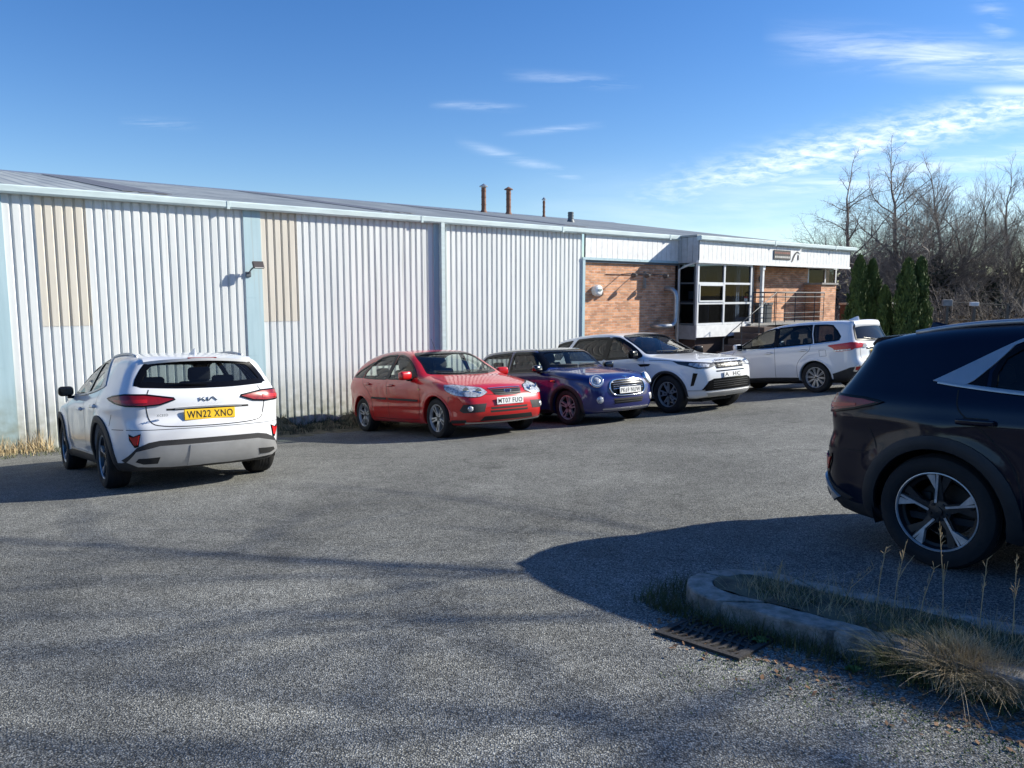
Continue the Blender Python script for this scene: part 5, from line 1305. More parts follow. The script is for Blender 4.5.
    part('soffit_shadow_band', MB().box(13.95, 18.0, -.04, .018, 3.35, 3.413), M['dkframe'])
    # canopy over the entrance: projects 0.8 m
    CP = -.80
    fascia(17.72, 23.0, CP, 3.48, 4.03)
    part('fascia_trim', MB().box(17.68, 23.04, CP-.03, CP+.06, 3.41, 3.478), M['white'])
    mb = MB(); n = 4
    for i in range(n): mb.box(17.688, 17.70, CP+i*.2+.006, CP+(i+1)*.2-.006, 3.42, 4.14)
    side = part('canopy_side_panelling', mb, mat('canopy_side_shade', (.42, .46, .50), .5)); part('canopy_side_backing', MB().box(17.701, 17.73, CP, -.0, 3.42, 4.14), M['dkframe'], side)  # white panelling coloured darker on the side turned from the sun
    part('canopy_end', MB().box(23.02, 23.05, CP, -.5, 3.42, 4.03), M['white'])
    part('canopy_soffit', MB().box(17.73, 23.0, CP+.05, .28, 3.50, 3.53), M['dkframe'])
    gutter(17.66, 23.08, CP-.12, 4.035)
    part('canopy_roof', MB().box(17.66, 23.08, CP+.04, .0, 4.15, 4.20), M['roofm'])
    # right section: steps back
    fascia(23.08, 26.75, -.52, 3.50, 4.06); part('fascia_trim', MB().box(23.06, 26.80, -.55, -.46, 3.43, 3.498), M['white'])
    part('fascia_end', MB().box(26.76, 26.80, -.50, 1.2, 3.50, 4.10), M['white'])
    gutter(23.08, 27.0, -.66, 4.065)
    part('eaves_soffit', MB().box(23.05, 26.78, -.46, .0, 3.50, 3.53), M['dkframe']); part('eaves_roof', MB().box(23.08, 27.0, -.5, .0, 4.16, 4.21), M['roofm'])
    # downpipes at the entrance
    part('downpipe', MB().tube([(17.74, CP+.10, 3.44), (17.72, -.35, 3.33), (17.71, -.12, 3.24), (17.71, -.11, .2)], .035, 8), M['frame'], smooth=True)
    part('downpipe', MB().box(20.98, 21.07, CP+.05, CP+.14, 1.63, 3.42).box(20.96, 21.09, CP+.03, CP+.16, 3.28, 3.41), M['white'])
    # entrance screen: three rows of panes in pale frames
    FX0, FX1, FY = 17.78, 20.38, -.72
    fr = MB()
    xs = (FX0, 19.02, FX1); zs = (1.66, 2.26, 2.84, 3.40)
    for x in (FX0, 19.02, FX1): fr.box(x-.035, x+.035, FY-.04, FY+.03, 1.63, 3.44)
    for z in zs: fr.box(FX0+.035, 19.02-.035, FY-.035, FY+.025, z-.03, z+.03); fr.box(19.02+.035, FX1-.035, FY-.035, FY+.025, z-.03, z+.03)
    fr.box(FX0+.04, 18.98, FY-.055, FY-.037, 2.30, 2.345).box(FX0+.04, 18.98, FY-.055, FY-.037, 2.765, 2.81).box(FX0+.04, FX0+.085, FY-.055, FY-.037, 2.347, 2.763).box(18.935, 18.98, FY-.055, FY-.037, 2.347, 2.763)
    f = part('entrance_screen', fr, M['frame'])
    for i in range(2):
        for j in range(3): part('pane', MB().box(xs[i]+.036, xs[i+1]-.036, FY-.004, FY+.004, zs[j]+.031, zs[j+1]-.031), M['bglass'], f)
    fs = MB()
    for y in (FY+.06, -.06): fs.box(FX0-.03, FX0+.03, y-.03, y+.03, 1.63, 3.44)
    for z in zs: fs.box(FX0-.025, FX0+.025, FY+.09, -.09, z-.022, z+.022)
    f2 = part('side_screen', fs, M['dkframe'])
    for j in range(3): part('pane', MB().box(FX0-.004, FX0+.004, FY+.091, -.091, zs[j]+.023, zs[j+1]-.023), M['bglass'], f2)
    # room behind: floor, back wall, blinds, desk things
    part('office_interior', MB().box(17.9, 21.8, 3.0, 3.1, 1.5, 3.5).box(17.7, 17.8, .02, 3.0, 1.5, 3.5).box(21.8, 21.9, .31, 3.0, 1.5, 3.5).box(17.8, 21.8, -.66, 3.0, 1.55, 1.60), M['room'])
    part('office_desk', MB().box(18.4, 20.2, .6, 1.1, 2.28, 2.32).box(18.45, 18.5, .62, 1.08, 1.6, 2.28).box(20.1, 20.15, .62, 1.08, 1.6, 2.28).box(19.5, 19.85, .9, .95, 2.36, 2.62), M['white'])
    [part('window_blind', MB().box(a, b_, -.3, -.29, 2.88, 3.2), M['concrete']) for a, b_ in ((18.1, 18.75), (19.3, 19.9))]
    part('plinth_panel', MB().prism([(FX0-.05, 1.28), (FX0-.05, 1.625), (21.6, 1.625), (21.6, 1.60), (20.2, 1.28)], FY-.06, FY-.02, axis='y'), M['white'])
    part('side_plinth_panel', MB().box(FX0-.045, FX0-.01, FY-.018, -.0, 1.22, 1.625), mat('plinth_side_shade', (.30, .30, .31), .7))  # white plinth coloured grey for its shaded side face
    # platform, brick below, steps
    part('entrance_platform', MB().box(20.2, 24.6, -.9, .018, 1.56, 1.63), M['concrete'])
    part('platform_brickwork', MB().box(17.9, 24.6, -.60, .018, -.6, 1.27).box(20.4, 24.55, -.62, -.01, 1.27, 1.555), mat('shaded_brick_base', (.07, .045, .038), .9, bump=.3, bscale=30))  # brick colour darkened for the shadow below the entrance
    st = MB()
    for i in range(8): st.box(17.6+i*.29, 20.2-.001, -1.75, -.92, .16+i*.175-.5*(i == 0), .335+i*.175)
    part('entrance_steps', st, mat('step_brick', (.10, .07, .06), .9))
    # doorway with a glazed door, brick pier, lamp and notice
    dr = part('entrance_door', MB().box(20.46, 20.52, -.16, -.08, 1.63, 3.42).box(21.34, 21.40, -.16, -.08, 1.63, 3.42).box(20.52, 21.34, -.15, -.09, 3.34, 3.42).box(20.52, 21.34, -.15, -.09, 1.63, 1.80).box(20.56, 20.66, -.16, -.08, 1.81, 3.33), M['frame'])
    part('door_glass', MB().box(20.66, 21.34, -.124, -.116, 1.80, 3.34), M['bglass'], dr)
    part('door_handle', MB().tube([(20.72, -.2, 2.2), (20.72, -.2, 2.9)], .015, 8), M['galv'], dr)
    part('door_notice', MB().box(20.95, 21.13, -.135, -.128, 2.30, 2.45), M['white'], dr)
    part('notice_heading', MB().box(20.95, 21.13, -.139, -.1355, 2.40, 2.45), mat('notice_red', (.6, .05, .04), .5), dr)
    part('brick_pier', MB().box(21.42, 21.88, -.25, .30, 1.63, 3.45), M['brick'])
    lm = part('entrance_lamp', MB().lathe([(0, -.01), (.10, -.01), (.10, .03), (0, .03)], 24, axis='y', c=(21.62, -.27, 3.02)), M['signdark'], auto=30)
    part('lamp_globe', MB().lathe([(0, -.09), (.05, -.08), (.08, -.04), (.085, -.012), (0, -.012)], 20, axis='y', c=(21.62, -.272, 3.02)), M['lampw'], lm, smooth=True)
    # corner bay with the high window
    part('brick_bay', MB().box(24.75, 25.75, -.60, .018, ZG-.5, 2.86), M['brick'])
    part('bay_sill', MB().box(24.70, 25.80, -.66, .018, 2.862, 2.92), M['concrete'])
    wf = MB(); wx = (24.97, 26.12, 26.86)
    for x in wx: wf.box(x-.035, x+.035, .02, .10, 2.832, 3.49)
    for z in (2.865, 3.46): wf.box(25.006, 26.084, .025, .095, z-.03, z+.03); wf.box(26.156, 26.824, .025, .095, z-.03, z+.03)
    w = part('window', wf, M['frame'])
    part('pane', MB().box(25.007, 26.083, .05, .06, 2.896, 3.429), M['bglass'], w); part('pane', MB().box(26.157, 26.823, .05, .06, 2.896, 3.429), M['bglass'], w)
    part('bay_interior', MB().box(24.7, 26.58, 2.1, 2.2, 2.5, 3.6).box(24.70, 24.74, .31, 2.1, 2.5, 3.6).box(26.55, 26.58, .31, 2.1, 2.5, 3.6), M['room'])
    # flues on the roof
    for name, x, y, r, h, cap in (('flue', 18.6, 10.6, .095, .98, True), ('flue', 20.2, 11.0, .10, .98, True), ('vent_pipe', 22.7, 11.6, .055, .72, True), ('roof_cowl', 19.1, 6.0, .10, .36, False)):
        z = 4.215+.1515*y; mb = MB().tube([(x, y, z-.1), (x, y, z+h)], r, 14); mb.tube([(x, y, z-.05), (x, y, z+.1)], [r*1.7, r*1.05], 14)
        for k in (.3, .6, .85): mb.lathe([(r, h*k), (r+.012, h*k), (r+.012, h*k+.03), (r, h*k+.03)], 14, axis='z', c=(x, y, z))
        f = part(name, mb, M['rust'] if cap else M['dkframe'], auto=40)
        if cap: part('flue_cap', MB().lathe([(0, h+.16), (r*1.9, h+.05), (r*1.9, h+.03), (0, h+.05)], 14, axis='z', c=(x, y, z)), M['galv'] if r < .1 else M['rust'], f)
    # silver duct: out of the brick low down, up and back in
    part('duct', MB().tube([(16.72, .1, 1.62), (16.72, -.15, 1.62), (16.76, -.29, 1.62), (16.88, -.36, 1.62), (17.12, -.36, 1.63), (17.25, -.36, 1.70), (17.31, -.36, 1.85), (17.31, -.36, 2.45), (17.30, -.32, 2.58), (17.28, -.22, 2.66), (17.27, -.1, 2.68), (17.27, .1, 2.68)], .07, 16), M['galv'], smooth=True)
    return B0

def wall_thing(name, r, z, label, cat, group=None):
    e = empty(name, (*wall_to_world(r, QW), z)); e.rotation_euler = (0, 0, WA); tag(e, label, cat, group); return e

def build_wall_things():
    # floodlight on an arm
    t = wall_thing('floodlight', 5.15, 2.95, 'small square floodlight on a bracket on the pale blue wall post', 'floodlight')
    MB().tube([(-.02, -.05, -.06), (.0, -.14, .02), (.06, -.22, .10)], .014, 6).rbox(-.02, -.06, -.06, .10, .03, .10, .01).build('bracket', M['dkframe'], t)
    h = MB().rbox(.10, -.26, .11, .21, .05, .14, .012, (-.5, 0, 0)).build('lamp_housing', M['signdark'], t); MB().rbox(.10, -.287, .098, .17, .01, .10, .004, (-.5, 0, 0)).build('lamp_glass', M['lampw'], h)
    # alarm box
    t = wall_thing('alarm_box', 14.42, 2.62, 'round white alarm sounder low on the lit brick wall', 'alarm box')
    MB().lathe([(0, -.16), (.10, -.155), (.145, -.12), (.155, -.03), (.15, .02), (0, .02)], 8, axis='y').build('cover', M['white'], t, auto=30)
    MB().rbox(0, -.172, .02, .12, .02, .05, .006).build('strobe', M['cyan'], t)
    # three small spot lamps on long stalks and a bracket strip
    for i, (r, lab) in enumerate(((15.42, 'leftmost of the three small spot lamps on stalks on the brick wall'), (15.95, 'middle one of the three small spot lamps on stalks on the brick wall'), (16.72, 'small spot lamp on a stalk in the shade beside the entrance canopy'))):
        t = wall_thing('spot_lamp', r, 3.05, lab, 'spot lamp', 'small spot lamps on the brick wall')
        MB().tube([(-.02, .0, .02), (0, -.30, .03), (0, -.36, .0)], .012, 6).build('stalk', M['dkframe'], t)
        MB().lathe([(0, -.09), (.04, -.085), (.07, .03), (.072, .05), (0, .045)], 16, axis='y', c=(.03, -.42, -.02)).build('lamp_head', M['signdark'], t, auto=40)
    t = wall_thing('cable_conduit', 15.2, 3.06, 'thin conduit run between the spot lamps on the brick wall', 'conduit')
    MB().tube([(-.4, .005, .0), (1.6, .005, .0)], .012, 6).build('conduit_run', M['rust'], t)
    t = wall_thing('wall_bracket', 16.33, 2.98, 'short pale upright bracket on the brick wall between the spot lamps', 'bracket')
    MB().box(-.03, .03, -.05, .015, -.28, .18).box(-.05, .05, -.02, .015, -.30, -.24).build('bracket_plate', M['concrete'], t)
    # sign and emblem on the canopy
    t = wall_thing('company_sign', 21.95, 3.77, 'small dark two-line name board on the canopy panelling', 'sign'); t.location = (*wall_to_world(21.95, QW-.80-.014), 3.77)
    MB().box(-.52, .42, -.022, -.002, -.15, .14).build('sign_board', M['signdark'], t)
    lt = mat('sign_lettering', (.62, .60, .56), .5); rd_ = mat('sign_letter_red', (.30, .13, .10), .5)
    for z, m_ in ((.055, rd_), (-.075, lt)):
        x = -.47; k = 0
        mb = MB()
        while x < .36:
            wd = (.055, .03, .05, .06, .04)[k % 5]; mb.box(x, x+wd, -.026, -.0225, z-.03, z+.03); x += wd+.02; k += 1
        mb.build('sign_lettering', m_, t)
    t2 = empty('swoosh_emblem', (*wall_to_world(22.62, QW-.80-.014), 3.77)); t2.rotation_euler = (0, 0, WA); tag(t2, 'dark curved swoosh emblem beside the name board on the canopy', 'emblem')
    mb = MB(); pts = [(-.14, -.20), (-.06, -.05), (.02, .05), (.12, .12), (.22, .13), (.30, .07)]
    w_ = (.015, .045, .04, .03, .035, .015)
    for i in range(len(pts)-1):
        (a, b_), (c, d) = pts[i], pts[i+1]; mb.add([(a-w_[i]/2, -.012, b_), (a+w_[i]/2, -.012, b_-w_[i]), (c+w_[i+1]/2, -.012, d-w_[i+1]), (c-w_[i+1]/2, -.012, d), (a-w_[i]/2, 0, b_), (a+w_[i]/2, 0, b_-w_[i]), (c+w_[i+1]/2, 0, d-w_[i+1]), (c-w_[i+1]/2, 0, d)], [(0, 1, 2, 3), (7, 6, 5, 4), (0, 4, 5, 1), (1, 5, 6, 2), (2, 6, 7, 3), (3, 7, 4, 0)])
    mb.box(.20, .26, -.011, 0, -.14, .02)
    mb.build('emblem_shape', M['signdark'], t2)
    # railings
    def railing(name, pts, label, up=.95, gap=.58, bars=()):
        t = wall_thing(name, pts[0][0], 0, label, 'railing'); x0 = pts[0][0]
        top = MB(); top.tube([(p[0]-x0, p[1], p[2]+up) for p in pts], .020 if bars else .012, 8)
        if bars: top.tube([(p[0]-x0, p[1], p[2]+up-.14) for p in pts], .016, 8)
        for b_ in bars: top.tube([(p[0]-x0, p[1], p[2]+b_) for p in pts], .010, 6)
        top.build('handrail', M['railm'], t, smooth=True)
        L = math.hypot(pts[1][0]-pts[0][0], pts[1][2]-pts[0][2]); n = int(L/gap)
        for i in range(n+1):
            f = i/n; a, c = Vector(pts[0]), Vector(pts[1]); p = a.lerp(c, f); MB().tube([(p.x-x0, p.y, p.z-.03), (p.x-x0, p.y, p.z+up)], .018 if i % 2 == 0 else .012, 6).build('upright', M['railm'], t)
        return t
    railing('platform_railing', [(20.35, -.86, 1.63), (24.5, -.86, 1.63)], 'black metal railing along the raised entrance platform in front of the brick', bars=(.15, .3, .62))
    railing('step_railing', [(17.7, -1.72, .35), (20.25, -1.72, 1.63)], 'thin sloping handrail down the entrance steps in front of the white plinth', gap=.8)
    t = wall_thing('litter_bin', 21.35, 1.63, 'small dark bin on the entrance platform behind the railing', 'bin')
    MB().prism([(-.20, -.18), (.20, -.18), (.20, .18), (-.20, .18)], 0, .55).build('bin_body', M['railm'], t); MB().rbox(0, 0, .59, .46, .42, .07, .02).build('bin_lid', M['dkframe'], t); t.location = (*wall_to_world(21.4, QW-.55), 1.632)
# ------------------------------------------------------------------ vegetation
M['bark'] = mat('bark', (.20, .17, .145), .95, bump=.4, bscale=25, var=.25, scale=8, col2=(.11, .10, .09))
M['barkpale'] = mat('bark_pale', (.20, .18, .15), .95, var=.25, scale=8, col2=(.09, .08, .07))
M['twig'] = mat('twig', (.26, .235, .215), .95, var=.2)
M['conifer'] = mat('conifer_leaf', (.10, .145, .030), .8, col2=(.035, .065, .016), scale=3.5)
M['ivy'] = mat('ivy_leaf', (.03, .045, .018), .7, col2=(.012, .022, .010), scale=3)
M['drygrass'] = mat('dry_grass', (.58, .46, .27), .85, col2=(.30, .22, .11), scale=18)
M['greengrass'] = mat('green_grass', (.095, .115, .035), .8, col2=(.045, .055, .018), scale=14)
M['moss'] = mat('moss', (.17, .15, .09), .95, bump=.6, bscale=60, col2=(.035, .032, .022), scale=7)
M['soil'] = mat('soil', (.055, .042, .032), .95, bump=.8, bscale=40, col2=(.025, .02, .016), scale=12)
M['scrub'] = mat('bramble', (.10, .07, .045), .9, col2=(.045, .035, .022), scale=3)
M['leafy'] = mat('fallen_leaf', (.28, .15, .07), .8, col2=(.14, .07, .035), scale=30)

class Tubes:
    """many thin tapered branches in one mesh"""
    def __init__(s): s.V = []; s.F = []; s.n = 0
    def seg(s, pts, rad, n):
        pts = np.asarray(pts, float); k = len(pts); T = np.gradient(pts, axis=0); T /= np.linalg.norm(T, axis=1, keepdims=True)+1e-9
        up = np.array([.31, .17, .93]); A = np.cross(T, up); A /= np.linalg.norm(A, axis=1, keepdims=True)+1e-9; Bv = np.cross(T, A)
        a = 2*PI*np.arange(n)/n
        R = pts[:, None]+(A[:, None]*np.cos(a)[None, :, None]+Bv[:, None]*np.sin(a)[None, :, None])*np.asarray(rad)[:, None, None]
        s.V.append(R.reshape(-1, 3)); i = np.arange(k-1)[:, None]*n; j = np.arange(n)[None]; j2 = (j+1) % n
        s.F.append(np.stack([i+j, i+j2, i+n+j2, i+n+j], -1).reshape(-1, 4)+s.n); s.n += k*n
    def build(s, name, m, parent):
        return mesh_np(name, np.concatenate(s.V), np.concatenate(s.F), m, parent, smooth=True)

def bare_tree(x, y, H, seed, label, lean=(0, 0), spread=1.0, r0=.16, fork=0.25, m=None, dens=1.0, upright=.35, multi=1, cat='tree', group='bare trees beyond the car park', nside=7, minr=.0045, maxd=5):
    rs = np.random.default_rng(seed); g = gzf(x, y)
    t = empty('bare_tree', (x, y, g-.05)); tag(t, label, cat, group)
    tk = Tubes(); cr = Tubes()
    def grow(p, d, L, r, depth):
        k = max(3, int(L/.35)); pts = [p]; dd = d/np.linalg.norm(d); st = L/k; w = .10+.05*depth
        for i in range(k):
            dd = dd+rs.normal(0, w, 3)*.6+np.array([0, 0, .05*upright*(1 if depth else 0)]); dd /= np.linalg.norm(dd); pts.append(pts[-1]+dd*st)
        pts = np.array(pts); r1 = max(minr*.6, r*(.62 if depth == 0 else .42)); rad = np.linspace(r, r1, len(pts))
        (tk if depth == 0 else cr).seg(pts, rad, max(3, nside-depth*2) if depth else nside)
        if depth >= maxd or r < minr: return
        nb = int([0, 9, 7, 6, 5][min(depth, 4)]*dens) if depth else int(13*dens)
        for i in range(nb):
            f = (fork+(1-fork)*(i+rs.random())/nb) if depth == 0 else (.18+.8*(i+rs.random())/nb)
            j = min(int(f*k), k-1); q = pts[j]+(pts[j+1]-pts[j])*(f*k-j); ax = pts[j+1]-pts[j]; ax /= np.linalg.norm(ax)
            v = rs.normal(0, 1, 3); v -= v @ ax*ax; v /= np.linalg.norm(v)+1e-9
            an = rs.uniform(.45, .95)*spread; nd = ax*math.cos(an)+v*math.sin(an); nd[2] += upright*.4
            ll = L*rs.uniform(.36, .62)*(1.25-f*.5 if depth == 0 else 1)*(1 if depth else 1.1)
            grow(q, nd, ll, max(r*(1-f*.5)*rs.uniform(.40, .6), minr*.5), depth+1)
        # leader carries on
        if depth < 3: grow(pts[-1], dd+rs.normal(0, .15, 3), L*.55, r1, depth+1)
    for i in range(multi):
        a = rs.uniform(0, 2*PI); o = np.array([math.cos(a), math.sin(a), 0])*(.15 if multi > 1 else 0)
        grow(o, np.array([lean[0]+o[0]*1.5, lean[1]+o[1]*1.5, 1.0]), H*rs.uniform(.52, .62), r0*(1 if multi == 1 else .7), 0)
    tk.build('trunk', m or M['bark'], t); cr.build('crown', M['twig'] if m is None else m, t)
    return t

def leaf_cloud(P, N, size, rs, asp=1.6):
    """small quads at P facing roughly along N"""
    n = len(P); U = rs.normal(0, 1, (n, 3)); U -= (U*N).sum(1, keepdims=True)*N; U /= np.linalg.norm(U, axis=1, keepdims=True)+1e-9; Wv = np.cross(N, U)
    s = size*rs.uniform(.6, 1.4, (n, 1)); U = U*s*asp; Wv = Wv*s
    V = np.stack([P-U, P-Wv*.8, P+U, P+Wv*.8], 1).reshape(-1, 3); F = np.arange(4*n).reshape(n, 4); return V, F

def conifer(x, y, H, w, seed, label, group='slim conifers beside the office end'):
    rs = np.random.default_rng(seed); g = gzf(x, y); t = empty('slim_conifer', (x, y, g)); tag(t, label, 'conifer', group)
    MB().tube([(0, 0, -.1), (0, 0, H*.5), (0, 0, H*.9)], [.07, .045, .01], 7).build('trunk', M['bark'], t, smooth=True)
    n = 12000; z = rs.uniform(.02, 1, n)**.9*H; a = rs.uniform(0, 2*PI, n)
    prof = np.minimum(1, (z/H*9)**.6)*np.clip((1-z/H), 0, 1)**.42*w*1.12
    lump = 1+.22*np.sin(a*3+z*3.1+seed)+.14*np.sin(a*7-z*6.5)+.10*np.sin(z*15+a*2)
    rr = prof*lump*np.sqrt(rs.uniform(.35, 1.05, n)); P = np.stack([rr*np.cos(a), rr*np.sin(a), z+rs.normal(0, .03, n)], 1)
    N = np.stack([np.cos(a), np.sin(a), rs.uniform(-.2, .9, n)], 1)+rs.normal(0, .55, (n, 3)); N /= np.linalg.norm(N, axis=1, keepdims=True)
    V = P[:, None]; U = np.stack([rs.normal(0, .25, n)+.3*np.cos(a), rs.normal(0, .25, n)+.3*np.sin(a), np.ones(n)], 1); U /= np.linalg.norm(U, axis=1, keepdims=True)
    Wv = np.cross(N, U); Wv /= np.linalg.norm(Wv, axis=1, keepdims=True)+1e-9; L = rs.uniform(.03, .075, (n, 1)); S = L*.34
    V = np.stack([P-U*L, P-Wv*S, P+U*L, P+Wv*S], 1).reshape(-1, 3); F = np.arange(4*n).reshape(n, 4)
    mesh_np('foliage', V, F, M['conifer'], t)
    return t

def bush(name, x, y, sx, sy, H, n, seed, label, cat, m, leaf=.05, kind=None, group=None, twigs=250):
    rs = np.random.default_rng(seed); g = gzf(x, y); t = empty(name, (x, y, g)); tag(t, label, cat, group)
    u = rs.normal(0, 1, (n, 3)); u /= np.linalg.norm(u, axis=1, keepdims=True); u[:, 2] = np.abs(u[:, 2])
    rad = rs.uniform(.55, 1.0, n)**.5
    lump = 1+.16*np.sin(u[:, 0]*7+seed)+.16*np.sin(u[:, 1]*8+2*seed)+.12*np.sin(u[:, 2]*11)
    P = u*rad[:, None]*lump[:, None]*np.array([sx, sy, H]); N = u+rs.normal(0, .6, (n, 3)); N /= np.linalg.norm(N, axis=1, keepdims=True)
    V, F = leaf_cloud(P, N, leaf, rs)
    tw = Tubes()
    for i in range(twigs):
        d = u[i]*lump[i]*np.array([sx, sy, H])*rs.uniform(.8, 1.15); p0 = d*np.array([.3, .3, 0]); mid = (p0+d)/2+rs.normal(0, .08, 3); tw.seg([p0, mid, d], [.012, .008, .004], 3)
    tw.build('stems', M['twig'], t); mesh_np('foliage', V, F, m, t); return t

def scrub_bank():
    """brown bramble bank: too tangled to count"""
    rs = np.random.default_rng(5)
    t = Tubes(); n = 15000
    P = []; L = []
    xs = rs.uniform(9, 46, n); ys = rs.uniform(22, 42, n)
    ridge = lambda x, y: 1.15*np.exp(-((y-(27+.30*(x-14)))/2.6)**2)*np.clip((x-10.0)/4, 0, 1)+1.7*np.exp(-((y-37)/5.0)**2)*np.clip((x-13.0)/4, 0, 1)
    h = ridge(xs, ys); k = h > .12; xs, ys, h = xs[k], ys[k], h[k]
    g = gz(xs, ys); d = rs.normal(0, 1, (len(xs), 3)); d[:, 2] = np.abs(d[:, 2])*.9+.2; d /= np.linalg.norm(d, axis=1, keepdims=True)
    zz = g+h*rs.uniform(.0, 1.0, len(xs))
    A = np.stack([xs, ys, zz], 1); ln = rs.uniform(.25, .8, (len(xs), 1)); Mid = A+d*ln*.5+rs.normal(0, .05, A.shape); Bq = A+d*ln; Bq[:, 2] -= rs.uniform(0, .35, len(xs))
    # 3-sided tubes, vectorised
    V = []; 
    for Q, r in ((A, .012), (Mid, .009), (Bq, .004)):
        for a in range(3): V.append(Q+np.array([math.cos(a*2.09), math.sin(a*2.09)*.7, math.sin(a*2.09)*.7])*r)
    V = np.stack(V, 1); m = len(A); base = np.arange(m)[:, None]*9; F = []
    for s_ in range(2):
        for a in range(3): F.append(np.stack([base[:, 0]+s_*3+a, base[:, 0]+s_*3+(a+1) % 3, base[:, 0]+s_*3+3+(a+1) % 3, base[:, 0]+s_*3+3+a], 1))
    o = mesh_np('bramble_scrub', V.reshape(-1, 3), np.concatenate(F), M['scrub']); tag(o, 'tangled brown bramble scrub on the bank beyond the parked cars', 'scrub', kind='stuff')
    # the bank itself
    gx, gy = np.meshgrid(np.arange(8, 60, .7), np.arange(20, 46, .7), indexing='ij'); z = gz(gx, gy)+ridge(gx, gy)*.8+.10*np.sin(gx*2.1)*np.sin(gy*1.7)*(ridge(gx, gy) > .1)-.03
    nx, ny = gx.shape; I = np.arange(nx*ny).reshape(nx, ny); F = np.stack([I[:-1, :-1], I[1:, :-1], I[1:, 1:], I[:-1, 1:]], -1).reshape(-1, 4)
    b = mesh_np('earth_bank', np.stack([gx.ravel(), gy.ravel(), z.ravel()], 1), F, M['soilbank'], smooth=True); tag(b, kind='structure')
    P = np.stack([xs, ys, g+h*rs.uniform(.5, 1.02, len(xs))], 1); nn = rs.normal(0, 1, P.shape); nn /= np.linalg.norm(nn, axis=1, keepdims=True)
    V, F = leaf_cloud(P, nn, .045, rs); o = mesh_np('dead_leaves', V, F, M['leafy2']); tag(o, 'small brown leaves caught in the bramble scrub', 'leaves', kind='stuff')
M['soilbank'] = mat('bank_soil', (.10, .075, .045), .95, bump=.8, bscale=12, col2=(.05, .045, .025), scale=1.5)
M['leafy2'] = mat('dead_bramble_leaf', (.16, .10, .05), .85, col2=(.06, .05, .02), scale=2)

def blades(name, P, L, W_, lean, m, rs, label, cat, kind='stuff', curl=.6, updir=None, segs=4, parent=None):
    """curved grass blades: P base points, L lengths, W_ widths, lean (n,2) tip offset"""
    n = len(P); V = np.zeros((n, (segs+1)*2, 3)); a = rs.uniform(0, 2*PI, n); sd = np.stack([np.cos(a), np.sin(a), 0*a], 1)
    for i in range(segs+1):
        t = i/segs; c = P.copy(); c[:, :2] += lean*(t**(1+curl))[..., None] if False else lean*(t**(1+curl)); c[:, 2] += L*(t-curl*.35*t*t*np.minimum(1.6, np.linalg.norm(lean, axis=1)/L))
        w = W_[:, None]*(1-t*.85)*.5; V[:, 2*i] = c-sd*w; V[:, 2*i+1] = c+sd*w
    base = np.arange(n)[:, None]*(segs+1)*2; F = []
    for i in range(segs): F.append(np.concatenate([base+2*i, base+2*i+1, base+2*i+3, base+2*i+2], 1))
    o = mesh_np(name, V.reshape(-1, 3), np.concatenate(F), m, parent)
    if label: tag(o, label, cat, kind=kind)
    return o

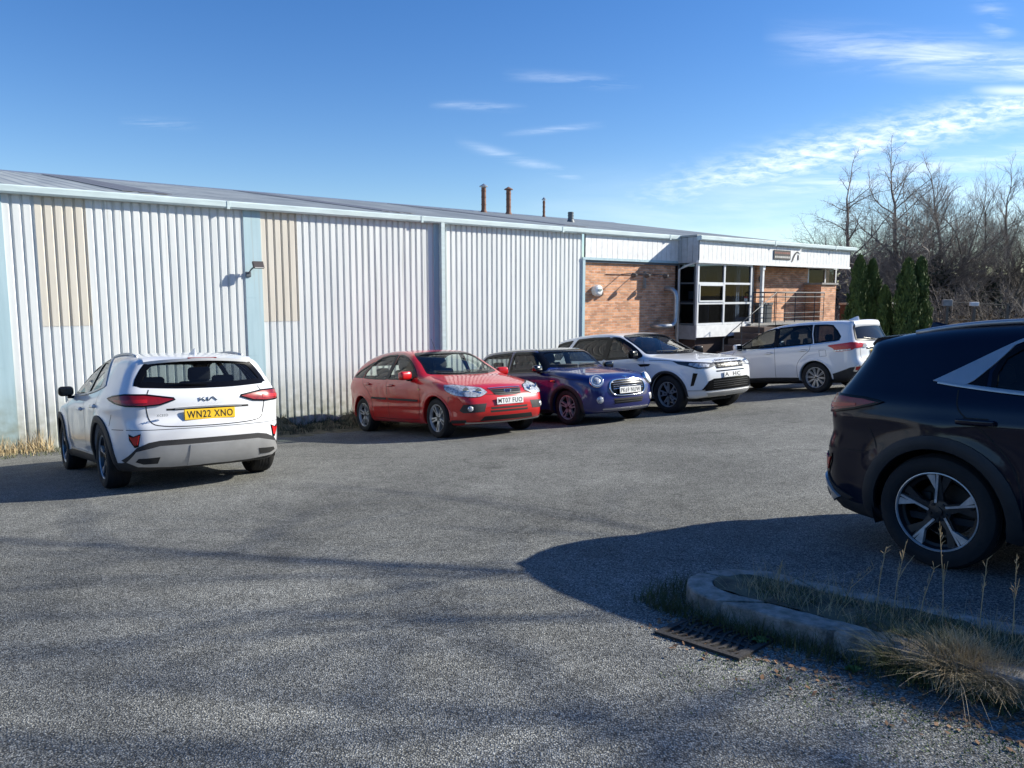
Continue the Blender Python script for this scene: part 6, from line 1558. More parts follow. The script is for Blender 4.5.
# ------------------------------------------------------------------ kerbed island with its growth, drain
ISL_D = np.array([.68, -.733]); ISL_N = np.array([.733, .68])        # along the island, across it (away from the camera)
ISL_O = np.array([.775, 3.775])
def isl(u, v): p = ISL_O+ISL_D*u+ISL_N*v; return float(p[0]), float(p[1])
def build_island():
    # outline of the kerb, u along, v across; round end at the left
    Wd = .64
    def outline(ins):
        pts = []; r = .30-ins
        for i in range(13):
            a = PI/2+PI*(i/12)     # far side round to near side
            pts.append((.32+ (.32-ins)*math.cos(a), Wd/2+(Wd/2-ins)*math.sin(a)))
        pts = [(3.9, Wd+.20-ins), (2.4, Wd+.10-ins), (1.3, Wd+.02-ins)]+pts+[(1.2, ins-.0), (2.4, -.02+ins), (3.9, -.05+ins)]
        return catmull(pts, False, .05)
    Oo, Oi = outline(0), outline(.14)
    n = min(len(Oo), len(Oi)); to = np.linspace(0, 1, 150)
    def rs_(O): d = np.r_[0, np.cumsum(np.linalg.norm(np.diff(O, axis=0), axis=1))]; d /= d[-1]; return np.stack([np.interp(to, d, O[:, 0]), np.interp(to, d, O[:, 1])], 1)
    Oo, Oi = rs_(Oo), rs_(Oi)
    k = empty('kerbed_island', (*isl(.6, .3), gzf(*isl(.6, .3)))); tag(k, 'low concrete kerb around the weedy island in the right foreground', 'kerb')
    inv = Vector(k.location)
    joints = [0, 22, 44, 64, 74, 84, 94, 112, 131, 149]; H = .105
    rs = np.random.default_rng(3)
    for a, b_ in zip(joints, joints[1:]):
        V = []; F = []; dz = rs.uniform(-.008, .010); tw = rs.uniform(-.006, .006)
        idx = list(range(a, b_+1)); g = .004
        for i in idx:
            o, q = Oo[i], Oi[i]; f = .03 if True else 0
            if i == a: o = o+(Oo[i+1]-o)*.3; q = q+(Oi[i+1]-q)*.3
            if i == b_: o = o+(Oo[i-1]-o)*.3; q = q+(Oi[i-1]-q)*.3
            dirv = (q-o)/np.linalg.norm(q-o)
            for (p, h) in ((o, -.12), (o+dirv*.004, H-.010), (o+dirv*.008, H-.004), (o+dirv*.016, H), (q-dirv*.010, H+.002), (q, H-.010), (q, -.1)):
                wx, wy = isl(*p); nz = .007*mnoise.noise(Vector((wx*22, wy*22, h*40)))+.004*mnoise.noise(Vector((wx*70, wy*70, h*60)))
                V.append((wx-inv.x, wy-inv.y, gzf(wx, wy)+h+dz+(tw if h > 0 else 0)+nz-inv.z))
        m7 = 7
        for i in range(len(idx)-1):
            for j in range(m7-1): s0 = i*m7+j; F.append((s0, s0+m7, s0+m7+1, s0+1))
        F.append(list(range(m7))); F.append([(len(idx)-1)*m7+j for j in range(m7)][::-1])
        o = mesh_np('kerb_stone', V, F, M['kerbm'], k); o.data.shade_smooth(); o.data.set_sharp_from_angle(angle=math.radians(18))
    # soil fill
    poly = [tuple(p) for p in Oi]; lo = Oi.min(0); hi = Oi.max(0); G = np.array([(a, b_) for a in np.arange(lo[0], hi[0], .06) for b_ in np.arange(lo[1], hi[1], .06)]); G = G[in_poly(G, Oi)]
    allp = [Vector(p) for p in Oi]+[Vector(p) for p in G]; vo, eo, fo, *_ = delaunay_2d_cdt(allp, [(i, i+1) for i in range(len(Oi)-1)], [], 0, 1e-5)
    vv = np.array([tuple(v) for v in vo]); fo = np.array([list(f) for f in fo]); fo = fo[in_poly(vv[fo].mean(1), np.array(poly))]
    V = []
    for a, b_ in vv: wx, wy = isl(a, b_); V.append((wx, wy, gzf(wx, wy)+.103+.022*mnoise.noise(Vector((wx*5, wy*5, 0)))+.018*mnoise.noise(Vector((wx*16, wy*16, 3)))))
    o = mesh_np('island_soil', V, fo.tolist(), M['moss'], smooth=True); tag(o, kind='structure')
    # green grass on the island and along the foot of the kerb
    def inside(nn, u0, u1, v0, v1):
        P = np.stack([rs.uniform(u0, u1, nn), rs.uniform(v0, v1, nn)], 1); return P[in_poly(P, Oi)]
    def world(P, h=0): W2 = np.array([isl(*p) for p in P]); return np.column_stack([W2, gz(W2[:, 0], W2[:, 1])+h])
    P = inside(14000, .3, 3.8, .05, 1.3); cl = np.array([mnoise.noise(Vector((p[0]*3.2, p[1]*3.2, 1))) for p in P]); P = P[cl > -.16]; n = len(P)
    blades('island_grass', world(P, .095), rs.uniform(.015, .07, n), np.full(n, .004), rs.normal(0, .035, (n, 2)), M['greengrass'], rs, 'short green grass growing on the kerbed island', 'grass')
    P = np.concatenate([np.stack([rs.uniform(.0, .8, 800), rs.normal(-.05, .035, 800)], 1), np.stack([rs.uniform(-.15, .15, 500), rs.uniform(-.08, .4, 500)], 1), np.stack([rs.uniform(.8, 1.6, 700), rs.normal(-.05, .04, 700)], 1)]); P = P[~in_poly(P, Oo)]; n = len(P)
    blades('kerb_foot_grass', world(P), rs.uniform(.03, .12, n), np.full(n, .004), rs.normal(0, .04, (n, 2)), M['greengrass'], rs, 'dark green weeds along the foot of the kerb', 'grass')
    # straw coloured thin growth mixed in
    P = inside(4200, .3, 3.6, .1, 1.2); n = len(P); blades('dry_wisps', world(P, .09), rs.uniform(.05, .18, n), np.full(n, .003), rs.normal(0, .07, (n, 2)), M['drygrass'], rs, 'thin straw coloured wisps among the island grass', 'grass')
    # the big pale tussock spilling over the kerb
    t = empty('dry_tussock', (*isl(1.25, .05), gzf(*isl(1.25, .05)))); tag(t, 'large pale straw coloured grass tussock flopping over the near kerb', 'grass tussock')
    base = np.array(isl(1.25, .05)); z0 = gzf(*base); allB = []
    def tuft(nn, cu, cv, su, sv, l0, l1, bias, sp, w, nm, mt, curl=.9):
        c = np.array(isl(cu, cv))-base; ph = rs.uniform(0, 2*PI, nn); rr = np.sqrt(rs.uniform(0, 1, nn))
        Pp = np.stack([c[0]+rr*np.cos(ph)*su, c[1]+rr*np.sin(ph)*sv, np.full(nn, .03)], 1); L = rs.uniform(l0, l1, nn)
        ln = np.stack([np.cos(ph), np.sin(ph)], 1)*(rr*sp*L)[:, None]+np.array(bias)*L[:, None]+rs.normal(0, .30, (nn, 2))*L[:, None]*1.4
        blades(nm, Pp, L, rs.uniform(w*.6, w*1.3, nn), ln, mt, rs, None, None, curl=curl, segs=6, parent=t)
    tuft(4200, 1.36, .08, .09, .09, .06, .18, (-.05, -.15), .75, .0034, 'straw_blades', M['drygrass'])
    tuft(3400, 1.52, .07, .10, .09, .05, .165, (.05, -.2), .75, .0034, 'straw_blades', M['drygrass'])
    tuft(1800, 1.68, .03, .09, .08, .05, .14, (.15, -.3), .8, .0034, 'straw_blades', M['drygrass'])
    tuft(2200, 1.30, .10, .24, .14, .06, .18, (0, -.2), .9, .003, 'green_blades', M['greengrass'], .6)
    tuft(420, 1.44, .05, .20, .10, .12, .24, (.1, -.2), .9, .003, 'arching_blades', M['straw2'], 1.3)
    # tall dead flower stalks
    lab = ['tall thin dead stalk leftmost above the island grass', 'tall dead stalk with a feathery head, left of the pale tussock', 'thin straight dead stalk just left of the pale tussock', 'tallest dead stalk rising behind the pale tussock', 'forked dead stalk behind the pale tussock', 'thin bent dead stalk at the right edge behind the tussock', 'short dead stalk near the round end of the island', 'pale dead stalk nearest the right edge of the picture']
    spots = [(.77, .38, .26), (.93, .38, .36), (1.02, .33, .40), (1.22, .36, .46), (1.12, .36, .30), (1.34, .42, .36), (.45, .36, .20), (1.48, .34, .42)]
    for (u, v, h), l in zip(spots, lab):
        wx, wy = isl(u, v); s = empty('dead_stalk', (wx, wy, gzf(wx, wy)+.07)); tag(s, l, 'dead stalk', 'dead stalks standing on the island')
        tb = Tubes(); b1 = rs.normal(0, .05, 2); pts = [(0, 0, 0), (b1[0]*.3, b1[1]*.3, h*.5), (b1[0], b1[1], h)]; tb.seg(pts, [.0024, .002, .0012], 4)
        for i in range(14):
            f = rs.uniform(.55, 1); p = np.array([b1[0]*f*f, b1[1]*f*f, h*f]); d = rs.normal(0, .007, 3); d[2] = abs(d[2])+.010; tb.seg([p, p+d*.6, p+d*1.3], [.0008, .0017, .0005], 4)
        if h > .36:
            for i in range(2): f = rs.uniform(.35, .6); p = np.array([b1[0]*f*f, b1[1]*f*f, h*f]); d = rs.normal(0, .04, 3); d[2] = .09; tb.seg([p, p+d*.5, p+d], [.0016, .0013, .001], 4)
        tb.build('stem', M['drygrass'], s)
    # low weed rosettes with round leaves
    for j, (u, v) in enumerate(((.88, .26), (1.05, -.12), (.62, -.10))):
        wx, wy = isl(u, v); s = empty('leafy_weed', (wx, wy, gzf(wx, wy)+(.09 if v > 0 else .0))); tag(s, ['bright green leafy weed on the island just left of the pale tussock', 'small green weed at the kerb foot beside the pale tussock', 'small green weed on the tarmac by the drain'][j], 'weed', 'small green weeds')
        mb = MB()
        for i in range(11):
            a = rs.uniform(0, 2*PI); L = rs.uniform(.025, .05); c, sn = math.cos(a), math.sin(a); w = L*.36; V = [(0, 0, .004), (c*L*.5-sn*w, sn*L*.5+c*w, .022), (c*L, sn*L, .014), (c*L*.5+sn*w, sn*L*.5-c*w, .022)]
            mb.add(V, [(0, 1, 2, 3)])
        mb.build('leaves', M['weed'], s)
    # gully grate set flush in the tarmac by the kerb
    gx, gy = isl(.44, -.19); z = gzf(gx, gy); dn = empty('drain_grate', (gx, gy, z)); nrm = gnorm(gx, gy); ang = math.atan2(ISL_D[1], ISL_D[0])
    dn.matrix_world = Matrix.Translation((gx, gy, z+.004)) @ nrm.to_track_quat('Z', 'Y').to_matrix().to_4x4() @ Matrix.Rotation(0, 4, 'Z'); tag(dn, 'worn cast iron drain grate in the tarmac at the foot of the kerb', 'drain grate')
    xax = Vector((ISL_D[0], ISL_D[1], 0)); xax = (xax-nrm*xax.dot(nrm)).normalized(); yax = nrm.cross(xax); R = Matrix((xax, yax, nrm)).transposed().to_4x4(); R.translation = (gx, gy, z+.003); dn.matrix_world = R
    f = MB(); A, Bq = .19, .13
    f.box(-A-.03, -A, -Bq, Bq, -.03, .010).box(A, A+.03, -Bq, Bq, -.03, .010).box(-A-.03, A+.03, -Bq-.03, -Bq, -.03, .010).box(-A-.03, A+.03, Bq, Bq+.03, -.03, .010); f.build('grate_frame', M['ironm'], dn)
    br = MB()
    for i in range(9):
        x = -A+.025+i*(2*A-.05)/8
        V = []; 
        for s_ in range(7): y = -Bq+2*Bq*s_/6; off = .018*math.sin(PI*s_/6*2); V += [(x+off-.007, y, -.02), (x+off+.007, y, -.02), (x+off+.007, y, .008), (x+off-.007, y, .008)]
        F = [(0, 1, 2, 3), (24, 27, 26, 25)]
        for s_ in range(6):
            for j in range(4): k0 = s_*4; F.append((k0+j, k0+(j+1) % 4, k0+4+(j+1) % 4, k0+4+j))
        br.add(V, F)
    br.box(-A, A, -.012, .012, -.018, .006); br.build('grate_bars', M['ironm'], dn)
    MB().box(-A, A, -Bq, Bq, -.002, .0005).build('gully_dark', M['seam'], dn)
    # litter of dead leaves and grit along the kerb
    n = 420; P = np.stack([rs.uniform(.1, 1.9, n), -.10-np.abs(rs.normal(0, .16, n))], 1); Wd_ = world(P, .006); N = rs.normal(0, .35, (n, 3)); N[:, 2] = 1; N /= np.linalg.norm(N, axis=1, keepdims=True)
    V, F = leaf_cloud(Wd_, N, .0085, rs, 1.5); o = mesh_np('leaf_litter', V, F, M['leafy']); tag(o, 'scraps of dead leaves lying beside the drain and kerb', 'leaf litter', kind='stuff')
    n = 2600; P = np.stack([rs.uniform(.5, 2.6, n), -.26-np.abs(rs.normal(0, .22, n))], 1); Wd_ = world(P, 0)
    blades('moss_tufts', Wd_, rs.uniform(.003, .012, n), np.full(n, .006), rs.normal(0, .006, (n, 2)), M['weed'], rs, 'flat green moss creeping over the tarmac by the tussock', 'moss', segs=1)
M['kerbm'] = mat('kerb_concrete', (.34, .32, .285), .92, bump=.9, bscale=90, var=.3, scale=14, col2=(.12, .12, .10))
M['ironm'] = mat('rusty_iron', (.055, .050, .046), .75, metal=.3, bump=.4, bscale=80, var=.3)
M['weed'] = mat('weed_leaf', (.13, .19, .035), .7, col2=(.06, .10, .02), scale=20)
M['straw2'] = mat('pale_straw', (.55, .46, .31), .8, scale=20)

def build_grit():
    rs = np.random.default_rng(31); n = 900
    x = rs.uniform(-6, 6, n); y = rs.uniform(2.0, 13, n)**1.0; s = rs.uniform(.003, .009, n)*(.6+.05*y)
    V = []; F = []
    for i in range(n):
        z = gzf(x[i], y[i]); b0 = len(V); a = rs.uniform(0, 6); 
        for k in range(4): V.append((x[i]+s[i]*math.cos(a+k*1.57)*rs.uniform(.7, 1.2), y[i]+s[i]*math.sin(a+k*1.57)*rs.uniform(.7, 1.2), z+.001))
        V.append((x[i], y[i], z+s[i]*.8)); F += [(b0, b0+1, b0+4), (b0+1, b0+2, b0+4), (b0+2, b0+3, b0+4), (b0+3, b0, b0+4)]
    o = mesh_np('loose_grit', V, F, M['concrete']); tag(o, 'loose grit and small stones scattered over the tarmac', 'grit', kind='stuff')
def build_wall_weeds():
    rs = np.random.default_rng(11)
    def at(r, dq): return np.column_stack([r*WV[0]+(QW-dq)*QV[0], r*WV[1]+(QW-dq)*QV[1]])
    n = 5200; r = rs.uniform(-9, 1.75, n); dq = np.abs(rs.normal(0, .28, n))+.05; P2 = at(r, dq); P = np.column_stack([P2, gz(P2[:, 0], P2[:, 1])])
    hh = .10+.30*np.exp(-((dq-.1)/.3)**2)*(0.5+.5*np.sin(r*5)**2); blades('wall_foot_grass', P, rs.uniform(.4, 1.1, n)*hh, rs.uniform(.006, .014, n), rs.normal(0, .07, (n, 2)), M['drygrass'], rs, 'pale dead grass along the foot of the ribbed wall at the left', 'grass')
    n = 2600; r = rs.uniform(-9, 3.2, n); dq = rs.uniform(.1, 1.0, n)**1.2; P2 = at(r, dq); P = np.column_stack([P2, gz(P2[:, 0], P2[:, 1])]); blades('verge_grass', P, rs.uniform(.03, .10, n), np.full(n, .010), rs.normal(0, .04, (n, 2)), M['greengrass'], rs, 'low green grass on the verge below the ribbed wall', 'grass')
    # dark heap of weeds between the two nearest cars
    gx, gy = np.meshgrid(np.arange(4.6, 9.0, .08), np.arange(0, 1.5, .08), indexing='ij')
    h = (.10+.12*np.exp(-((gx-5.6)/.35)**2)+.20*np.exp(-((gx-7.25)/.28)**2)+.05*np.sin(gx*6))*np.exp(-(gy/.75)**2)*sstep(4.6, 5.2, gx)*sstep(9.0, 8.0, gx)
    P2 = at(gx.ravel(), gy.ravel()+.03); nz = np.array([mnoise.noise(Vector((a*6, b_*6, 0))) for a, b_ in P2]); Z = gz(P2[:, 0], P2[:, 1])+h.ravel()*(1+.8*nz)-.01
    nx, ny = gx.shape; I = np.arange(nx*ny).reshape(nx, ny); F = np.stack([I[:-1, :-1], I[1:, :-1], I[1:, 1:], I[:-1, 1:]], -1).reshape(-1, 4)
    o = mesh_np('moss_mound', np.column_stack([P2, Z]), F, M['moss'], smooth=True); tag(o, 'dark mossy heap of soil against the ribbed wall beside the red car', 'mound', kind='stuff')
    n = 5200; i = rs.integers(0, nx*ny, n); P = np.column_stack([P2, Z])[i]+rs.normal(0, .03, (n, 3))*np.array([1, 1, .1]); k = h.ravel()[i] > .03; P = P[k]; n = len(P)
    blades('mound_weeds', P, rs.uniform(.04, .13, n), np.full(n, .010), rs.normal(0, .05, (n, 2)), M['ivy'], rs, 'dark weeds growing on the mossy heap by the wall', 'weeds')

def hedgerows():
    rs = np.random.default_rng(77)
    def mass(name, line, H, thick, n, leaf, m, label, cat='hedge'):
        d = np.array(line, float); L = np.r_[0, np.cumsum(np.linalg.norm(np.diff(d, axis=0), axis=1))]; t = rs.uniform(0, L[-1], n); x = np.interp(t, L, d[:, 0]); y = np.interp(t, L, d[:, 1])
        top = H*(.72+.16*np.sin(t*.31)+.10*np.sin(t*.83+1)+.08*np.sin(t*2.3)+.06*np.sin(t*5.1)); x = x+rs.normal(0, thick, n); y = y+rs.normal(0, thick, n); z = gz(x, y)+top*rs.uniform(0, 1, n)**.8
        N_ = rs.normal(0, 1, (n, 3)); N_ /= np.linalg.norm(N_, axis=1, keepdims=True); V, F = leaf_cloud(np.stack([x, y, z], 1), N_, leaf, rs, 1.3); o = mesh_np(name, V, F, m); tag(o, label, cat, kind='stuff')
    mass('far_woodland', [(28.8, 66), (36, 68), (46, 66), (62, 62), (80, 52)], 6.5, 1.6, 30000, .20, M['farwood'], 'distant grey brown woodland low behind the bare trees', 'woodland')
    mass('reflection_hedge', [(-46, 4), (-42, -16), (-20, -24), (10, -26), (34, -18), (40, 0), (42, 16)], 6.5, 1.0, 26000, .26, M['farwood'], 'unseen tall hedge added behind the camera for dark reflections', 'hedge')  # unseen ring, added so windows and car sides reflect something dark
M['farwood'] = mat('far_wood_twigs', (.11, .095, .085), .95, col2=(.05, .048, .04), scale=.6)
def build_far():
    scrub_bank()
    C = [(9.66, 21.2, 3.40, .36, 'tall slim conifer nearest the office end, left one of the front pair'), (10.06, 21.3, 3.30, .34, 'slim conifer touching the one nearest the office, right one of the pair'),
         (10.2, 20.8, 2.5, .28, 'shortest conifer, standing low between the two tall pairs'), (10.60, 20.4, 3.15, .38, 'tall broad conifer just left of the black car roof'), (10.98, 20.5, 3.18, .34, 'rightmost tall conifer above the black car spoiler')]
    for i, (x, y, h, w, l) in enumerate(C): conifer(x, y, h+.02, w, 20+i, l)
    T = [(19.4, 39, 8.9, 'big bare tree leaning left over the office roof', (-.32, 0), 1.15, .20, .15, .9, .25, 1),
         (20.9, 40, 9.4, 'bare tree with a forked crown right of the leaning one', (-.12, 0), 1.05, .20, .22, 1.0, .35, 1),
         (22.9, 41, 9.3, 'upright bare tree with a dark trunk in the middle of the row', (.02, 0), .85, .17, .22, 1.0, .5, 1),
         (25.2, 43, 9.6, 'slender bare birch like tree, third from the right', (.03, 0), .8, .14, .25, 1.0, .6, 2),
         (27.3, 42, 9.3, 'multi stemmed bare tree at the right of the row', (.0, 0), .8, .14, .2, 1.0, .6, 2),
         (29.8, 44, 9.6, 'bare tree cut by the right edge of the picture', (-.05, 0), .85, .16, .2, 1.0, .55, 1),
         (21.2, 46, 7.2, 'smaller bare tree behind the forked one', (.1, 0), .9, .11, .2, .9, .4, 2),
         (24.0, 48, 8.0, 'distant bare tree between the two upright ones', (0, 0), .9, .12, .2, .9, .5, 1),
         (17.6, 45, 5.2, 'low bare tree just behind the office end', (.1, 0), 1.1, .10, .1, .9, .2, 2),
         (32.5, 46, 9.5, 'bare tree outside the right edge', (0, 0), .9, .15, .2, 1.0, .5, 1)]
    for i, (x, y, h, l, lean, sp, r0, fk, dn, up, mu) in enumerate(T):
        bare_tree(x, y, h, 40+i, l, lean, sp*1.28, r0*.85, fk, M['barkpale'] if i in (4, 7) else None, dn*1.12, up, mu, minr=.0045, maxd=5)
    S = [(16.6, 38, 2.0, 'bare thorn bush right behind the office corner'), (18.9, 36.5, 2.2, 'bare thorn bush under the leaning tree'), (21.2, 37.5, 2.6, 'bare thorn bush left of the white topped posts'), (24.2, 38.5, 2.8, 'tall bare thorn bush behind the light on the post'), (27.0, 39, 2.6, 'bare thorn bush above the black car roof'), (30, 40, 2.4, 'bare thorn bush at the right edge')]
    for i, (x, y, h, l) in enumerate(S): bare_tree(x, y, h*1.25, 70+i, l, (0, 0), 1.3, .05, .02, None, 1.2, .2, 4, cat='bush', group='bare thorn bushes', minr=.006, nside=5)
    for i, (x, y, sx, sy, H, l) in enumerate(((19.6, 40.5, 1.1, 1.0, 3.6, 'dark ivy clad bush under the forked tree'), (22.9, 41.5, 1.3, 1.1, 4.3, 'tall dark ivy bush round the dark trunk'), (26.3, 43.0, 1.5, 1.2, 3.6, 'dark green ivy thicket at the right of the tree row'), (16.2, 40.0, 1.1, 1.0, 2.8, 'low green thicket behind the office corner'))):
        bush('ivy_bush', x, y, sx, sy, H, 3600, 90+i, l, 'bush', M['ivy'], leaf=.085, group='ivy bushes among the trees')
    # fence bits on the bank
    for i, (x, y, h, l) in enumerate(((14.9, 26.0, 2.05, 'thick white topped concrete post on the bank, left one of the two'), (15.95, 26.2, 1.95, 'slim post carrying a bright white bulkhead lamp on the bank'))):
        t = empty('marker_post', (x, y, gzf(x, y)+.35)); tag(t, l, 'post'); MB().box(-.045, .045, -.045, .045, -.3, h-.35).build('post_shaft', M['postdk'], t); MB().rbox(0, 0, h-.25, .34 if i == 0 else .30, .10, .22 if i == 0 else .14, .02).build('post_head', M['concrete'] if i == 0 else M['white'], t)
    t = empty('post_rail_fence', (17.1, 26.4, gzf(17.1, 26.4))); tag(t, 'short run of grey rail fence on the bank above the black car', 'fence')
    MB().tube([(-2.0, 0, 2.05), (.2, 0, 1.95)], .02, 6).build('rail', M['postdk'], t); MB().box(.1, .17, -.035, .035, 0, 2.0).build('fence_post', M['postdk'], t)
    MB().tube([(-2.0, 0, 1.45), (.1, 0, 1.40)], .018, 6).build('rail', M['postdk'], t)
    # brick boundary wall running on from the office
    t = empty('boundary_wall', (*wall_to_world(26.3, 13.7), 0)); t.rotation_euler = (0, 0, WA-.06); tag(t, 'brick boundary wall coloured as in shade, running on from the office corner', 'brick wall')
    MB().box(0, 3.6, 0, .22, -.4, 2.15).build('wall_face', M['brickshade'], t); MB().box(-.02, 3.63, -.04, .26, 2.152, 2.22).build('coping', M['concrete'], t)
    # trees behind and to the right of the camera: they throw the branch shadows on the tarmac
    for i, (x, y, h, l) in enumerate(((14.5, 2.5, 14.5, 'bare roadside tree to the right of the camera, nearer one'), (24.0, 4.6, 18.5, 'bare roadside tree to the right of the camera, farther one'))):
        bare_tree(x, y, h, 120+i, l, (-.05, .0), 1.2, .11, .80, None, .72, .3, 4, group='roadside trees outside the picture', minr=.012)
    hedgerows()
M['postdk'] = mat('weathered_post', (.16, .14, .11), .9)
M['brickshade'] = mat('shaded_brick', (.075, .038, .030), .9, bump=.4, bscale=20, col2=(.04, .022, .018), scale=7)  # brick colour darkened for the shade on the boundary wall
# ------------------------------------------------------------------ place everything
def car_matrix(ax, ay, hx, hy, sc=1.0):
    """rear axle centre on the ground, heading h, tilted with the slope"""
    n = gnorm(ax+hx*1.3, ay+hy*1.3, 1.3); h = Vector((hx, hy, 0)).normalized(); x = (h-n*h.dot(n)).normalized(); y = n.cross(x)
    # sit so that all wheels rest: use ground height at the four contacts
    zs = []
    for u, v in ((0, .78), (0, -.78), (2.65, .78), (2.65, -.78)):
        p = x*u+y*v; zs.append(gzf(ax+p.x, ay+p.y)-p.z)
    R = Matrix((x, y, n)).transposed().to_4x4(); R.translation = (ax, ay, sum(zs)/4); return R @ Matrix.Scale(sc, 4)

build_ground(); build_building(); build_wall_things(); build_island(); build_wall_weeds(); build_grit(); build_far()
focus_car('red_hatchback', 'red five door hatchback parked nose out beside the ribbed wall', car_matrix(-2.12, 14.90, .600, -.800, 1.025))
mini_car('blue_hatchback', 'dark blue three door hatchback with a black roof and round headlamps', car_matrix(.16, 16.10, .600, -.800, 1.03))
disco_car('white_suv', 'white family SUV facing the camera with a black grille, beside the small blue car', car_matrix(2.22, 17.78, .600, -.800, 1.025))
outlander_car('white_suv', 'white SUV seen from its left rear, red wraparound tail lamps, before the office', car_matrix(7.77, 17.96, -.61, .79))
kia_car('white_crossover', 'white crossover seen from behind at the left, yellow plate, black wheel arches', car_matrix(-3.51, 8.06, -.620, .785, .95), M['kia_white'], 'WN22 XNO', M['halfglass'])
kia_car('black_crossover', 'blue black crossover cut off by the right edge, silver and black alloy wheels', car_matrix(3.25, 4.92, .605, -.796, 1.015), M['black_paint'], 'WN22 XNP', M['halfglass'], wheel_phase=PI/2)

cam = bpy.data.cameras.new('camera'); cam.sensor_width = 36; cam.lens = FPX/1024*36; cam.clip_end = 5000; cam.clip_start = .05
co = bpy.data.objects.new('camera', cam); COL.objects.link(co); co.location = (0, 0, EYE); co.rotation_euler = (math.radians(90-PITCH), 0, 0); SC.camera = co

SUN_AZ = (.977, .215); SUN_EL = math.radians(28.8)
sv = Vector((SUN_AZ[0]*math.cos(SUN_EL), SUN_AZ[1]*math.cos(SUN_EL), math.sin(SUN_EL))).normalized()
sl = bpy.data.lights.new('sun', 'SUN'); sl.energy = 5.0; sl.angle = math.radians(.5); sl.color = (1, .95, .83)
so = bpy.data.objects.new('sun', sl); COL.objects.link(so); so.rotation_euler = sv.to_track_quat('Z', 'Y').to_euler(); so.location = (0, 0, 30)

w = bpy.data.worlds.new('World'); SC.world = w; w.use_nodes = True; nt = w.node_tree; N = nt.nodes; bg = N['Background']
sky = N.new('ShaderNodeTexSky'); sky.sky_type = 'NISHITA'; sky.sun_disc = False; sky.sun_elevation = SUN_EL; sky.sun_rotation = math.atan2(SUN_AZ[0], SUN_AZ[1])
sky.air_density = 1.0; sky.dust_density = .12; sky.ozone_density = 2.6; sky.altitude = 50
# high wispy clouds, laid out by compass direction and height
tc = N.new('ShaderNodeTexCoord'); sp = N.new('ShaderNodeSeparateXYZ'); link(nt, tc.outputs['Generated'], sp.inputs['Vector'])
def mth(op, a, b=None, c=None, clamp=False):
    n = N.new('ShaderNodeMath'); n.operation = op; n.use_clamp = clamp
    for i, v in enumerate((a, b, c)):
        if v is None: continue
        if isinstance(v, (int, float)): n.inputs[i].default_value = v
        else: link(nt, v, n.inputs[i])
    return n.outputs[0]
az = mth('DIVIDE', sp.outputs['X'], mth('MAXIMUM', sp.outputs['Y'], .05)); el = mth('DIVIDE', sp.outputs['Z'], mth('MAXIMUM', sp.outputs['Y'], .05))
def band(a0, e0, slope, width, amin, amax, soft=.12, taper=0.0):
    """streak through (a0, e0)"""
    line = mth('ADD', e0, mth('MULTIPLY', mth('SUBTRACT', az, a0), slope)); d = mth('DIVIDE', mth('SUBTRACT', el, line), width); g = mth('POWER', 2.718, mth('MULTIPLY', mth('MULTIPLY', d, d), -1))
    f1 = mth('DIVIDE', mth('SUBTRACT', az, amin), soft, clamp=True); f2 = mth('DIVIDE', mth('SUBTRACT', amax, az), soft, clamp=True); return mth('MULTIPLY', mth('MULTIPLY', g, f1), f2)
def nz(sx, sy, rot, detail=7, rough=.62, scale=1.0, off=0.0):
    cb = N.new('ShaderNodeCombineXYZ'); link(nt, az, cb.inputs['X']); link(nt, el, cb.inputs['Y']); cb.inputs['Z'].default_value = off
    mp = N.new('ShaderNodeMapping'); mp.inputs['Rotation'].default_value = (0, 0, rot); mp.inputs['Scale'].default_value = (sx, sy, 1); link(nt, cb.outputs[0], mp.inputs['Vector'])
    n = N.new('ShaderNodeTexNoise'); n.inputs['Scale'].default_value = scale; n.inputs['Detail'].default_value = detail; n.inputs['Roughness'].default_value = rough; n.inputs['Distortion'].default_value = .35; link(nt, mp.outputs[0], n.inputs['Vector']); return n.outputs['Fac']
def ramp(v, lo, hi):
    n = N.new('ShaderNodeMapRange'); n.inputs['From Min'].default_value = lo; n.inputs['From Max'].default_value = hi; link(nt, v, n.inputs['Value']); n.clamp = True; return n.outputs[0]
mack = ramp(nz(38, 130, -.24, detail=7), .38, .68); wisp = ramp(nz(7, 62, -.12, off=3), .42, .75); soft = ramp(nz(3, 16, -.05, off=9), .38, .72)
def both_(a, b): return mth('MULTIPLY', a, b)
el0 = lambda py: (295-py)/755.0
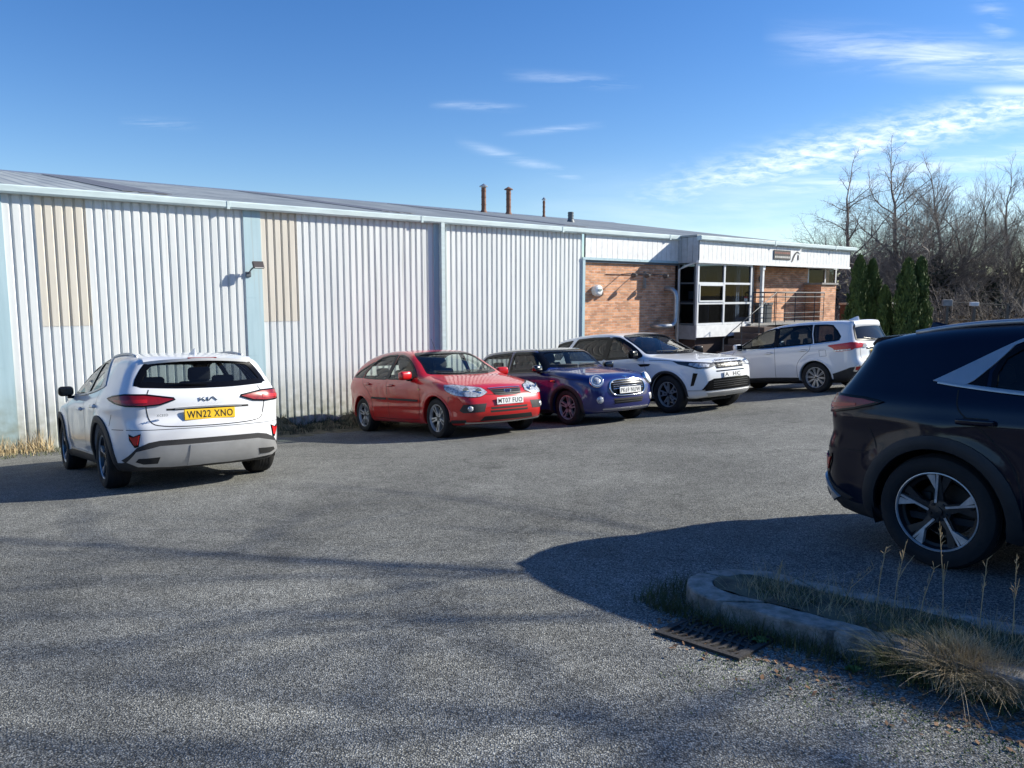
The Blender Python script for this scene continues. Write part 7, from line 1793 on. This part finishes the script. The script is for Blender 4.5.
az0 = lambda px: (px-512)/755.0
CL = [both_(band(az0(850), el0(150), .235, .022, az0(600), 3, .25), mth('ADD', both_(mack, .72), .12)),
      both_(band(az0(880), el0(178), .16, .016, az0(640), 3, .2), mth('ADD', both_(wisp, .6), .1)),
      both_(band(az0(930), el0(70), -.10, .020, az0(750), 3, .22), mth('ADD', both_(wisp, .75), .12)),
      both_(band(az0(1000), el0(100), -.02, .006, az0(950), 3, .05), .55),
      both_(band(az0(560), el0(135), .09, .0035, az0(500), az0(605), .06), both_(wisp, .45)), both_(band(az0(480), el0(114), -.03, .0045, az0(430), az0(530), .05), both_(wisp, .38)), both_(band(az0(575), el0(90), -.06, .007, az0(500), az0(640), .06), both_(wisp, .3)),
      both_(band(az0(510), el0(162), -.28, .006, az0(455), az0(600), .05), both_(wisp, .35)), both_(band(az0(172), el0(130), -.05, .005, az0(130), az0(215), .05), both_(wisp, .4)),
      both_(band(az0(760), el0(215), .02, .045, az0(480), 3, .35), both_(soft, .35)), both_(band(az0(960), el0(15), -1.6, .03, az0(930), az0(1010), .04), both_(wisp, .3))]
tot = CL[0]
for c in CL[1:]: tot = mth('MAXIMUM', tot, c)
tot = mth('MULTIPLY', tot, ramp(sp.outputs['Z'], .0, .04)); tot = mth('MULTIPLY', tot, mth('GREATER_THAN', sp.outputs['Y'], .06))
mx = N.new('ShaderNodeMix'); mx.data_type = 'RGBA'; link(nt, tot, mx.inputs['Factor']); hs = N.new('ShaderNodeHueSaturation'); hs.inputs['Hue'].default_value = .512; hs.inputs['Saturation'].default_value = 1.32; hs.inputs['Value'].default_value = 1.0; link(nt, sky.outputs[0], hs.inputs['Color']); link(nt, hs.outputs[0], mx.inputs['A']); mx.inputs['B'].default_value = (8.6, 9.2, 9.8, 1)
link(nt, mx.outputs['Result'], bg.inputs['Color']); bg.inputs['Strength'].default_value = .095
vs = SC.view_settings; vs.view_transform = 'Standard'; vs.look = 'None'; vs.gamma = 1; vs.exposure = 0.76; vs.use_curve_mapping = False
